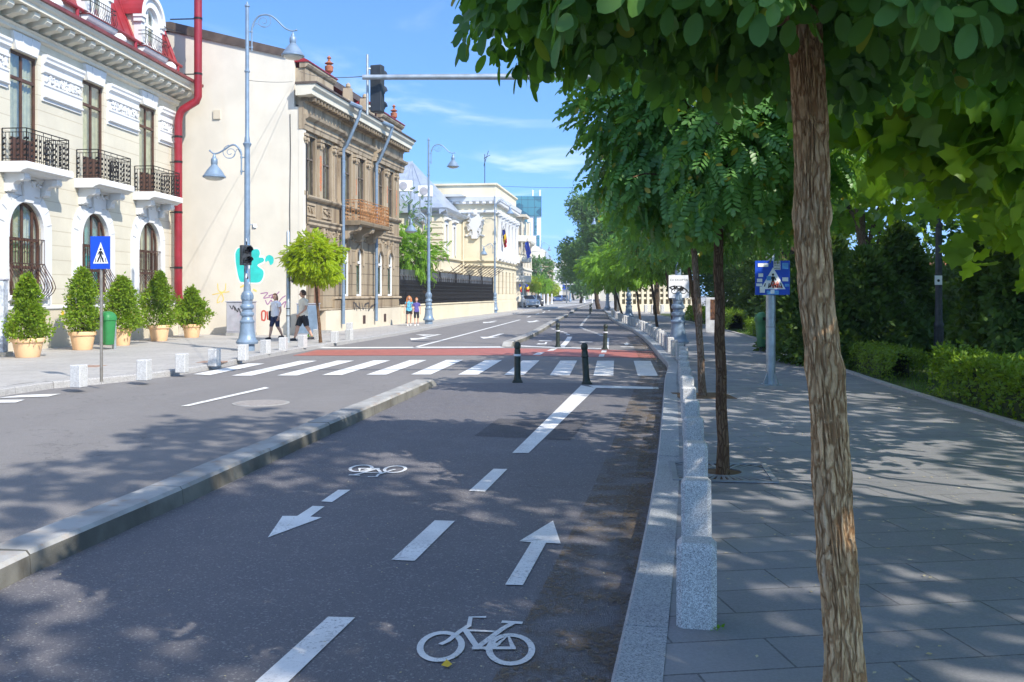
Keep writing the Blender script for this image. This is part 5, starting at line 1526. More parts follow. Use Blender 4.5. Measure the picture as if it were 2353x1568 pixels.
T_BLADE = (np.array([(0, .04, 0), (0, -.04, 0), (1, -.01, .12), (1, .01, .12)], float), np.array([[0, 1, 2, 3]]))
def multi(tpl, n, spread, seed, sc_=(.6, 1.)):
    """small cluster template of several simple leaves"""
    r = np.random.default_rng(seed); pos = r.normal(0, spread, (n, 3)); ax = norm(pos + r.normal(0, .6, (n, 3)) * spread + np.array([.25, 0, 0]) * spread)
    return scatter(tpl[0], tpl[1], pos, ax, r.normal(0, .5, (n, 3)) + np.array([0, 0, 1.]), r.uniform(*sc_, n))
def nz3(P, s, seed=0.):
    return np.array([noise.noise(Vector((p[0] * s + seed, p[1] * s - seed * .7, p[2] * s + seed * .3))) for p in P])

def globe(n, c, rad, rng, inner=.55, lump=.22, gap=-.32, seed=0., flat=-1., ls=1.3):
    """points in a lumpy ball-shaped crown"""
    res = np.zeros((0, 3)); rad = np.array(rad, float)
    while len(res) < n:
        d = norm(rng.normal(size=(n * 2, 3))); u = rng.random(n * 2); f = (inner ** 3 + (1 - inner ** 3) * u) ** (1 / 3)
        nn = nz3(d, ls, seed); g2 = nz3(d * f[:, None], 3.1, seed + 5)
        f = f * (1 + lump * nn * 1.6)
        P = d * f[:, None]
        keep = (g2 > gap) & (P[:, 2] > flat)
        res = np.concatenate([res, P[keep]])
    return np.array(c) + res[:n] * rad

def crown_mesh(name, tpl, P, c, size, rng, mat, droop=.55, up=.6, jit=.45):
    o_ = norm(P - np.array(c)); n = len(P)
    ax = o_ + np.array([0, 0, -droop]) + rng.normal(0, jit, (n, 3))
    nr = o_ * .7 + np.array([0, 0, up]) + rng.normal(0, jit * .8, (n, 3))
    V, F = scatter(tpl[0], tpl[1], P, ax, nr, rng.uniform(.75, 1.2, n) * size)
    return raw_mesh(name, V, F, mat)

def limb(mb, a, b, r0, r1, rng, wig=.06, n=6, sides=7):
    a, b = Vector(a), Vector(b); L = (b - a).length; P = []
    for i in range(n + 1):
        t = i / n; P.append(a.lerp(b, t) + Vector(rng.normal(0, wig * L * t * (1 - t) * 2.5, 3)))
    mb.tube(P, [r0 + (r1 - r0) * i / n for i in range(n + 1)], sides)
    return P
def limbs(mb, top, c, rad, rng, k=7, r0=.05):
    for i in range(k):
        d = Vector(norm(rng.normal(size=3) + np.array([0, 0, .35]))); e = Vector(c) + Vector((d.x * rad[0], d.y * rad[1], d.z * rad[2])) * .85
        P = limb(mb, top, e, r0, .012, rng)
        for q in range(3):
            s = P[rng.integers(2, 5)]; d2 = Vector(rng.normal(0, 1, 3)).normalized(); limb(mb, s, s + (d2 + (e - Vector(c)).normalized()) * min(rad) * .35, r0 * .4, .006, rng, n=4, sides=5)

# ---- nearest tree: furrowed trunk modelled in relief
base = Vector((1.268, 3.55, PAV)); topx = Vector((1.143, 3.72, 2.95))
nu, nv = 150, 620
TV = np.zeros((nv + 1, nu, 3))
zs = np.linspace(-.05, 3.05, nv + 1)
ang = np.linspace(0, 2 * np.pi, nu, endpoint=False)
for i, z in enumerate(zs):
    t = z / 3.0
    cx = base.x + (topx.x - base.x) * t + .012 * math.sin(z * 2.6) + .006 * math.sin(z * 6.1); cy = base.y + (topx.y - base.y) * t + .01 * math.sin(z * 2.1 + 1)
    r = .070 - .006 * t + .05 * math.exp(-max(0, z) * 9) + .03 * max(0, (t - .86) / .14) ** 2
    r += .006 * sum(math.exp(-((z - h) / .05) ** 2) for h in (.62, .97, 1.38, 1.98))
    for k, a in enumerate(ang):
        ca, sa = math.cos(a), math.sin(a)
        tw = a + z * .16
        p = Vector((math.cos(tw) * 4.6, math.sin(tw) * 4.6, z * 4.2))
        wob = noise.noise(Vector((ca * 1.5, sa * 1.5, z * 2.2 + 7))) * .9
        rg = 1 - abs(noise.noise(p + Vector((wob, wob, 0)))) * 2.4
        rg2 = 1 - abs(noise.noise(Vector((math.cos(tw) * 8, math.sin(tw) * 8, z * 11 + 3)))) * 2.2
        dd = .004 - .0165 * max(0, rg) ** 1.8 - .0045 * max(0, rg2) ** 2 + .002 * noise.noise(Vector((ca * 14, sa * 14, z * 20)))
        for (h, a0) in ((.98, -1.9), (1.40, -1.2), (.70, -1.0), (1.86, -2.4)):
            dz, da = (z - h) / .045, math.atan2(math.sin(a - a0), math.cos(a - a0)) / .45
            dd += .012 * math.exp(-dz * dz - da * da)
        TV[i, k] = (cx + (r + dd) * ca, cy + (r + dd) * sa, z + PAV)
TF = np.array([[i * nu + k, i * nu + (k + 1) % nu, (i + 1) * nu + (k + 1) % nu, (i + 1) * nu + k] for i in range(nv) for k in range(nu)])
T1 = thing('locust_tree', 'nearest street tree with thick furrowed pale brown trunk and big oval leaves overhead', 'tree', base, 0, 'round-crowned street trees')
def rel(me, root): me.transform(Matrix.Translation(-Vector(root.location))); return me
link_mesh('trunk', rel(raw_mesh('trunk', TV.reshape(-1, 3), TF, MAT['bark_near'], True), T1), T1)
rng = np.random.default_rng(11)
def near_crown(n):
    res = []
    while len(res) < n:
        a = rng.uniform(0, 2 * np.pi); u = rng.random(); r = 1.32 * math.sqrt(u)
        lob = 1 + .16 * noise.noise(Vector((math.cos(a) * 1.6, math.sin(a) * 1.6, 3)))
        sa = math.sin(a)
        z0 = 2.98 - (r / 1.4) ** 1.7 * (.14 + .24 * max(0, -sa) - .16 * max(0, sa) - .12 * max(0, math.cos(a)) - .16 * max(0, -math.cos(a))) + .15 * noise.noise(Vector((r * math.cos(a) * 2.6, r * math.sin(a) * 2.6, 1)))
        z1 = 3.2 + 1.35 * math.sqrt(max(0, 1 - (r / 1.52) ** 2))
        v = rng.random(); z = z0 + (z1 - z0) * (v ** 1.9 if rng.random() < .62 else rng.uniform(.55, 1))
        p = (1.17 + r * lob * math.cos(a), 3.72 + r * lob * math.sin(a), z)
        if noise.noise(Vector(p) * 2.6) < -.36: continue
        res.append(p)
    return np.array(res)
P = near_crown(3300); c_ = np.array((1.17, 3.72, 3.25))
def near_mesh(P):
    Vs, Fs, o_ = [], [], 0
    for k, tpl in enumerate(T_NEARS):
        Q = P[k::len(T_NEARS)]; n = len(Q); d = norm(Q - c_)
        ax = d + np.array([0, 0, -.9]) + rng.normal(0, .5, (n, 3)); nr = d * .7 + np.array([0, 0, .75]) + rng.normal(0, .5, (n, 3))
        V, F = scatter(tpl[0], tpl[1], Q, ax, nr, rng.uniform(.7, 1.2, n) * .245); Vs.append(V); Fs.append(F + o_); o_ += len(V)
    return raw_mesh('crown', np.concatenate(Vs), np.concatenate(Fs), MAT['leaf_near'])
link_mesh('crown', rel(near_mesh(P), T1), T1)
mb = MB()
tp = Vector((1.165, 3.72, 3.0))
for i in range(11):
    a = 2 * math.pi * i / 11 + rng.uniform(-.2, .2); e = tp + Vector((math.cos(a) * rng.uniform(.8, 1.35), math.sin(a) * rng.uniform(.8, 1.35), rng.uniform(.35, 1.0)))
    PP = limb(mb, tp, e, .045, .008, rng, .1, 7, 8)
    for q in range(4):
        s = PP[rng.integers(2, 6)]; limb(mb, s, s + Vector(rng.normal(0, .2, 3)) + Vector((0, 0, .22)), .010, .004, rng, n=4, sides=5)
link_mesh('branches', rel(mb.build('branches', MAT['bark_near'], None, False).data, T1), T1)
for o_ in [o_ for o_ in bpy.data.objects if o_.name.startswith('branches') and o_.parent is None]: bpy.data.objects.remove(o_)

# ---- further round-crowned trees along both kerbs
def round_tree(label, px_base, crown_c, rad, n, size, mat, bark, seed, tr=(.06, .045), tpl=T_MID, group='round-crowned street trees', lean=None, droop=.6, inner=.5, name='locust_tree'):
    b_ = Vector(px_base); rg = np.random.default_rng(seed)
    t = thing(name, label, 'tree', b_, 0, group)
    m_ = MB(); top = Vector((crown_c[0], crown_c[1], crown_c[2] - rad[2] * .45)); P = [b_.lerp(top, q / 9) + Vector(rg.normal(0, .006, 3)) for q in range(10)]; P[0] = b_ - Vector((0, 0, .05))
    m_.tube(P, [tr[0] * (1.25 if q == 0 else 1) + (tr[1] - tr[0]) * q / 9 for q in range(10)], 12)
    limbs(m_, P[-1], crown_c, rad, rg, 7, tr[1] * .8)
    o_ = m_.build('trunk', bark, None, False); o_.data.transform(Matrix.Translation(-b_)); o_.parent = t
    Pc = globe(n, crown_c, rad, rg, inner, .34, -.26, seed * 1.7)
    link_mesh('crown', rel(crown_mesh('crown', tpl, Pc, crown_c, size, rg, mat, droop), t), t)
    return t
MAT['dummy'] = MAT['bark']
T2 = round_tree('second street tree with dark thin trunk rising from the iron grate', (1.95, 8.66, PAV), (1.90, 8.66, 3.45), (1.16, 1.16, 1.12), 3200, .27, MAT['leaf_mid'], MAT['bark'], 21, (.055, .042))
T3 = round_tree('third street tree with pale slender trunk beside the lamp with white plate', (3.12, 15.3, PAV), (2.95, 15.3, 3.65), (1.35, 1.35, .98), 2400, .28, MAT['leaf_mid'], MAT['bark_pale'], 22, (.06, .048))
T4 = round_tree('street tree whose crown hides behind the third trunk and white plate', (4.72, 23.2, PAV), (4.3, 23.2, 3.6), (1.75, 1.75, 1.15), 2200, .31, MAT['leaf_mid'], MAT['bark'], 23)
T5 = round_tree('bright green round street tree with thin trunk beyond the ranks of granite blocks', (7.55, 55, PAV), (7.2, 55, 3.75), (2.1, 2.1, 1.5), 1700, .40, MAT['leaf_bright'], MAT['bark_dark'], 24, (.075, .06))
T6 = round_tree('bright green street tree over the curving row of blocks, nearer of the distant pair', (7.3, 47, PAV), (6.9, 47, 3.7), (1.8, 1.8, 1.2), 1500, .38, MAT['leaf_bright'], MAT['bark_dark'], 25, (.07, .055))
T7 = round_tree('lime green tree crown furthest left among the distant round trees', (8.0, 67.7, PAV), (7.2, 67.7, 3.7), (2.2, 2.2, 1.5), 1300, .45, MAT['leaf_bright'], MAT['bark_dark'], 26, (.08, .06))
T8 = round_tree('dark round tree behind the lime green one on the park kerb', (8.8, 79, PAV), (8.5, 79, 4.3), (2.5, 2.5, 1.9), 1300, .5, MAT['leaf_mid'], MAT['bark_dark'], 27, (.09, .07))
T9 = round_tree('round street tree between the white plate sign and the distant lime crowns', (5.95, 34, PAV), (5.5, 34, 3.9), (1.7, 1.7, 1.2), 1700, .34, MAT['leaf_mid'], MAT['bark_dark'], 28, (.06, .05))
TL = round_tree('small round yellow-green tree standing in front of the brown mansion', G(737, 788, PAV), (G(722, 788, PAV).x + .02, G(737, 788, PAV).y, 1.8 + (675 - 596) * G(737, 788, PAV).y / FPX), (.86, .86, .80), 2000, .24, MAT['leaf_yellow'], MAT['bark'], 31, (.055, .045), group='small trees on the left pavement', droop=.35)
def far_round(label, px, Y, zc_, r_, n, size, mat, seed, z0=PAV, nm='small_tree'):
    c = AT(px, 700, Y); return round_tree(label, (c.x, Y, z0), (c.x, Y, zc_), (r_, r_, r_ * .8), n, size, MAT[mat], MAT['bark_dark'], seed, (.08, .06), T_CARD if size > .5 else T_MID, 'small trees on the left pavement', name=nm)
far_round('small far round tree, darker left one of the clipped trees past the palace', 1222, 118, 3.0, .95, 400, .4, 'leaf_yellow', 41)
far_round('largest of the clipped round trees past the ochre palace', 1240, 128, 3.2, 1.4, 600, .45, 'leaf_bright', 42)
far_round('far clipped round tree behind the largest one past the palace', 1252, 145, 3.3, 1.2, 500, .5, 'leaf_bright', 43)
far_round('farthest pale green clipped tree on the left pavement', 1267, 170, 2.7, 1.5, 500, .55, 'leaf_yellow', 44)
far_round('dark leafy tree covering the front of the tan ornate house', 1237, 143, 5.6, 2.3, 900, .55, 'leaf_far', 45)

# climbing greenery beside the palace
def shrub(name, label, c, rad, n, size, mat, seed, tpl=T_MID, gap=-.2, cat='shrub', stems=True, inner=.2, droop=.3):
    rg = np.random.default_rng(seed); c = Vector(c); t = thing(name, label, cat, (c.x, c.y, PAV))
    Pc = globe(n, c, rad, rg, inner, .4, gap, seed * 2.3, ls=1.9)
    Pc = Pc[Pc[:, 2] > PAV + .03]
    link_mesh('foliage', rel(crown_mesh('foliage', tpl, Pc, c, size, rg, mat, droop), t), t)
    if stems:
        m_ = MB(); limbs(m_, (c.x, c.y, PAV), c, rad, rg, 6, .05); o_ = m_.build('stems', MAT['bark'], None, False); o_.data.transform(Matrix.Translation(-Vector(t.location))); o_.parent = t
    return t
c = AT(945, 600, 56); shrub('leafy_tree', 'loose green tree leaning over the railing fence right of the brown mansion', (c.x - .2, 57, 4.1), (1.7, 1.7, 1.7), 1500, .42, MAT['leaf_bright'], 51, cat='tree')
c = AT(925, 530, 60); shrub('leafy_tree', 'thin sparse green tree against the annex beside the brown mansion', (c.x + .2, 60, 6.2), (1.7, 1.4, 2.2), 130, .42, MAT['leaf_far'], 52, gap=.0, cat='tree')

# ---- big trees at the end of the park kerb
def big_tree(label, b_, c, rad, n, size, mat, seed, bark='bark_dark', tpl=None, group=None, inner=.35, tr=.28, name='tall_tree', clumps=16, flat=-1.):
    rg = np.random.default_rng(seed); b_ = Vector(b_); t = thing(name, label, 'tree', b_, 0, group)
    m_ = MB(); top = Vector(c) - Vector((0, 0, rad[2] * .25)); P = [b_.lerp(top, q / 8) + Vector(rg.normal(0, .06, 3)) * (q > 0) for q in range(9)]
    m_.tube(P, [tr * (1 - .6 * q / 8) for q in range(9)], 10)
    cc = []
    for i in range(clumps):
        d = norm(rg.normal(size=3) + np.array([0, 0, .15])); f = rg.uniform(.45, .85); q = np.array(c) + d * f * np.array(rad); cc.append((q, rg.uniform(.30, .5)))
        limb(m_, P[rg.integers(4, 9)], Vector(q), tr * .35, .03, rg, .05, 5, 6)
    o_ = m_.build('trunk', MAT[bark], None, False); o_.data.transform(Matrix.Translation(-b_)); o_.parent = t
    Ps = [globe(n // clumps, q, np.array(rad) * np.array([f, f, f * .75]), rg, inner, .35, -.25, seed + i * 3.3, ls=1.6) for i, (q, f) in enumerate(cc)]
    Pc = np.concatenate(Ps); Pc = Pc[Pc[:, 2] > b_.z + .8]
    tpl = tpl or multi(T_CARD, 7, .35, seed)
    link_mesh('crown', rel(crown_mesh('crown', tpl, Pc, c, size, rg, mat, .25, .8, .6), t), t)
    return t
c = AT(1352, 560, 108); big_tree('tall dark green tree leaning over the far street beside the slim tower', (c.x + 1.2, 108, 0), (c.x - .1, 108, 8.0), (3.9, 4, 5.4), 3000, .42, MAT['leaf_far'], 61)
c = AT(1400, 520, 96); big_tree('tall tree with feathery top behind the bright round street trees', (c.x + 1, 98, 0), (c.x + .8, 98, 8.0), (3.8, 4, 5.0), 2600, .42, MAT['leaf_far'], 62)
c = AT(1335, 640, 160); big_tree('far hazy tree low at the end of the street', (c.x, 160, 0), (c.x, 160, 4.2), (3.4, 3.4, 3.8), 900, .6, MAT['leaf_far'], 63)
c = AT(1318, 660, 230); big_tree('faint far tree closing the street view', (c.x, 230, 0), (c.x - .5, 230, 5), (3.5, 3.5, 4), 500, .8, MAT['leaf_far'], 64)
c = AT(1480, 480, 70); big_tree('broad green tree behind the second street tree at the park corner', (c.x + 1.6, 74, 0), (c.x + 1.5, 74, 6.6), (4.2, 4.2, 4.2), 2600, .42, MAT['leaf_far'], 65)

# ---- park: plane trees over the pavement, dark evergreens, hedges, grass
def plane_tree(label, b_, c, rad, n, size, seed, clumps=18, extra=None, mat='leaf_plane', tr=.24, tpl=T_PLANE):
    rg = np.random.default_rng(seed); b_ = Vector(b_); t = thing('plane_tree', label, 'tree', b_, 0, 'plane trees in the park')
    m_ = MB(); top = Vector(c); P = [b_.lerp(top, q / 8) + Vector(rg.normal(0, .05, 3)) * (q > 0) for q in range(9)]
    m_.tube(P, [tr * (1 - .65 * q / 8) for q in range(9)], 12)
    Ps = []
    cs = [(np.array(c) + norm(rg.normal(size=3)) * rg.uniform(.5, .9) * np.array(rad), rg.uniform(.28, .42)) for _ in range(clumps)]
    for q, f in cs: limb(m_, P[rg.integers(3, 9)], Vector(q), tr * .35, .02, rg, .05, 6, 7)
    Ps = [globe(n // clumps, q, np.array(rad) * np.array([f, f, f * .6]), rg, .3, .3, -.22, seed + i, ls=1.7) for i, (q, f) in enumerate(cs)]
    if extra:
        for (q, r_, k, base_) in extra:
            Ps.append(globe(k, q, r_, rg, .2, .3, -.22, seed + q[0], ls=1.7)); limb(m_, P[4] if base_ is None else base_, Vector(q), .07, .02, rg, .05, 7, 7)
    o_ = m_.build('trunk', MAT['bark_pale'], None, False); o_.data.transform(Matrix.Translation(-b_)); o_.parent = t
    Pc = np.concatenate(Ps)
    link_mesh('crown', rel(crown_mesh('crown', tpl, Pc, c, size, rg, MAT[mat], .5, .7, .75), t), t)
    return t
plane_tree('plane tree with big lobed leaves drooping over the right edge of the pavement', (8.2, 4.6, PAV), (10.4, .6, 5.9), (4.2, 4.2, 3.4), 2700, .24, 71, 18,
           [((3.55, 6.6, 3.25), (1.05, 1.3, .85), 520, None), ((4.6, 7.6, 3.1), (1.2, 1.5, 1.0), 520, None), ((3.5, 6.2, 2.95), (.8, .9, .6), 260, None), ((5.2, 8.6, 2.75), (1.1, 1.2, .9), 360, None), ((4.0, 5.9, 3.9), (1.3, 1.3, .8), 230, None), ((4.3, 9.5, 3.7), (1.4, 1.4, .9), 260, None), ((2.75, 6.3, 3.35), (.75, .9, .6), 260, None)])
plane_tree('plane tree at the right of the pavement between the near plane and the mast', (10.8, 9.2, PAV), (10.6, 9.0, 6.4), (3.9, 3.9, 3.4), 2000, .27, 76, 17)
plane_tree('plane tree in the park behind the mast and litter bin', (9.6, 15.0, PAV), (9.0, 15.0, 7.2), (4.4, 4.4, 3.8), 3000, .27, 72, 16, [((6.6, 13.5, 4.0), (1.6, 1.6, .9), 420, None), ((7.2, 17.0, 4.2), (1.7, 1.7, 1.0), 380, None)])
plane_tree('plane tree in the park over the info panel', (11.5, 30.0, PAV), (11.0, 30.0, 7.5), (4.6, 4.6, 4.0), 2400, .32, 73, 14)
plane_tree('plane tree behind the photographer shading the pavement', (6.6, -3.2, PAV), (6.0, -3.0, 8.0), (4.6, 4.6, 3.6), 2200, .26, 74, 17, [((5.9, 2.0, 11.2), (2.0, 2.2, 1.5), 650, None), ((6.3, -1.4, 11.8), (2.0, 2.0, 1.5), 480, None)])
plane_tree('tall plane tree further back shading the cycle lane', (9.5, -9.0, PAV), (9.0, -9.0, 10.5), (5.2, 5.2, 4.2), 3200, .34, 75, 16)
for i, (x, y) in enumerate(((13.2, 21), (16, 27), (12.6, 42), (17.5, 14), (14.5, 52), (22, 33), (21, 20), (14.6, 62), (16, 57))):
    big_tree(('broad dark park tree behind the hedge and park lamp', 'dense park tree behind the mast sign', 'dark park tree behind the info panel', 'shadowy park tree at the right edge', 'dark park tree near the far end of the hedge', 'deep park tree far behind the hedge', 'deep park tree behind the dark evergreens', 'dark park tree right of the openwork wall', 'dark park tree above the info panel')[i],
             (x, y, PAV), (x, y, 5.4), (3.8, 3.8, 5.2), 3400, .27, MAT['leaf_far' if i % 2 else 'leaf_dark'], 80 + i, group='dark trees deep in the park')
def evergreen(label, x, y, h, r_, n, seed, mat='leaf_dark', size=.26):
    rg = np.random.default_rng(seed); t = thing('evergreen', label, 'tree', (x, y, PAV), 0, 'dark evergreens behind the hedge')
    u = rg.random(n) ** .8; z = u * h; a = rg.uniform(0, 2 * np.pi, n); rad_ = r_ * (1 - u) ** .6 * (.72 + .28 * rg.random(n)) * (1 + .25 * np.sin(a * 5 + z * 3))
    P = np.stack([rad_ * np.cos(a), rad_ * np.sin(a), z + .05], 1)
    link_mesh('foliage', crown_mesh('foliage', multi(T_CARD, 9, .34, seed), P, (0, 0, h * .35), size * .72, rg, MAT[mat], .0, .6, .6), t)
    m_ = MB(); m_.tube([(0, 0, -.05), (0, 0, h * .8)], [.10, .03], 8); m_.build('trunk', MAT['bark_dark'], t)
    return t
for i, (px, Y, h, r_) in enumerate(((1900, 22.5, 2.9, 1.15), (1985, 21.5, 2.5, 1.2), (2065, 22.5, 3.2, 1.1), (2310, 17.6, 3.6, .95), (2400, 16.2, 3.2, 1.2), (1835, 27, 2.6, 1.0))):
    c = AT(px, 700, Y)
    evergreen(('dark bushy evergreen right of the near trunk behind the low hedge', 'wide dark evergreen in the middle behind the low hedge', 'tall dark evergreen left of the park lamp', 'tall dark evergreen right of the park lamp', 'dark evergreen cut by the right edge', 'grey-green evergreen between the mast and near trunk')[i], c.x, Y, h, r_, 2200, 90 + i)
def hedge(label, line, w_, h, n, seed, mat='leaf_hedge', size=.075):
    rg = np.random.default_rng(seed); L = resample(line, .1); n2 = len(L)
    t = thing('hedge', label, 'hedge', (L[0].x, L[0].y, PAV), 0, 'clipped hedges along the park edge')
    idx = rg.integers(0, n2 - 1, n); A = np.array([(p.x, p.y) for p in L]); T = norm(np.gradient(A, axis=0)); N = np.stack([T[:, 1], -T[:, 0]], 1)
    ph = rg.uniform(0, math.pi, n); e = .82 + .18 * rg.random(n)
    cu, su = np.cos(ph), np.sin(ph)
    off = np.sign(cu) * np.abs(cu) ** .45 * w_ / 2 * e; zz_ = np.abs(su) ** .45 * h * e
    lump = np.array([noise.noise(Vector((A[i, 0] * 2.2, A[i, 1] * 2.2, seed + z * 2))) for i, z in zip(idx, zz_)])
    off *= 1 + .25 * lump; zz_ = np.maximum(.02, zz_ * (1 + .14 * lump) - rg.random(n) ** 3 * .5 * (rg.random(n) < .25))
    P = np.stack([A[idx, 0] + N[idx, 0] * off, A[idx, 1] + N[idx, 1] * off, zz_], 1) - np.array([L[0].x, L[0].y, 0])
    ax = np.stack([N[idx, 0] * cu, N[idx, 1] * cu, su], 1) + rg.normal(0, .7, (n, 3)); nr = np.stack([N[idx, 0] * cu, N[idx, 1] * cu, su + .4], 1) + rg.normal(0, .5, (n, 3))
    V, F = scatter(*multi(T_CARD, 3, .3, seed), P, ax, nr, rg.uniform(.7, 1.3, n) * size)
    link_mesh('foliage', raw_mesh('foliage', V, F, MAT[mat]), t)
    m_ = MB()
    core = offset(L, 0); inn = [(-.36 * w_, 0), (-.34 * w_, .80 * h), (.34 * w_, .80 * h), (.36 * w_, 0)]
    for a_, b_ in zip(L[10:-14:5], L[15:-9:5]):
        tt = (b_ - a_).normalized(); nn = Vector((tt.y, -tt.x, 0)); vs = [(p.x + nn.x * d - L[0].x, p.y + nn.y * d - L[0].y, z) for p in (a_, b_) for d, z in inn]
        m_.add(vs, [(0, 1, 5, 4), (1, 2, 6, 5), (2, 3, 7, 6)])
    m_.build('inner_twigs', M('hedge_twigs', (.05, .068, .024), .95, .5, 12, .8, 40), t)
    return t
pe2 = offset(PEs, .62)
def seg(y0, y1): return [Vector((interp(xy(pe2), y), y, 0)) for y in np.arange(y0, y1 + .01, .5)]
hedge('clipped hedge closest on the right, cut by the edge of the photo', seg(8.0, 15.8), .72, .74, 5200, 101)
hedge('low clipped hedge between the near trunk and the park lamp', seg(17.4, 27.5), .75, .62, 5200, 102)
hedge('low clipped hedge behind the litter bin and mast', seg(29.0, 38.0), .8, .7, 3200, 103, size=.09)
hedge('far clipped hedge left of the info panel', seg(42, 58), .9, .9, 3600, 104, size=.11)
n = 30000
yy = 8 + 34 * RNG.random(n) ** 1.4; xx = np.array([interp(xy(PEs), y) for y in yy]) + .2 + 12 * RNG.random(n) ** 1.3
ax = np.stack([RNG.normal(0, .35, n), RNG.normal(0, .35, n), np.ones(n)], 1)
V, F = scatter(T_BLADE[0], T_BLADE[1], np.stack([xx, yy, np.full(n, PAV + .01)], 1), ax, RNG.normal(0, 1, (n, 3)), RNG.uniform(.06, .15, n))
tag(link_mesh('grass', raw_mesh('grass', V, F, MAT['grass'])), None, None, None, 'stuff')

for i, (x, y, r_, h) in enumerate(((12.5, 40, 1.8, 2.6), (13.5, 47, 2.0, 3.0), (16.5, 45, 2.4, 3.2), (14.5, 57, 2.4, 3.2), (18, 58, 2.6, 3.4), (21, 52, 2.6, 3.4), (17, 37, 2.0, 2.8), (21, 40, 2.4, 3.0), (16, 31.5, 1.6, 2.2), (25, 47, 2.6, 3.2))):
    shrub('bush', f'dark park bush behind the far hedges, {("first", "second", "third", "fourth", "fifth", "sixth", "seventh", "eighth", "ninth", "tenth")[i]} counted from the info panel', (x, y, h * .5), (r_, r_, h * .62), 1300, .26, MAT['leaf_dark'], 120 + i, multi(T_CARD, 8, .34, i), gap=-.4)
# small pale house glimpsed behind the park lamp
c = AT(2175, 660, 48)
hs = thing('garden_house', 'small cream house glimpsed through the park behind the lamp post', 'building', (c.x, 48, PAV), 0)
b = MB(); b.box(-1.2, 1.2, 0, 3, -.1, 2.9); b.build('wall', MAT['cream_plain'], hs); b = MB(); b.prism_y([(-1.4, 2.9), (0, 3.6), (1.4, 2.9)], -.2, 3.2); b.build('roof', MAT['finial'], hs); b = MB(); b.box(-.4, .2, -.05, .02, 1.2, 2.3); b.build('window', MAT['interior'], hs)
b = MB(); b.box(.65, 1.05, -.05, .02, 0, 2.0); b.build('door', MAT['wood_brown'], hs)

# ---- potted conifers along the cream building
def potted(label, px, py, h_px, w_px, seed, pot_w, pot_h, n=1050):
    b_ = G(px, py, PAV); k_ = b_.y / FPX; rg = np.random.default_rng(seed)
    pr, ph = pot_w * k_ / 2, pot_h * k_
    pot = thing('plant_pot', 'terracotta pot of the ' + label, 'plant pot', b_, 0, 'terracotta pots along the cream facade')
    m_ = MB(); m_.lathe([(pr * .66, 0), (pr * .70, .02), (pr * .86, ph * .70), (pr * .88, ph * .78), (pr * .98, ph * .80), (pr, ph * .86), (pr, ph * .97), (pr * .97, ph), (pr * .86, ph), (pr * .84, ph * .9)], n=28, caps=False); m_.build('pot_body', MAT['pot'], pot)
    m_ = MB(); m_.lathe([(pr * .86, 0), (.01, .015)], (0, 0, ph * .9), 20); m_.build('soil', MAT['soil'], pot)
    t = thing('potted_conifer', label, 'shrub', (b_.x, b_.y, PAV + ph * .9), 0, 'potted conifers along the cream facade')
    h, r_ = h_px * k_, w_px * k_ / 2
    u = rg.random(n) ** .85; a = rg.uniform(0, 2 * np.pi, n)
    prof = np.interp(u, [0, .12, .3, .55, .75, .9, 1], [.75, 1, .98, .80, .52, .30, .06])
    prof = prof * (1 + .20 * np.sin(u * rg.uniform(7, 13) + rg.uniform(0, 6)) + .10 * np.sin(a * 2 + seed))
    lump = np.array([noise.noise(Vector((math.cos(q) * 2.0, math.sin(q) * 2.0, w_ * 5.5 + seed))) for q, w_ in zip(a, u)])
    rr_ = r_ * prof * (1 + .95 * lump) * (.5 + .5 * rg.random(n) ** .5)
    P = np.stack([rr_ * np.cos(a), rr_ * np.sin(a), u * h], 1)
    o_ = np.stack([np.cos(a), np.sin(a), np.full(n, .55)], 1)
    V, F = scatter(*multi(T_CARD, 8, .32, seed, (.5, .9)), P, o_ + rg.normal(0, .5, (n, 3)), rg.normal(0, 1, (n, 3)) + np.array([0, 0, .6]), rg.uniform(.5, 1.5, n) * .11)
    link_mesh('foliage', raw_mesh('foliage', V, F, MAT['leaf_thuja']), t)
    m_ = MB(); m_.tube([(0, 0, -.02), (.01, 0, h * .5), (0, 0, h * .85)], [.035, .025, .008], 7)
    for q in range(10):
        z = h * rg.uniform(.05, .7); a_ = rg.uniform(0, 6.28); m_.tube([(0, 0, z), (math.cos(a_) * r_ * .6, math.sin(a_) * r_ * .6, z + .15)], [.012, .004], 5)
    m_.build('stem', MAT['bark_dark'], t)
potted('feathery conifer in the nearest pot, farthest left', 64, 821, 143, 80, 111, 73, 44)
potted('conical conifer left of the crossing sign post', 190, 804, 142, 66, 112, 60, 42)
potted('conifer partly behind the bright green litter bin', 281, 794, 118, 64, 113, 46, 40)
potted('tall conifer before the third arched window', 366, 784, 122, 66, 114, 50, 37)
potted('low rounded conifer by the red drainpipe foot', 441, 776, 84, 58, 115, 45, 31)
# weeds
def weed(label, p, s, n, seed):
    rg = np.random.default_rng(seed); t = thing('weed', label, 'plant', p)
    P = rg.normal(0, .25 * s, (n, 3)); P[:, 2] = np.abs(P[:, 2]); V, F = scatter(T_CARD[0], T_CARD[1], P, norm(P) + np.array([0, 0, .6]), rg.normal(0, .4, (n, 3)) + np.array([0, 0, 1]), rg.uniform(.5, 1, n) * s * .6)
    link_mesh('leaves', raw_mesh('leaves', V, F, MAT['leaf_bright']), t)
p = G(1648, 1447, PAV); weed('tiny green weed at the foot of the nearest whole granite block', (p.x, p.y, PAV), .045, 16, 1)
p = G(715, 778, PAV); weed('small weed tuft on the pavement at the blank wall', (p.x, p.y, PAV), .22, 26, 2)
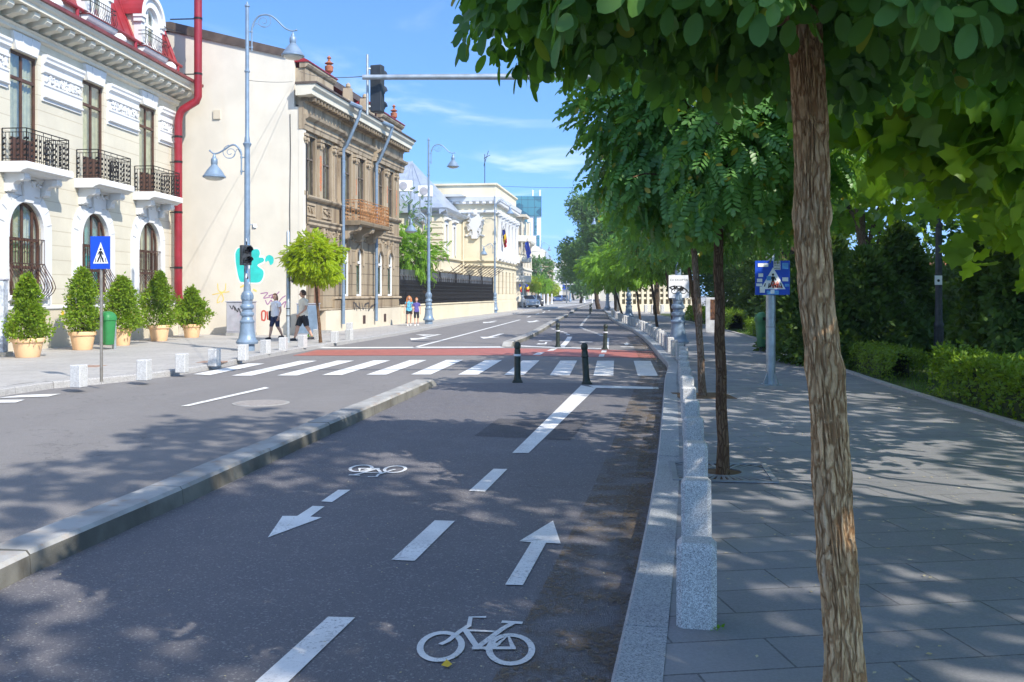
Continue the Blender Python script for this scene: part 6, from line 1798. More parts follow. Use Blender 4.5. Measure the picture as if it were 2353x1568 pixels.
# ---------------------------------------------------------------- street lamps
def lamp_arm(sx, x0, zr0, zr1, path, bell_x, bell_top, bell_bot, root):
    a = MB()
    a.tube([(sx * x0, 0, zr0), (sx * x0, 0, zr1)], .022, 8)
    for z in (zr0 + .1, zr1 - .08): a.tube([(0, 0, z), (sx * x0, 0, z)], .018, 6); a.lathe([(.035, -.03), (.035, .03)], (sx * x0, 0, z), 8)
    P = smooth_line([Vector((sx * x0, 0, zr1))] + [Vector((sx * p[0], 0, p[1])) for p in path], 5)
    a.tube(P, [.030 - .008 * i / len(P) for i in range(len(P))], 8)
    # scroll under the bend
    cx, cz = path[2][0] - (.02 if sx > 0 else .0), path[2][1] - .20
    sp = []
    for k in range(30):
        t = k / 29; an = math.pi * .45 - t * math.pi * 3.3; rr_ = .19 * (1 - t) + .035
        sp.append((sx * (cx + rr_ * math.cos(an) * 1.05), 0, cz + rr_ * math.sin(an)))
    a.tube(sp, .011, 5)
    a.tube(smooth_line([Vector((sx * x0, 0, zr1 - .02)), Vector((sx * (x0 + .12), 0, zr1 + .16)), Vector((sx * (cx - .08), 0, cz - .13)), Vector((sx * (cx + .1), 0, cz - .16))], 5), .009, 5)
    a.lathe([(.02, 0), (.035, .02), (.02, .05)], (sx * path[-1][0], 0, path[-1][1] - .02), 8)
    arm = a.build('lamp_arm', MAT['lamp_grey'], root)
    h = MB(); H = bell_top - bell_bot
    prof = [(.018, 1.04), (.03, .98), (.045, .94), (.05, .88), (.075, .84), (.095, .78), (.095, .60), (.085, .56), (.105, .50), (.15, .42), (.20, .33), (.245, .22), (.285, .12), (.31, .07), (.325, .06), (.325, .0), (.29, -.005), (.285, .03)]
    h.lathe([(r_ * H / .66, z * H) for r_, z in prof], (sx * bell_x, 0, bell_bot), 26)
    hd = h.build('lamp_head', MAT['lamp_grey'], root)
    gl = MB(); gl.lathe([(.28, .02), (.27, -.03), (.20, -.07), (.10, -.09), (.01, -.095)], (sx * bell_x, 0, bell_bot), 22); gl.build('lamp_glass', MAT['lamp_glass'], hd)

def make_lamp(loc, label, flip=False, rz=0.):
    t = thing('street_lamp', label, 'street lamp', loc, rz, 'blue-grey street lamps along the street')
    b = MB()
    b.lathe([(.215, 0), (.215, .16), (.20, .18), (.30, .20), (.315, .23), (.315, .27), (.29, .30), (.25, .36), (.225, .48), (.205, .65), (.195, .80), (.21, .82), (.215, .86), (.19, .89), (.165, .92), (.155, 1.0),
             (.19, 1.03), (.20, 1.07), (.19, 1.11), (.15, 1.14), (.145, 1.20), (.19, 1.24), (.20, 1.29), (.18, 1.34), (.15, 1.37), (.15, 1.46), (.165, 1.48), (.165, 1.66), (.15, 1.69), (.105, 1.74), (.095, 1.9)], n=28)
    for k in range(10):
        an = 2 * math.pi * k / 10; b.obox((.165 * math.cos(an), .165 * math.sin(an), 1.57), (.03, .06, .12), an)
    b.build('lamp_base', MAT['lamp_grey'], t)
    p = MB(); p.lathe([(.092, 1.85), (.078, 5.85), (.078, 5.95), (.115, 6.02), (.125, 6.06), (.085, 6.10), (.075, 6.22), (.060, 6.28), (.056, 8.1), (.058, 8.14), (.08, 8.16), (.08, 8.19), (.056, 8.22), (.05, 10.05), (.075, 10.08), (.075, 10.11), (.04, 10.14), (.02, 10.22)], n=16)
    p.build('lamp_pole', MAT['lamp_grey'], t)
    s = -1 if flip else 1
    lamp_arm(s, .136, 8.78, 9.42, [(.19, 9.60), (.32, 9.78), (.505, 9.84), (.69, 9.81), (.87, 9.68), (1.09, 9.46), (1.28, 9.37), (1.44, 9.38)], 1.34, 9.30, 8.62, t)
    lamp_arm(-s, .17, 5.15, 5.74, [(.21, 5.88), (.36, 6.02), (.50, 6.0), (.65, 5.90), (.84, 5.79), (.98, 5.77), (1.09, 5.85)], .965, 5.74, 5.07, t)
    return t
c = G(568, 806, PAV)
L1 = make_lamp(c, 'tall two-armed street lamp carrying a black traffic signal before the blank wall')
rr = random.Random(2)
for k in range(16):
    d = MB()
    z = 1.95 + k * .085 + rr.uniform(-.03, .03); a0 = rr.uniform(-2.6, -.6)
    hw, hh = rr.uniform(.2, .5), rr.uniform(.03, .07)
    r_ = .0915 + k * .0002
    vs = [(r_ * math.cos(a0 + q * hw / 4), r_ * math.sin(a0 + q * hw / 4), z + e) for e in (-hh, hh) for q in range(5)]
    d.add(vs, [(q, q + 1, 6 + q, 5 + q) for q in range(4)], 0)
    d.build('torn_sticker', [MAT['sign_white'], MAT['sticker_blue'], MAT['black_paint']][k % 3], L1)
cm = MB(); cm.obox((.22, -.05, 3.62), (.10, .26, .09), R(25), R(-12)); cm.tube([(.0, 0, 3.7), (.2, 0, 3.68)], .02, 6); cm.build('camera', MAT['galv'], L1)
for (px, py, lab, fl, rzz) in ((985, 745, 'street lamp with two arms standing behind the two children at the railing fence', False, 0), (1137, 719, 'street lamp in front of the ochre palace corner beyond the railing fence', False, 0),
                     (1558, 806, 'street lamp base carrying the scribbled white sign among the kerb blocks', True, 0), (1445, 735, 'street lamp on the park pavement rising through the small round trees in the distance', True, 0),
                     (1396, 713, 'far street lamp close to the tall dark trees on the park kerb', True, 0), (1243, 704.5, 'far slender street lamp left of the small parked silver car group', False, 0), (1310, 700, 'farthest street lamp at the end of the left kerb', False, 0)):
    c = G(px, py, PAV)
    if py < 706: c = AT(px, 0, 150 if px < 1300 else 190); c.z = PAV
    dup(L1, c, math.pi if fl else 0., lab)
for o_ in [x for x in bpy.data.objects if x.name.startswith(('torn_sticker', 'camera')) and x.type == 'MESH' and x.parent != L1]: bpy.data.objects.remove(o_)

# ---------------------------------------------------------------- traffic signals
def signal(name, label, loc, rz, n_lens=3, mount=None):
    t = thing(name, label, 'traffic light', loc, rz)
    H = .29 * n_lens
    b = MB(); b.box(-.15, .15, -.09, .09, 0, H); b.build('housing', MAT['dark_plastic'], t, bevel=.018)
    d = MB(); d.box(-.135, .135, -.10, -.088, .015, H - .015); d.build('front_door', MAT['dark_plastic'], t)
    for k in range(n_lens):
        z = H - .145 - k * .29
        l = MB(); l.lathe([(.0995, 0), (.09, .02), (.05, .035), (.005, .04)], (0, 0, 0), 18); lo = l.build('lens', MAT['lens'], t); lo.rotation_euler = (R(90), 0, 0); lo.location = (0, -.101, z)
        v = MB(); m_ = 14
        vs = [(.118 * math.cos(a), y, z + .118 * math.sin(a)) for y in (-.10, -.30) for a in np.linspace(-.55, math.pi + .55, m_)]
        vs2 = [(.110 * math.cos(a), y, z + .110 * math.sin(a)) for y in (-.10, -.30) for a in np.linspace(-.55, math.pi + .55, m_)]
        for i in range(m_):
            if vs[m_ + i][2] < z: vs[m_ + i] = (vs[m_ + i][0], -.19, vs[m_ + i][2]); vs2[m_ + i] = (vs2[m_ + i][0], -.19, vs2[m_ + i][2])
        v.add(vs + vs2, [(i, i + 1, m_ + i + 1, m_ + i) for i in range(m_ - 1)] + [(2 * m_ + i, 3 * m_ + i, 3 * m_ + i + 1, 2 * m_ + i + 1) for i in range(m_ - 1)] + [(m_ + i, m_ + i + 1, 3 * m_ + i + 1, 3 * m_ + i) for i in range(m_ - 1)], 0, True)
        v.build('visor', MAT['dark_plastic'], t, recalc=False)
    if mount:
        for z in (.06, H - .08):
            m2 = MB(); m2.tube([(0, .08, z), mount(z)], .018, 6); m2.build('bracket', MAT['iron'], t)
    return t
c = L1.location
p = AT(566, 610, c.y - .25)
signal('traffic_light', 'black pedestrian signal with visors strapped to the tall lamp by the teal graffiti', (p.x, c.y - .32, p.z), R(38), 2, lambda z: (.1, .30, z))
c2 = G(662, 788, PAV)
pp = thing('signal_post', 'thin grey steel post with a dark signal box left of the round tree', 'post', c2)
b = MB(); b.lathe([(.11, 0), (.11, .02), (.065, .04), (.062, 3.75), (.03, 3.80)], n=14); b.build('pole', MAT['galv'], pp)
for z in (.9, 1.15): b = MB(); b.lathe([(.07, 0), (.07, .03)], (0, 0, z), 12); b.build('clamp', MAT['iron'], pp)
p = AT(681, 650, c2.y)
t = signal('traffic_light', 'dark traffic signal seen from behind on the thin post beside the round tree', (p.x, c2.y + .02, p.z), R(205), 3, lambda z: (.22, -.02, z))
t.scale = (1.08, 1.08, 1.15)

# mast with arm over the road
cm_ = G(1771, 884, PAV)
mast = thing('signal_mast', 'galvanised mast with flared foot and long arm reaching over the road', 'mast', cm_)
b = MB(); b.lathe([(.085, 0), (.085, 2.2), (.078, 6.2), (.02, 6.25)], n=20)
b.lathe([(.088, -.006), (.088, .006)], (0, 0, .75), 18)
b.build('pole', MAT['galv'], mast)
f = MB(); f.box(-.16, .16, -.16, .16, 0, .015)
for k in range(4):
    a = k * math.pi / 2 + .5; u = Vector((math.cos(a), math.sin(a), 0)); n_ = Vector((-u.y, u.x, 0)) * .008
    A_, B_, C_ = u * .08 + Vector((0, 0, .016)), u * .19 + Vector((0, 0, .016)), u * .08 + Vector((0, 0, .24))
    f.add([A_ + n_, B_ + n_, C_ + n_, A_ - n_, B_ - n_, C_ - n_], [(0, 1, 2), (5, 4, 3), (0, 3, 4, 1), (1, 4, 5, 2), (2, 5, 3, 0)])
f.build('flared_foot', MAT['galv'], mast)
pa = AT(833, 178, cm_.y - .08)
b = MB(); b.tube([(pa.x - cm_.x, -.08, pa.z - PAV), (.0, -.08, pa.z - PAV + .03)], [.047, .075], 14); b.build('mast_arm', MAT['galv'], mast)
for z in (1.05, 1.75): b = MB(); b.lathe([(.092, 0), (.092, .02)], (0, 0, z), 18); b.build('strap', MAT['sign_back'], mast)
# signal hanging on the arm end
pb = AT(880, 258, cm_.y + .12)
t = signal('traffic_light', 'large dark traffic signal seen from behind at the tip of the overhead arm', (pb.x - .11, cm_.y + .16, pb.z), R(163), 3, None)
t.scale = (.74, .9, 1.0)
b = MB(); b.tube([(.20, .12, -.06), (.20, .12, 1.06)], .030, 10)
for z in (.1, .8): b.tube([(.20, .12, z), (.10, .05, z)], .018, 6)
b.build('mounting_tube', MAT['galv'], t)

# ---------------------------------------------------------------- crossing signs
def walker(mb, cx, cz, s, m=0, y=-.004, flip=1):
    """walking figure for the crossing signs; s is the figure height"""
    def P(pts, k): mb.add([(cx + flip * px * s, y - k * .0004, cz + pz * s) for px, pz in pts], [tuple(range(len(pts)))], m)
    P([(.085 * math.cos(a) + .0, .90 + .085 * math.sin(a)) for a in np.linspace(0, 2 * math.pi, 12, endpoint=False)], 0)
    P([(-.10, .78), (.10, .78), (.08, .44), (-.09, .44)], 1)
    P([(-.09, .46), (.02, .46), (-.16, .02), (-.28, .02)], 2)
    P([(-.02, .46), (.09, .46), (.26, .02), (.15, .02)], 3)
    P([(-.10, .78), (-.03, .76), (-.17, .50), (-.23, .52)], 4)
    P([(.10, .78), (.03, .76), (.16, .50), (.23, .52)], 5)
def crossing_sign(par, w_, h_, zc_, tri, y=-.02):
    b = MB(); b.box(-w_ / 2, w_ / 2, y - .004, y + .004, zc_ - h_ / 2, zc_ + h_ / 2); pl_ = b.build('sign_plate', MAT['sign_blue'], par, bevel=.0)
    q = MB()
    x0, x1, z0, z1 = tri
    q.add([(x0, y - .007, z0), (x1, y - .007, z0), ((x0 + x1) / 2, y - .007, z1)], [(0, 1, 2)]); q.build('white_triangle', MAT['sign_white'], pl_, recalc=False)
    q = MB(); W_ = x1 - x0; hh = z1 - z0
    walker(q, (x0 + x1) / 2, z0 + hh * .07, hh * .66, 0, y - .010)
    for k in range(5):
        u = -.36 + k * .18; sl = u * .35
        q.add([(x * 1. + (x0 + x1) / 2, y - .009 - .0001 * k, z) for x, z in ((u * W_ - .025 * W_, z0 + .05 * hh), (u * W_ + .03 * W_, z0 + .05 * hh), (u * W_ * .84 + .02 * W_, z0 + .27 * hh), (u * W_ * .84 - .02 * W_, z0 + .27 * hh))], [(0, 1, 2, 3)])
    q.build('walking_figure', MAT['black_paint'], pl_, recalc=False)
    return pl_
c = G(233, 878, PAV); k_ = c.y / FPX
sg = thing('crossing_sign', 'clean blue pedestrian crossing sign on a thin post before the potted conifers', 'road sign', c, R(-4))
b = MB(); b.lathe([(.028, 0), (.028, (878 - 545) * k_)], n=12); b.build('post', MAT['steel_pole'], sg)
crossing_sign(sg, 47 * k_, 75 * k_, (878 - 581) * k_, (-18 * k_ + .01, 18 * k_ + .01, (878 - 606) * k_, (878 - 557) * k_), -.04)
kk = cm_.y / FPX
sg = thing('crossing_sign', 'vandalised blue pedestrian crossing sign covered in stickers on the mast by the park', 'road sign', (cm_.x, cm_.y - .10, PAV), R(2))
zc_ = (884 - 639) * kk; hw = 40 * kk
ps = crossing_sign(sg, 80 * kk, 78 * kk, zc_, (-28 * kk, 30 * kk, zc_ - 26 * kk, zc_ + 24 * kk), -.012)
b = MB(); b.box(-.03, .03, -.005, .06, zc_ - .1, zc_ + .1); b.build('sign_clamp', MAT['sign_back'], sg)
yb = -.0235
def stick(x0, x1, z0, z1, mt):
    global yb
    yb -= .0006
    q = MB(); q.add([(x * kk, yb, zc_ + z * kk) for x, z in ((x0, z0), (x1, z0), (x1, z1), (x0, z1))], [(0, 1, 2, 3)]); q.build('sticker', MAT[('sign_white', 'sticker_blue')[mt]], ps, recalc=False)
stick(2, 18, 18, 38.5, 0); stick(-34, -10, 25, 33, 0); stick(-33, -22, 2, 10, 0); stick(-36, -24, -10, -2, 0); stick(-38, -24, -19, -13, 0); stick(22, 36, -8, 1, 0); stick(22, 36, 20, 34, 1); stick(-14, 14, -38, -29, 1); stick(-30, -18, -34, -20, 0); stick(28, 38, -20, -14, 1)
stick(-5, 4, -36, -27, 0); stick(-14, -4, -6, 4, 1)
q = MB()
for i, (tx, sz) in enumerate((('BNE', 8.5), ('WAS', 6.5), ('HERE', 6.2))): text_mesh(q, tx, sz * kk, (10 * kk, yb - .002, zc_ + (34 - i * 6.6) * kk), (1, 0, 0), (0, 0, 1))
q.build('sticker_lettering', MAT['black_paint'], ps, recalc=False)
q = MB(); rr = random.Random(9)
for i in range(9):
    P = [Vector((rr.uniform(-5, 24) * kk, yb - .0015 - i * .0002, zc_ + rr.uniform(-24, -6) * kk)) for _ in range(3)]
    for a_, b_ in zip(P, P[1:]):
        n_ = Vector((-(b_ - a_).z, 0, (b_ - a_).x)).normalized() * .004
        q.add([a_ + n_, b_ + n_, b_ - n_, a_ - n_], [(0, 1, 2, 3)])
q.build('scribble', MAT['spray_red'], ps, recalc=False)

# scribbled white plate on the right lamp
lr = G(1558, 806, PAV); kl = lr.y / FPX
ws_ = thing('plate_sign', 'scribbled white plate with a bicycle drawing fixed on the lamp among the kerb blocks', 'road sign', (lr.x, lr.y - .13, PAV + (806 - 661) * kl), R(-3))
b = MB(); b.box(-24.5 * kl, 24.5 * kl, -.006, .006, -24 * kl, 28 * kl); pw = b.build('plate', MAT['sign_white'], ws_)
q = MB()
for sx in (-1, 1):
    q.box(sx * 24 * kl - .012, sx * 24 * kl + .012, -.012, -.0061, -24 * kl, 28 * kl)
q.build('border', MAT['black_paint'], pw); q = MB()
text_mesh(q, 'CU EXCEPTIA', 6.6 * kl, (0, -.008, 17 * kl), (1, 0, 0), (0, 0, 1)); q.build('lettering', MAT['black_paint'], pw, recalc=False)
q = MB(); kq = [0]
def lineq(mb, pts, wd, y0):
    for a_, b_ in zip(pts, pts[1:]):
        a_, b_ = Vector((a_[0] * kl, 0, a_[1] * kl)), Vector((b_[0] * kl, 0, b_[1] * kl)); n_ = Vector((-(b_ - a_).z, 0, (b_ - a_).x)).normalized() * wd / 2
        kq[0] += 1; yy = y0 - kq[0] * .00008
        mb.add([v + Vector((0, yy, 0)) for v in (a_ + n_, b_ + n_, b_ - n_, a_ - n_)], [(0, 1, 2, 3)])
for cx_ in (-10, 10): lineq(q, [(cx_ + 7 * math.cos(t_), -8 + 6 * math.sin(t_)) for t_ in np.linspace(0, 6.3, 13)], .018, -.009)
lineq(q, [(-10, -8), (-5, 3), (5, 3), (10, -8)], .022, -.009); lineq(q, [(-5, 3), (0, -8), (6, 4)], .022, -.009); lineq(q, [(-12, 4), (-5, 3)], .02, -.009)
for L in ([(-22, 0), (-12, 3), (-6, -2), (-14, -4), (-20, -1)], [(2, -2), (8, 2), (10, -4), (5, -7), (2, -2)], [(8, 1), (18, -6), (22, -12)], [(-16, -6), (-8, 1), (0, -3), (6, 0)], [(3, -3), (9, 0), (8, -5), (3, -5)]): lineq(q, L, .03, -.011)
q.build('bicycle_drawing', MAT['black_paint'], pw, recalc=False)

# ---------------------------------------------------------------- granite blocks
def block(name, label, loc, rz, mat, group, s=(.198, .198, .42), bev=.026):
    b = MB(); b.box(-s[0] / 2, s[0] / 2, -s[1] / 2, s[1] / 2, -.04, s[2])
    o_ = b.build(name, mat, None, bevel=bev, segs=1); o_.location = loc; o_.rotation_euler = (0, 0, rz)
    return tag(o_, label, 'stone block', group)
ORD = ['first', 'second', 'third', 'fourth', 'fifth', 'sixth', 'seventh', 'eighth', 'ninth', 'tenth', 'eleventh', 'twelfth', 'thirteenth', 'fourteenth', 'fifteenth', 'sixteenth', 'seventeenth', 'eighteenth', 'nineteenth', 'twentieth',
       'twenty-first', 'twenty-second', 'twenty-third', 'twenty-fourth', 'twenty-fifth', 'twenty-sixth', 'twenty-seventh', 'twenty-eighth', 'twenty-ninth', 'thirtieth']
bl = offset(RKs, .375)
bl = [p for p in bl if p.y > 2.5]
pts = [Vector((interp(xy(bl), 2.84), 2.84, 0))] + resample([Vector((interp(xy(bl), 4.75), 4.75, 0))] + [p for p in bl if p.y > 4.9], 1.60)
proto = None
for i, p in enumerate(pts):
    if p.y > 76: break
    q = pts[min(i + 1, len(pts) - 1)]; t = (q - p).normalized() if q != p else Vector((0, 1, 0))
    rzb = math.atan2(t.y, t.x) - math.pi / 2
    lab = ('speckled granite block cut by the bottom edge, nearest on the park kerb' if i == 0 else 'speckled granite block standing whole in front of the tree trunk, nearest complete one' if i == 1 else
           f'speckled granite block on the park kerb, {ORD[i]} of the row counted from the nearest' if i < 30 else 'small far granite block near the distant end of the park kerb row')
    if proto is None: proto = o_ = block('granite_block', lab, (p.x, p.y, PAV), rzb, MAT['granite'], 'granite blocks along the park kerb')
    else:
        o_ = dup(proto, (p.x, p.y, PAV), rzb + random.uniform(-.04, .04), lab); o_['group'] = 'granite blocks along the park kerb'
    o_.rotation_euler[0] = random.uniform(-.012, .012); o_.rotation_euler[1] = random.uniform(-.012, .012)
nm = ['pale stone block at the left end of the far pavement row beside the sign post', 'pale stone block right of the blue crossing sign post, second of the left row', 'pale stone block third in the left kerb row, by the rusty cover',
      'pale stone block fourth in the left kerb row, left of the tall lamp', 'pale stone block hiding the foot of the tall two-armed lamp', 'pale stone block just right of the tall lamp foot', 'pale stone block below the walking woman',
      'pale stone block at the feet of the walking man', 'pale stone block behind the thin trunk of the round tree', 'pale stone block right of the round tree trunk', 'pale stone block last to the right in the left kerb row']
protoL = None
for (px, py), lab in zip([(173, 887), (325, 871), (413, 853.5), (488, 839), (555, 826), (607, 812), (648, 805), (693, 798), (727, 781), (767, 787), (801, 781)], nm):
    p = G(px, py, PAV)
    if protoL is None: protoL = o_ = block('stone_block', lab, (p.x, p.y + .14, PAV), R(-14), MAT['granite_white'], 'pale stone blocks along the left kerb', (.22, .22, .37), .012)
    else: o_ = dup(protoL, (p.x, p.y + .14, PAV), R(-12) + random.uniform(-.15, .15), lab)
p = G(803, 770, PAV)
o_ = dup(protoL, (p.x, p.y, PAV), R(-9), 'tall white stone block against the brown mansion plinth', scale=(1, 1, 1.35))
for i, px in enumerate((1484, 1500, 1522, 1545)):
    p = AT(px, 700, 82); o_ = dup(proto, (p.x, 82, PAV - .01), 0, f'granite block before the openwork wall across the side street, {ORD[i]} from left'); o_['group'] = 'granite blocks across the side street'; o_.scale = (1.6, 1.6, 1.7)

# ---------------------------------------------------------------- dark green bollards
def bollard(label, loc, band=True, tilt=0.):
    t = thing('bollard', label, 'bollard', loc, 0, 'dark green bollards in the cycle lane')
    t.rotation_euler = (0, tilt, 0)
    b = MB(); b.lathe([(.095, 0), (.095, .045), (.078, .06), (.072, .10), (.066, .12), (.063, .53), (.074, .545), (.074, .565), (.063, .58), (.062, .66), (.052, .675), (.066, .70), (.070, .74), (.062, .785), (.035, .82), (.003, .828)], n=20)
    b.build('post', MAT['bollard'], t)
    b = MB(); b.box(-.105, .105, -.105, .105, -.01, .03); b.build('base_plate', MAT['bollard'], t, bevel=.01)
    if band: b = MB(); b.lathe([(.0765, 0), (.0765, .042)], (0, 0, .535), 20); b.build('reflective_band', MAT['reflector'], t)
    return t
bollard('dark green bollard with white band left of the zebra, nearest banded one', G(1189, 879))
bollard('plain leaning dark green bollard at the corner of the painted white line', G(1348, 883), False, R(-3.5))
bollard('dark green bollard with white band beside the cycle lane left arrow, beyond the red strip', G(*Z6(832, 722)))
bollard('dark green bollard with white band beyond the red strip, right of its pair', G(*Z6(1335, 745)), True, R(2))
for px, py, lab in ((1356, 722, 'far dark bollard between distant cycle lanes, left one'), (1359, 717, 'far dark bollard between distant cycle lanes, right one')):
    t = bollard(lab, G(px, py))

# ---------------------------------------------------------------- litter bins
def bin_(label, loc, rz, mat):
    t = thing('litter_bin', label, 'litter bin', loc, rz)
    def sect(z, w_, d_): return [(w_ * sgn * (abs(math.cos(a)) ** .55) * (1 if True else 0), d_ * (1 if math.sin(a) > 0 else -1) * abs(math.sin(a)) ** .55, z) for a in np.linspace(0, 2 * math.pi, 28, endpoint=False) for sgn in [1 if math.cos(a) > 0 else -1]]
    def loft(rings, nm, mt, par, cap=True):
        m_ = MB(); n = 28; vs = [v for r_ in rings for v in r_]
        m_.add(vs, [(i * n + k, i * n + (k + 1) % n, (i + 1) * n + (k + 1) % n, (i + 1) * n + k) for i in range(len(rings) - 1) for k in range(n)], 0, True)
        m_.add(rings[0], [tuple(range(n))[::-1]]); m_.add(rings[-1], [tuple(range(n))]); return m_.build(nm, mt, par)
    loft([sect(.14, .165, .14), sect(.17, .18, .15), sect(.55, .21, .17), sect(.83, .235, .19), sect(.87, .24, .195)], 'bin_body', mat, t)
    lid = loft([sect(.872, .262, .212), sect(.93, .262, .212), sect(1.0, .25, .20), sect(1.07, .21, .165), sect(1.12, .14, .11), sect(1.14, .05, .04)], 'lid', mat, t)
    m_ = MB(); m_.box(-.13, .13, -.216, -.15, .90, .99); m_.build('opening', MAT['black_paint'], lid)
    m_ = MB(); m_.box(-.06, .06, .18, .25, 0, .95); m_.build('bin_post', MAT['galv'], t)
    for x in (-.07, .03):
        m_ = MB(); m_.prism_x([(-.152, .2), (-.162, .2), (-.205, .86), (-.19, .86)], x, x + .035); m_.build('rib', mat, t)
    return t
bin_('bright green plastic litter bin behind the thin sign post at the potted conifers', G(247, 803, PAV), R(-35), MAT['bin_green'])
bin_('dull green dome-topped litter bin behind the mast at the park hedge', G(1756, 808, PAV), R(10), MAT['bin_green_old'])

# ---------------------------------------------------------------- cabinets, info panel, poles
p = G(560, 771, PAV)
cb = thing('utility_cabinet', 'grey street cabinet with pink and black graffiti behind the tall lamp', 'cabinet', (p.x, p.y - .35, PAV), R(-3))
b = MB(); b.box(-.56, .56, -.18, .2, .0, .12); b.build('cabinet_plinth', MAT['median'], cb)
b = MB(); b.box(-.54, .54, -.16, .18, .121, 1.33); b.box(-.57, .57, -.19, .21, 1.331, 1.38); b.build('body', MAT['cabinet'], cb, bevel=.01)
b = MB()
for x in (-.52, .01): b.box(x, x + .50, -.172, -.159, .18, 1.29)
b.build('door_leaf', MAT['cabinet'], cb)
b = MB()
for i, L in enumerate(([(-.4, 1.2), (-.3, 1.05), (-.25, 1.2), (-.18, 1.0)], [(-.2, 1.15), (-.08, .95), (-.05, 1.1), (.05, .9)])):
    P = smooth_line([Vector((a, c_, 0)) for a, c_ in L], 4)
    for j, (a, c_) in enumerate(zip(P, P[1:])):
        n_ = Vector((-(c_ - a).y, (c_ - a).x, 0)).normalized() * .018
        b.add([(v.x, -.174 - .0001 * (i * 40 + j), v.y) for v in (a + n_, c_ + n_, c_ - n_, a - n_)], [(0, 1, 2, 3)])
b.build('scrawl', MAT['spray_black'], cb, recalc=False)
p = G(712, 771, PAV)
cb2 = thing('utility_cabinet', 'small blue-grey cabinet against the blank wall behind the walking woman', 'cabinet', (p.x, p.y - .3, PAV), 0)
b = MB(); b.box(-.42, .42, -.16, .18, .0, 1.25); b.box(-.45, .45, -.19, .21, 1.251, 1.29); b.build('body', MAT['cabinet'], cb2, bevel=.01)
b = MB(); b.box(-.39, .39, -.17, -.159, .1, 1.2); b.build('door_leaf', MAT['lamp_grey'], cb2)
p = G(2, 818, PAV)
pk = thing('pillar', 'scuffed white and blue painted pillar cut by the left edge of the photo', 'pillar', (p.x - .05, p.y, PAV), R(8))
b = MB(); b.box(-.17, .17, -.17, .17, .10, 2.02); b.build('shaft', M('scuffed_white_blue', (.50, .54, .60), .6, .35, 6, .2, 40, 0, .4, (.14, .20, .32), .7), pk, bevel=.02)
b = MB(); b.box(-.19, .19, -.19, .19, 2.021, 2.07); b.build('cap', MAT['cabinet'], pk, bevel=.01); b = MB(); b.box(-.26, .26, -.26, .26, -.05, .099); b.build('pillar_base', MAT['plinth'], pk)
p = G(1641, 765, PAV)
it = thing('info_panel', 'white upright info panel with an orange and black poster at the park edge', 'info panel', (p.x, p.y, PAV), R(-12))
b = MB(); b.box(-.36, .36, -.08, .08, 0, 1.5); b.build('body', M('panel_white', (.55, .55, .56), .5, .15, 4, 0), it, bevel=.02)
b = MB(); b.box(-.16, .27, -.086, -.081, .55, 1.42); b.build('poster', M('poster_print', (.10, .05, .03), .4, .8, 5, 0, 40, 0, .4, (.55, .25, .06), .9), it)
p = G(2157, 852, PAV)
pl_ = thing('park_lamp', 'dark fluted park lamp post with a small white notice inside the hedge', 'lamp post', (p.x, p.y, PAV), 0)
b = MB(); b.lathe([(.11, 0), (.11, .05), (.09, .09), (.088, .95), (.10, .97), (.10, 1.02), (.075, 1.06), (.065, 3.1), (.085, 3.12), (.085, 3.18), (.05, 3.22), (.045, 3.9)], n=18)
for k in range(10): a = 2 * math.pi * k / 10; b.tube([(.085 * math.cos(a), .085 * math.sin(a), .1), (.085 * math.cos(a), .085 * math.sin(a), .93)], .016, 5)
b.build('pole', M('dark_lamp_paint', (.05, .052, .06), .45, .3, 6, .1, 40), pl_)
b = MB(); b.lathe([(.05, 3.9), (.16, 4.0), (.20, 4.35), (.22, 4.4), (.12, 4.6), (.02, 4.75)], n=12); b.build('lantern', MAT['lens'], pl_)
b = MB(); b.box(-.13, .03, -.10, -.09, 1.86, 2.06); nb_ = b.build('notice', MAT['sign_white'], pl_)
b = MB(); b.lathe([(.03, 0), (.03, .002)], (0, 0, 0), 12); bo = b.build('notice_mark', MAT['black_paint'], nb_); bo.rotation_euler = (R(90), 0, 0); bo.location = (-.05, -.101, 1.95)

# tree grate round the second trunk
gx, gy = 1.95, 8.72
tg = thing('tree_grate', 'square cast iron tree grate with radial slots round the second trunk', 'tree grate', (gx, gy, PAV + .006), R(-8))
b = MB(); S = .46
for a_, c_ in ((-S, -S + .05), (S - .05, S)): b.box(a_, c_, -S, S, 0, .012); b.box(-S + .05, S - .05, a_, c_, 0, .012)
b.build('outer_frame', MAT['sign_back'], tg)
b = MB()
for k in range(40):
    a = 2 * math.pi * k / 40; u = Vector((math.cos(a), math.sin(a), 0)); L = min((S - .05) / max(abs(u.x), 1e-6), (S - .05) / max(abs(u.y), 1e-6))
    r0 = .19; m_ = (r0 + L) / 2; b.obox(u * m_ + Vector((0, 0, .003)), (L - r0, .024 + .008 * (k % 2), .009), a)
b.lathe([(.185, -.002), (.215, -.002), (.215, .009), (.185, .009)], (0, 0, 0), 28, 0, False, False)
b.build('slotted_plate', MAT['sign_back'], tg)
b = MB(); b.box(-S + .04, S - .04, -S + .04, S - .04, -.10, -.002); b.build('pit_soil', MAT['soil'], tg)
g_ = MB(); g_.box(3.12 - .45, 3.12 + .45, 15.3 - .45, 15.3 + .45, PAV - .02, PAV + .006); struct(g_.build('tree_pit', MAT['soil']))

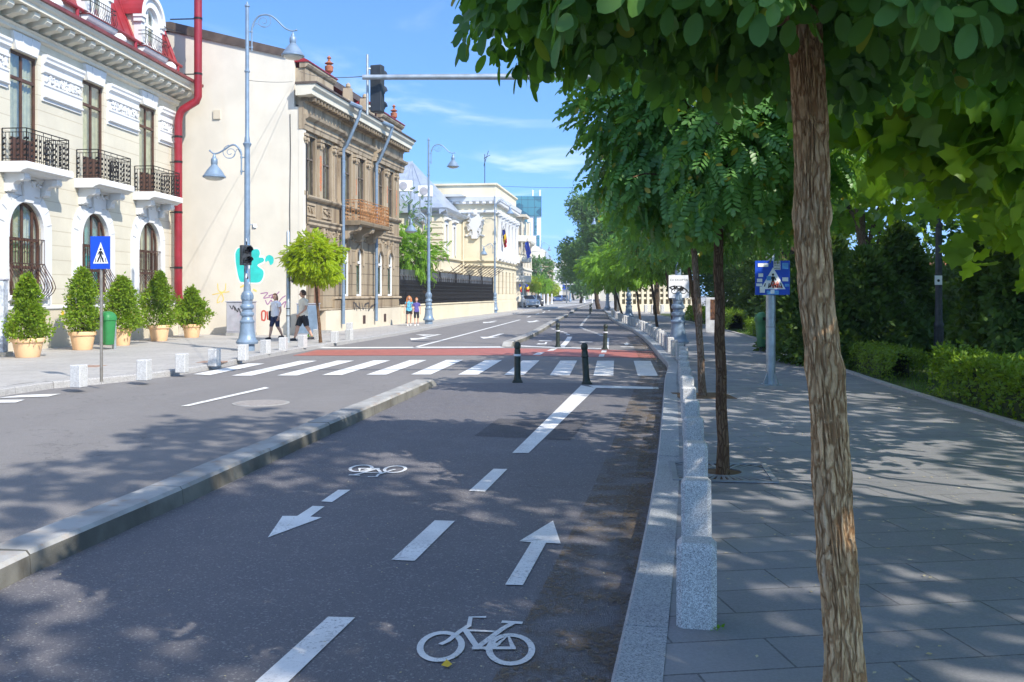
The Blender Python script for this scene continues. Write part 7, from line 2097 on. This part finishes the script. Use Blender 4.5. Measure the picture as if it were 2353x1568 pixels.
# overhead cables
def cable(label, a, b_, sag, r=.012):
    m_ = MB(); a, b_ = Vector(a), Vector(b_)
    m_.tube([a.lerp(b_, t) - Vector((0, 0, sag * 4 * t * (1 - t))) for t in np.linspace(0, 1, 24)], r, 5)
    tag(m_.build('overhead_cable', MAT['iron']), label, 'cable')
cable('thin cable strung across the street high in front of the glass tower', AT(1100, 425, 95), AT(1500, 425, 95), .3, .018)
cable('thin cable from the tall lamp to the brown mansion corner', (L1.location.x, L1.location.y, 8.05), AT(672, 188, 37.6), .04, .007)
cable('thin cable from the brown mansion corner towards the overhead arm tip', AT(690, 165, 37.6), AT(835, 176, cm_.y), .1, .008)
cable('pair of roof cables between red roof and blank wall, upper one', AT(378, 62, 36), AT(425, 76, 38.5), .05, .02)

# ---------------------------------------------------------------- flags
def flag(label, base, top, cols, hang, w_=.9):
    base, top = Vector(base), Vector(top)
    t = thing('flag', label, 'flag', base)
    d_ = top - base
    b = MB(); b.tube([(0, 0, 0), d_], .03, 6); b.build('flag_pole', MAT['galv'], t)
    n = 12; b = MB()
    for i in range(n):
        for k in range(len(cols)):
            def P(u, v):
                q = d_ * (1 - .45 * u); 
                return (q.x + .08 * math.sin(u * 9 + v * 3) + v * w_ * .35, q.y + .10 * math.sin(u * 7 + v * 5), q.z - hang * v - .12 * math.sin(u * 6))
            u0, u1, v0, v1 = i / n, (i + 1) / n, k / len(cols), (k + 1) / len(cols)
            b.add([P(u0, v0), P(u1, v0), P(u1, v1), P(u0, v1)], [(0, 1, 2, 3)], k, True)
    b.build('flag_cloth', cols, t, recalc=False)
    return t
fb, fy, fr = M('flag_blue', (.01, .03, .25), .8, .1), M('flag_yellow', (.85, .55, .02), .8, .1), M('flag_red', (.55, .03, .04), .8, .1)
flag('drooping blue yellow and red flag on the ochre palace columns', AT(1150, 560, 86), AT(1157, 520, 85), [fb, fy, fr], 1.5)
fl_ = flag('dark blue flag with a ring of yellow stars on the house past the palace', AT(1196, 590, 105), AT(1212, 548, 104), [MAT['sign_blue']], 1.6, 1.2)
b = MB(); pz = AT(1206, 572, 103.6) - fl_.location
for k in range(12):
    a = 2 * math.pi * k / 12; b.lathe([(.001, 0), (.06, .01), (.001, .02)], (pz.x + .38 * math.cos(a), pz.y, pz.z + .38 * math.sin(a)), 5)
b.build('star_ring', fy, fl_)
flag('small tricolour flag low on the house past the palace, left of its pair', AT(1192, 668, 103), AT(1195, 650, 102.5), [fb, fy, fr], .8, .5)
flag('small tricolour flag low on the house past the palace, right of its pair', AT(1201, 662, 103), AT(1212, 650, 102.5), [fb, fy, fr], .9, .6)

# ---------------------------------------------------------------- distant gantry and posts
p = AT(1328, 700, 170)
gn = thing('sign_gantry', 'far white overhead gantry across the street below the tall trees', 'gantry', (p.x, 170, 0), 0)
b = MB(); b.tube([(1.2, 0, 0), (1.2, 0, 5.6)], .14, 8); b.tube([(-2.6, 0, 3.5), (2.8, 0, 3.5)], .10, 8); b.tube([(2.6, 0, .0), (2.6, 0, 4.2)], .1, 8); b.build('frame', MAT['sign_white'], gn)
b = MB(); b.lathe([(.02, 0), (.5, .0), (.4, .4), (.02, .5)], (.1, 0, 3.9), 10); b.build('lantern', MAT['sign_white'], gn)
p = AT(1302, 700, 160)
gp = thing('thin_post', 'far thin dark post in the middle of the street end', 'post', (p.x, 160, 0)); b = MB(); b.tube([(0, 0, 0), (0, 0, 4.0)], .09, 8); b.build('pole', MAT['galv'], gp)
rr = random.Random(4)
for i, (px, Y) in enumerate(((1232, 118), (1240, 126), (1250, 133), (1259, 141), (1268, 150))):
    q = AT(px, 700, Y); t = thing('white_post', f'far short white post along the left kerb, {ORD[i]} from the silver car', 'post', (q.x, Y, PAV), 0, 'white posts at the far left kerb'); b = MB(); b.lathe([(.12, 0), (.10, .1), (.10, 1.5), (.13, 1.55), (.02, 1.65)], n=8); b.build('pole', MAT['sign_white'], t)

# ---------------------------------------------------------------- cars
def car(label, loc, rz, paint):
    t = thing('parked_car', label, 'car', loc, rz)
    # length along local x, front at +x
    prof = [(-2.05, .35), (-2.1, .75), (-1.95, .98), (-1.55, 1.02), (-1.1, 1.42), (.25, 1.46), (1.0, 1.02), (1.75, .88), (2.05, .72), (2.08, .35), (1.75, .22), (-1.75, .22)]
    b = MB(); n = len(prof); W_ = .84
    secs = [(-W_, .96), (-W_ * .97, 1.), (W_ * .97, 1.), (W_, .96)]
    vs = []
    for y, k in ((-.84, 0), (-.70, 1), (.70, 1), (.84, 0)):
        for x, z in prof:
            zz_ = z if z < 1.0 else (z if k else 1.0 + (z - 1.0) * .75)
            vs.append((x * (1 if k else .985), y, zz_ if k else min(zz_, z)))
    fs = [tuple(range(n)), tuple(range(3 * n, 4 * n))[::-1]] + [(s_ * n + i, s_ * n + (i + 1) % n, (s_ + 1) * n + (i + 1) % n, (s_ + 1) * n + i) for s_ in range(3) for i in range(n)]
    b.add(vs, fs); b.build('body', paint, t)
    b = MB()
    for y in (-.845, .835): b.add([(x, y, z) for x, z in ((-1.35, 1.04), (.72, 1.04), (.2, 1.34), (-1.02, 1.32))], [(0, 1, 2, 3)])
    b.build('side_window', MAT['lens'], t, recalc=False)
    b = MB(); b.add([(1.01, -.66, 1.06), (1.01, .66, 1.06), (.36, .60, 1.44), (.36, -.60, 1.44)], [(0, 1, 2, 3)]); b.build('windscreen', MAT['lens'], t, recalc=False)
    for sx in (-1.3, 1.3):
        for sy in (-.80, .80):
            b = MB(); b.lathe([(.30, -.1), (.31, -.08), (.31, .08), (.30, .1)], n=18); wo = b.build('wheel', MAT['black_paint'], t); wo.location = (sx, sy, .31); wo.rotation_euler = (R(90), 0, 0)
            b = MB(); b.lathe([(.19, -.11), (.19, .11)], n=14); b.build('rim', MAT['galv'], wo)
    for sy in (-.6, .6):
        b = MB(); b.obox((2.02, sy, .72), (.12, .3, .14)); b.build('headlight', MAT['lamp_glass'], t, bevel=.02)
    return t
car('silver car parked at the left kerb just past the ochre palace', (AT(1211, 700, 112).x, 112, PAV), R(-70), M('silver_paint', (.55, .60, .65), .3, .05, 3, 0, 40, .3))
car('dark car parked behind the silver one past the ochre palace', (AT(1226, 700, 124).x, 124, PAV), R(-75), M('dark_paint', (.05, .05, .06), .3, .05, 3, 0))
for i, (px, Y, cl, nm_) in enumerate(((1283, 200, (.05, .10, .25), 'small blue car'), (1296, 205, (.05, .07, .12), 'small navy car'), (1275, 215, (.6, .6, .62), 'small white car'))):
    car(f'{nm_} waiting at the far end of the street', (AT(px, 700, Y).x, Y, 0), R(-97), M('far_car_paint', cl, .3, .05, 3, 0))
# ---------------------------------------------------------------- people
def skin_mesh(pts, edges, radii, root=0, levels=2):
    me = bpy.data.meshes.new('body'); me.from_pydata(pts, edges, [])
    ob = bpy.data.objects.new('body', me); COL.objects.link(ob)
    sk = ob.modifiers.new('skin', 'SKIN'); sk.use_smooth_shade = True; sk.branch_smoothing = .4
    for v, r_ in zip(me.skin_vertices[0].data, radii):
        v.radius = (r_, r_) if not isinstance(r_, tuple) else r_
    me.skin_vertices[0].data[root].use_root = True
    ss = ob.modifiers.new('sub', 'SUBSURF'); ss.levels = levels; ss.render_levels = levels
    dg = bpy.context.evaluated_depsgraph_get()
    m2 = bpy.data.meshes.new_from_object(ob.evaluated_get(dg))
    V = [tuple(v.co) for v in m2.vertices]; F = [tuple(p.vertices) for p in m2.polygons]
    bpy.data.objects.remove(ob); bpy.data.meshes.remove(me); bpy.data.meshes.remove(m2)
    return V, F
def add_skin(mb, pts, edges, radii, m=0, root=0, levels=2):
    V, F = skin_mesh(pts, edges, radii, root, levels); mb.add(V, F, m, True)

def hand(mb, wrist, elbow, s, side):
    w_, e = Vector(wrist), Vector(elbow); d_ = (w_ - e).normalized(); u = Vector((side, 0, 0)); u = (u - d_ * u.dot(d_)).normalized(); f = d_.cross(u).normalized() * side
    pc = w_ + d_ * .05 * s
    mb.tube([w_ - d_ * .02, w_ + d_ * .02 * s, pc, pc + d_ * .04 * s], [.024 * s, .030 * s, .036 * s, .026 * s], 8)
    for k, (off, L) in enumerate(((-.027, .065), (-.009, .078), (.009, .073), (.026, .055))):
        b0 = pc + d_ * .03 * s + f * off * s; mid = b0 + d_ * L * .55 * s - u * .008 * s; tip = mid + d_ * L * .4 * s - u * .022 * s
        mb.tube([b0, mid, tip], [.0092 * s, .0085 * s, .0065 * s], 6)
    b0 = pc - f * .03 * s - d_ * .01 * s; mb.tube([b0, b0 - f * .022 * s + d_ * .03 * s, b0 - f * .020 * s + d_ * .058 * s - u * .01 * s], [.011 * s, .010 * s, .0075 * s], 6)

def head(mb, c, r, yaw, m_skin=0, m_dark=1, m_lip=2):
    c = Vector(c); Mz = Matrix.Rotation(yaw, 3, 'Z')
    nu, nv = 20, 16; vs = []
    for i in range(nv + 1):
        th = math.pi * i / nv
        for k in range(nu):
            a = 2 * math.pi * k / nu
            x, y, z = math.sin(th) * math.cos(a) * .76, math.sin(th) * math.sin(a) * .92, math.cos(th) * 1.12
            if z < 0: x *= 1 + z * .28; y *= 1 + z * .12
            if y < -.3 and z < -.55: y -= .10
            vs.append(c + Mz @ Vector((x, y, z)) * r)
    fs = [(i * nu + k, i * nu + (k + 1) % nu, (i + 1) * nu + (k + 1) % nu, (i + 1) * nu + k) for i in range(nv) for k in range(nu)]
    mb.add(vs, fs, m_skin, True)
    def at(x, y, z): return c + Mz @ Vector((x, y, z)) * r
    mb.tube([at(0, -.86, .12), at(0, -1.0, -.10), at(0, -1.08, -.26), at(0, -.86, -.34)], [.06 * r, .10 * r, .16 * r, .10 * r], 8, m_skin)
    for sx in (-1, 1):
        q = at(sx * .30, -.80, .06); mb.obox(q, (.20 * r, .14 * r, .09 * r), yaw, 0, 0, m_dark); q = at(sx * .30, -.84, .24); mb.obox(q, (.30 * r, .10 * r, .06 * r), yaw, 0, 0, m_dark)
        q = at(sx * .76, .02, -.05); mb.tube([q + Mz @ Vector((0, 0, -.2)) * r, q + Mz @ Vector((sx * .06, .04, .02)) * r, q + Mz @ Vector((0, .03, .22)) * r], [.06 * r, .10 * r, .06 * r], 6, m_skin)
    mb.obox(at(0, -.84, -.55), (.34 * r, .12 * r, .07 * r), yaw, 0, 0, m_lip)

MAT['lip'] = M('lips', (.42, .17, .14), .5, .1); MAT['eye'] = M('eye_dark', (.06, .04, .03), .4, .1)
MAT['hair_brown'] = M('brown_hair', (.09, .045, .025), .6, .3, 30, .4, 60); MAT['hair_red'] = M('auburn_hair', (.42, .16, .05), .55, .3, 30, .4, 60); MAT['hair_short'] = M('short_dark_hair', (.07, .045, .03), .7, .3, 40, .4, 80)
MAT['tee_white'] = M('white_tee', (.86, .86, .90), .85, .06, 6, .2, 30); MAT['tee_grey'] = M('oatmeal_tee', (.84, .80, .70), .85, .08, 6, .2, 30); MAT['navy'] = M('navy_cloth', (.020, .032, .085), .85, .15, 6, .2, 30); MAT['black_cloth'] = M('black_cloth', (.022, .024, .032), .85, .2, 6, .2, 30)
MAT['purple_tee'] = M('purple_blue_tee', (.10, .085, .30), .85, .15, 6, .2, 30); MAT['aqua_top'] = M('patterned_aqua_top', (.10, .42, .75), .8, .7, 9, .2, 30, 0, .3, (.75, .82, .85), .8); MAT['shoe_dark'] = M('dark_shoe', (.03, .03, .04), .6, .3, 20, .1); MAT['shoe_white'] = M('white_shoe', (.75, .75, .74), .6, .1, 20, .1)

def person(label, loc, rz, H, legs, arms, top, bottom, shoe, hair, build=1., short=.5, female=False, yaw=0., hairkind='short', sleeve=.55):
    """legs: ((foot_y, foot_lift, knee_y), ...) for the two legs; arms: ((elbow), (wrist)) offsets from the shoulder; front is -y"""
    t = thing('person', label, 'person', loc, rz)
    k = H; B = build
    pel, wai, che, nec = Vector((0, 0, .525 * k)), Vector((0, -.005, .61 * k)), Vector((0, .0, .735 * k)), Vector((0, .01, .825 * k))
    hd = Vector((0, -.02, .925 * k))
    pts = [pel, wai, che, nec, Vector((0, -.005, .875 * k))]; ed = [(0, 1), (1, 2), (2, 3), (3, 4)]
    rad = [(.088 * B * k, .065 * B * k), (.078 * B * k, .060 * B * k), (.090 * B * k, .062 * B * k), .034 * k, .030 * k]
    feet, hands = [], []
    leg_idx = []
    for s, (fy, lift, ky) in zip((-1, 1), legs):
        hip, kn, an = Vector((s * .055 * k, 0, .49 * k)), Vector((s * .055 * k, ky, .275 * k + lift * .3)), Vector((s * .052 * k, fy, .045 * k + lift))
        cf = kn.lerp(an, .3) + Vector((0, .012 * k, 0)); i = len(pts)
        pts += [hip, kn, cf, an]; ed += [(0, i), (i, i + 1), (i + 1, i + 2), (i + 2, i + 3)]
        rad += [.054 * B * k, .034 * B * k, .034 * B * k, .020 * k]; feet.append((an, kn)); leg_idx.append((hip, kn))
    arm_idx = []
    for s, (el, wr) in zip((-1, 1), arms):
        sh = Vector((s * .105 * B * k, .01, .79 * k)); e_ = sh + Vector(el) * k; w_ = e_ + Vector(wr) * k; i = len(pts)
        pts += [sh, sh.lerp(e_, .55), e_, w_]; ed += [(2, i), (i, i + 1), (i + 1, i + 2), (i + 2, i + 3)]
        rad += [.034 * B * k, .027 * B * k, .022 * B * k, .015 * k]; hands.append((w_, e_, s)); arm_idx.append((sh, e_))
    mb = MB(); BV, BF = skin_mesh(pts, ed, rad); mb.add(BV, BF, 0, True)
    for w_, e_, s in hands: hand(mb, w_, e_, k / 1.75, s)
    head(mb, hd, .066 * k, yaw)
    mb.build('body', [MAT['skin'], MAT['eye'], MAT['lip']], t)
    # clothes follow the body surface, a little outside it
    tm = bpy.data.meshes.new('tmp'); tm.from_pydata(BV, [], BF); bm_ = bmesh.new(); bm_.from_mesh(tm); bmesh.ops.recalc_face_normals(bm_, faces=bm_.faces); bm_.normal_update()
    NV = [v.normal.copy() for v in bm_.verts]; bm_.free(); bpy.data.meshes.remove(tm)
    def sd(p, a, b):
        u = max(0, min(1, (p - a).dot(b - a) / max(1e-9, (b - a).length_squared))); return (p - a - (b - a) * u).length, u
    def garment(name, mt, keep, puff):
        sel = [f for f in BF if keep(sum((Vector(BV[i]) for i in f), Vector()) / len(f))]
        ids = sorted({i for f in sel for i in f}); mp = {i: q for q, i in enumerate(ids)}
        c = MB(); c.add([Vector(BV[i]) + NV[i] * puff(Vector(BV[i])) for i in ids], [tuple(mp[i] for i in f) for f in sel], 0, True)
        return c.build(name, mt, t, recalc=False)
    def is_arm(p):
        for sh, e_ in arm_idx:
            if abs(p.x) > abs(sh.x) * .92 and p.x * sh.x > 0: return sd(p, sh, e_)
        return None
    def fold(p): return .006 * noise.noise(p * 14)
    garment('shirt', top, lambda p: (.50 * k < p.z < .838 * k and is_arm(p) is None) or (is_arm(p) is not None and is_arm(p)[1] < sleeve and p.z > .55 * k), lambda p: .016 * B + fold(p) + (.012 if p.z < .62 * k else 0))
    garment('shorts', bottom, lambda p: is_arm(p) is None and p.z < .535 * k and p.z > (.49 - short * .215) * k, lambda p: .014 + fold(p) + (.016 if short < .95 and p.z < .42 * k else 0))
    for an, kn in feet:
        c = MB(); base = an - Vector((0, 0, .045 * k)); 
        c.tube([base + Vector((0, .035 * k, .022 * k)), base + Vector((0, .015 * k, .028 * k)), base + Vector((0, -.03 * k, .026 * k)), base + Vector((0, -.085 * k, .018 * k)), base + Vector((0, -.105 * k, .014 * k))], [.016 * k, .026 * k, .027 * k, .024 * k, .012 * k], 10)
        c.box(base.x - .026 * k, base.x + .026 * k, base.y - .10 * k, base.y + .045 * k, base.z - .004, base.z + .010 * k); c.build('shoe', shoe, t, bevel=.0)
    # hair
    c = MB(); r = .066 * k; Mz = Matrix.Rotation(yaw, 3, 'Z'); nu, nv = 22, 10; vs = []
    for i in range(nv + 1):
        th = math.pi * (.62 if hairkind == 'short' else .68) * i / nv
        for q in range(nu):
            a = 2 * math.pi * q / nu; x, y, z = math.sin(th) * math.cos(a) * .84, math.sin(th) * math.sin(a) * 1.0 + .06, math.cos(th) * 1.22
            if y < -.35 and z < .55: y = -.35 - (y + .35) * -.2; z = max(z, .52)
            j = noise.noise(Vector((x * 4, y * 4, z * 4 + H))) * .06
            vs.append(hd + Mz @ Vector((x * (1 + j), y * (1 + j), z)) * r)
    c.add(vs, [(i * nu + q, i * nu + (q + 1) % nu, (i + 1) * nu + (q + 1) % nu, (i + 1) * nu + q) for i in range(nv) for q in range(nu)], 0, True)
    def at(x, y, z): return hd + Mz @ Vector((x, y, z)) * r
    if hairkind == 'tail': c.tube([at(0, .9, .3), at(0, 1.35, .05), at(.05, 1.45, -.7), at(.1, 1.25, -1.5), at(.1, 1.1, -1.9)], [.16 * r, .36 * r, .34 * r, .22 * r, .04 * r], 10)
    if hairkind == 'long':
        for sx, ln in ((-1, 5.0), (1, 3.2), (-.4, 4.6), (.4, 4.0)):
            c.tube([at(sx * .5, .3, .6), at(sx * .95, .2, -.2), at(sx * 1.1, .1, -1.4), at(sx * 1.15, -.05, -ln * .6), at(sx * .95 - .2, .0, -ln)], [.40 * r, .46 * r, .50 * r, .48 * r, .1 * r], 10)
    c.build('hair', MAT[hair], t)
    return t
pw_ = G(633, 780, PAV); ky = pw_.y
wm = person('woman in white T-shirt and navy knee shorts walking with a dark shoulder bag', pw_, R(-38), 1.68, ((-.20, .0, -.12), (.24, .05, .02)), (((-.03, .03, -.17), (-.005, -.05, -.145)), ((.035, .02, -.17), (.0, -.06, -.14))),
           MAT['tee_white'], MAT['navy'], MAT['shoe_dark'], 'hair_brown', 1.08, .98, True, R(25), 'tail', .5)
b = MB(); b.obox((-.24, .03, .86), (.10, .28, .36), 0, 0, 0); bag = b.build('shoulder_bag', MAT['black_cloth'], None, bevel=.04)
bag.location = pw_; bag.rotation_euler = (0, 0, R(-38)); tag(bag, 'dark shoulder bag hanging at the side of the walking woman', 'bag')
b = MB(); b.tube([(-.24, .03, 1.02), (-.20, .05, 1.25), (-.12, .02, 1.40), (-.17, -.10, 1.2), (-.24, -.05, 1.03)], .014, 6); b.build('strap', MAT['black_cloth'], bag)
pm = G(697, 783, PAV)
person('man in pale T-shirt and dark shorts striding beside the thin signal post', pm, R(-52), 1.80, ((-.30, .0, -.17), (.30, .04, .08)), (((-.035, .05, -.16), (-.005, -.08, -.135)), ((.03, -.02, -.165), (-.03, -.115, -.09))),
       MAT['tee_grey'], MAT['black_cloth'], MAT['shoe_dark'], 'hair_short', 1.14, .92, False, R(-25), 'short', .62)
pg = G(940, 749, PAV)
person('girl with long auburn hair in aqua top and black shorts by the railing', pg, R(8), 1.56, ((-.10, .0, -.05), (.10, .02, .0)), (((-.05, .02, -.16), (-.01, -.03, -.145)), ((.03, .0, -.16), (.02, -.10, -.08))),
       MAT['aqua_top'], MAT['black_cloth'], MAT['shoe_white'], 'hair_red', .92, .42, True, 0, 'long', .35)
pb_ = G(957, 749, PAV)
person('boy in purple-blue T-shirt and dark knee shorts beside the auburn-haired girl', pb_, R(5), 1.46, ((-.08, .0, -.04), (.09, .02, .0)), (((-.03, .0, -.16), (-.01, -.06, -.14)), ((.04, .02, -.165), (.01, -.03, -.145))),
       MAT['purple_tee'], MAT['black_cloth'], MAT['shoe_white'], 'hair_red', .92, 1.0, False, 0, 'short', .5)
# ---------------------------------------------------------------- summer haze
hz_ = MB(); hz_.box(-410, 410, -120, 910, -1.3, 42)
_n = NT('haze_air'); _v = _n.node("ShaderNodeVolumePrincipled"); _v.inputs['Color'].default_value = (.86, .92, 1, 1); _v.inputs['Density'].default_value = .0007; _v.inputs['Anisotropy'].default_value = .2
_n.nt.links.new(_v.outputs[0], _n.out.inputs[1])
tag(hz_.build('haze', _n.mat), None, None, None, 'stuff')
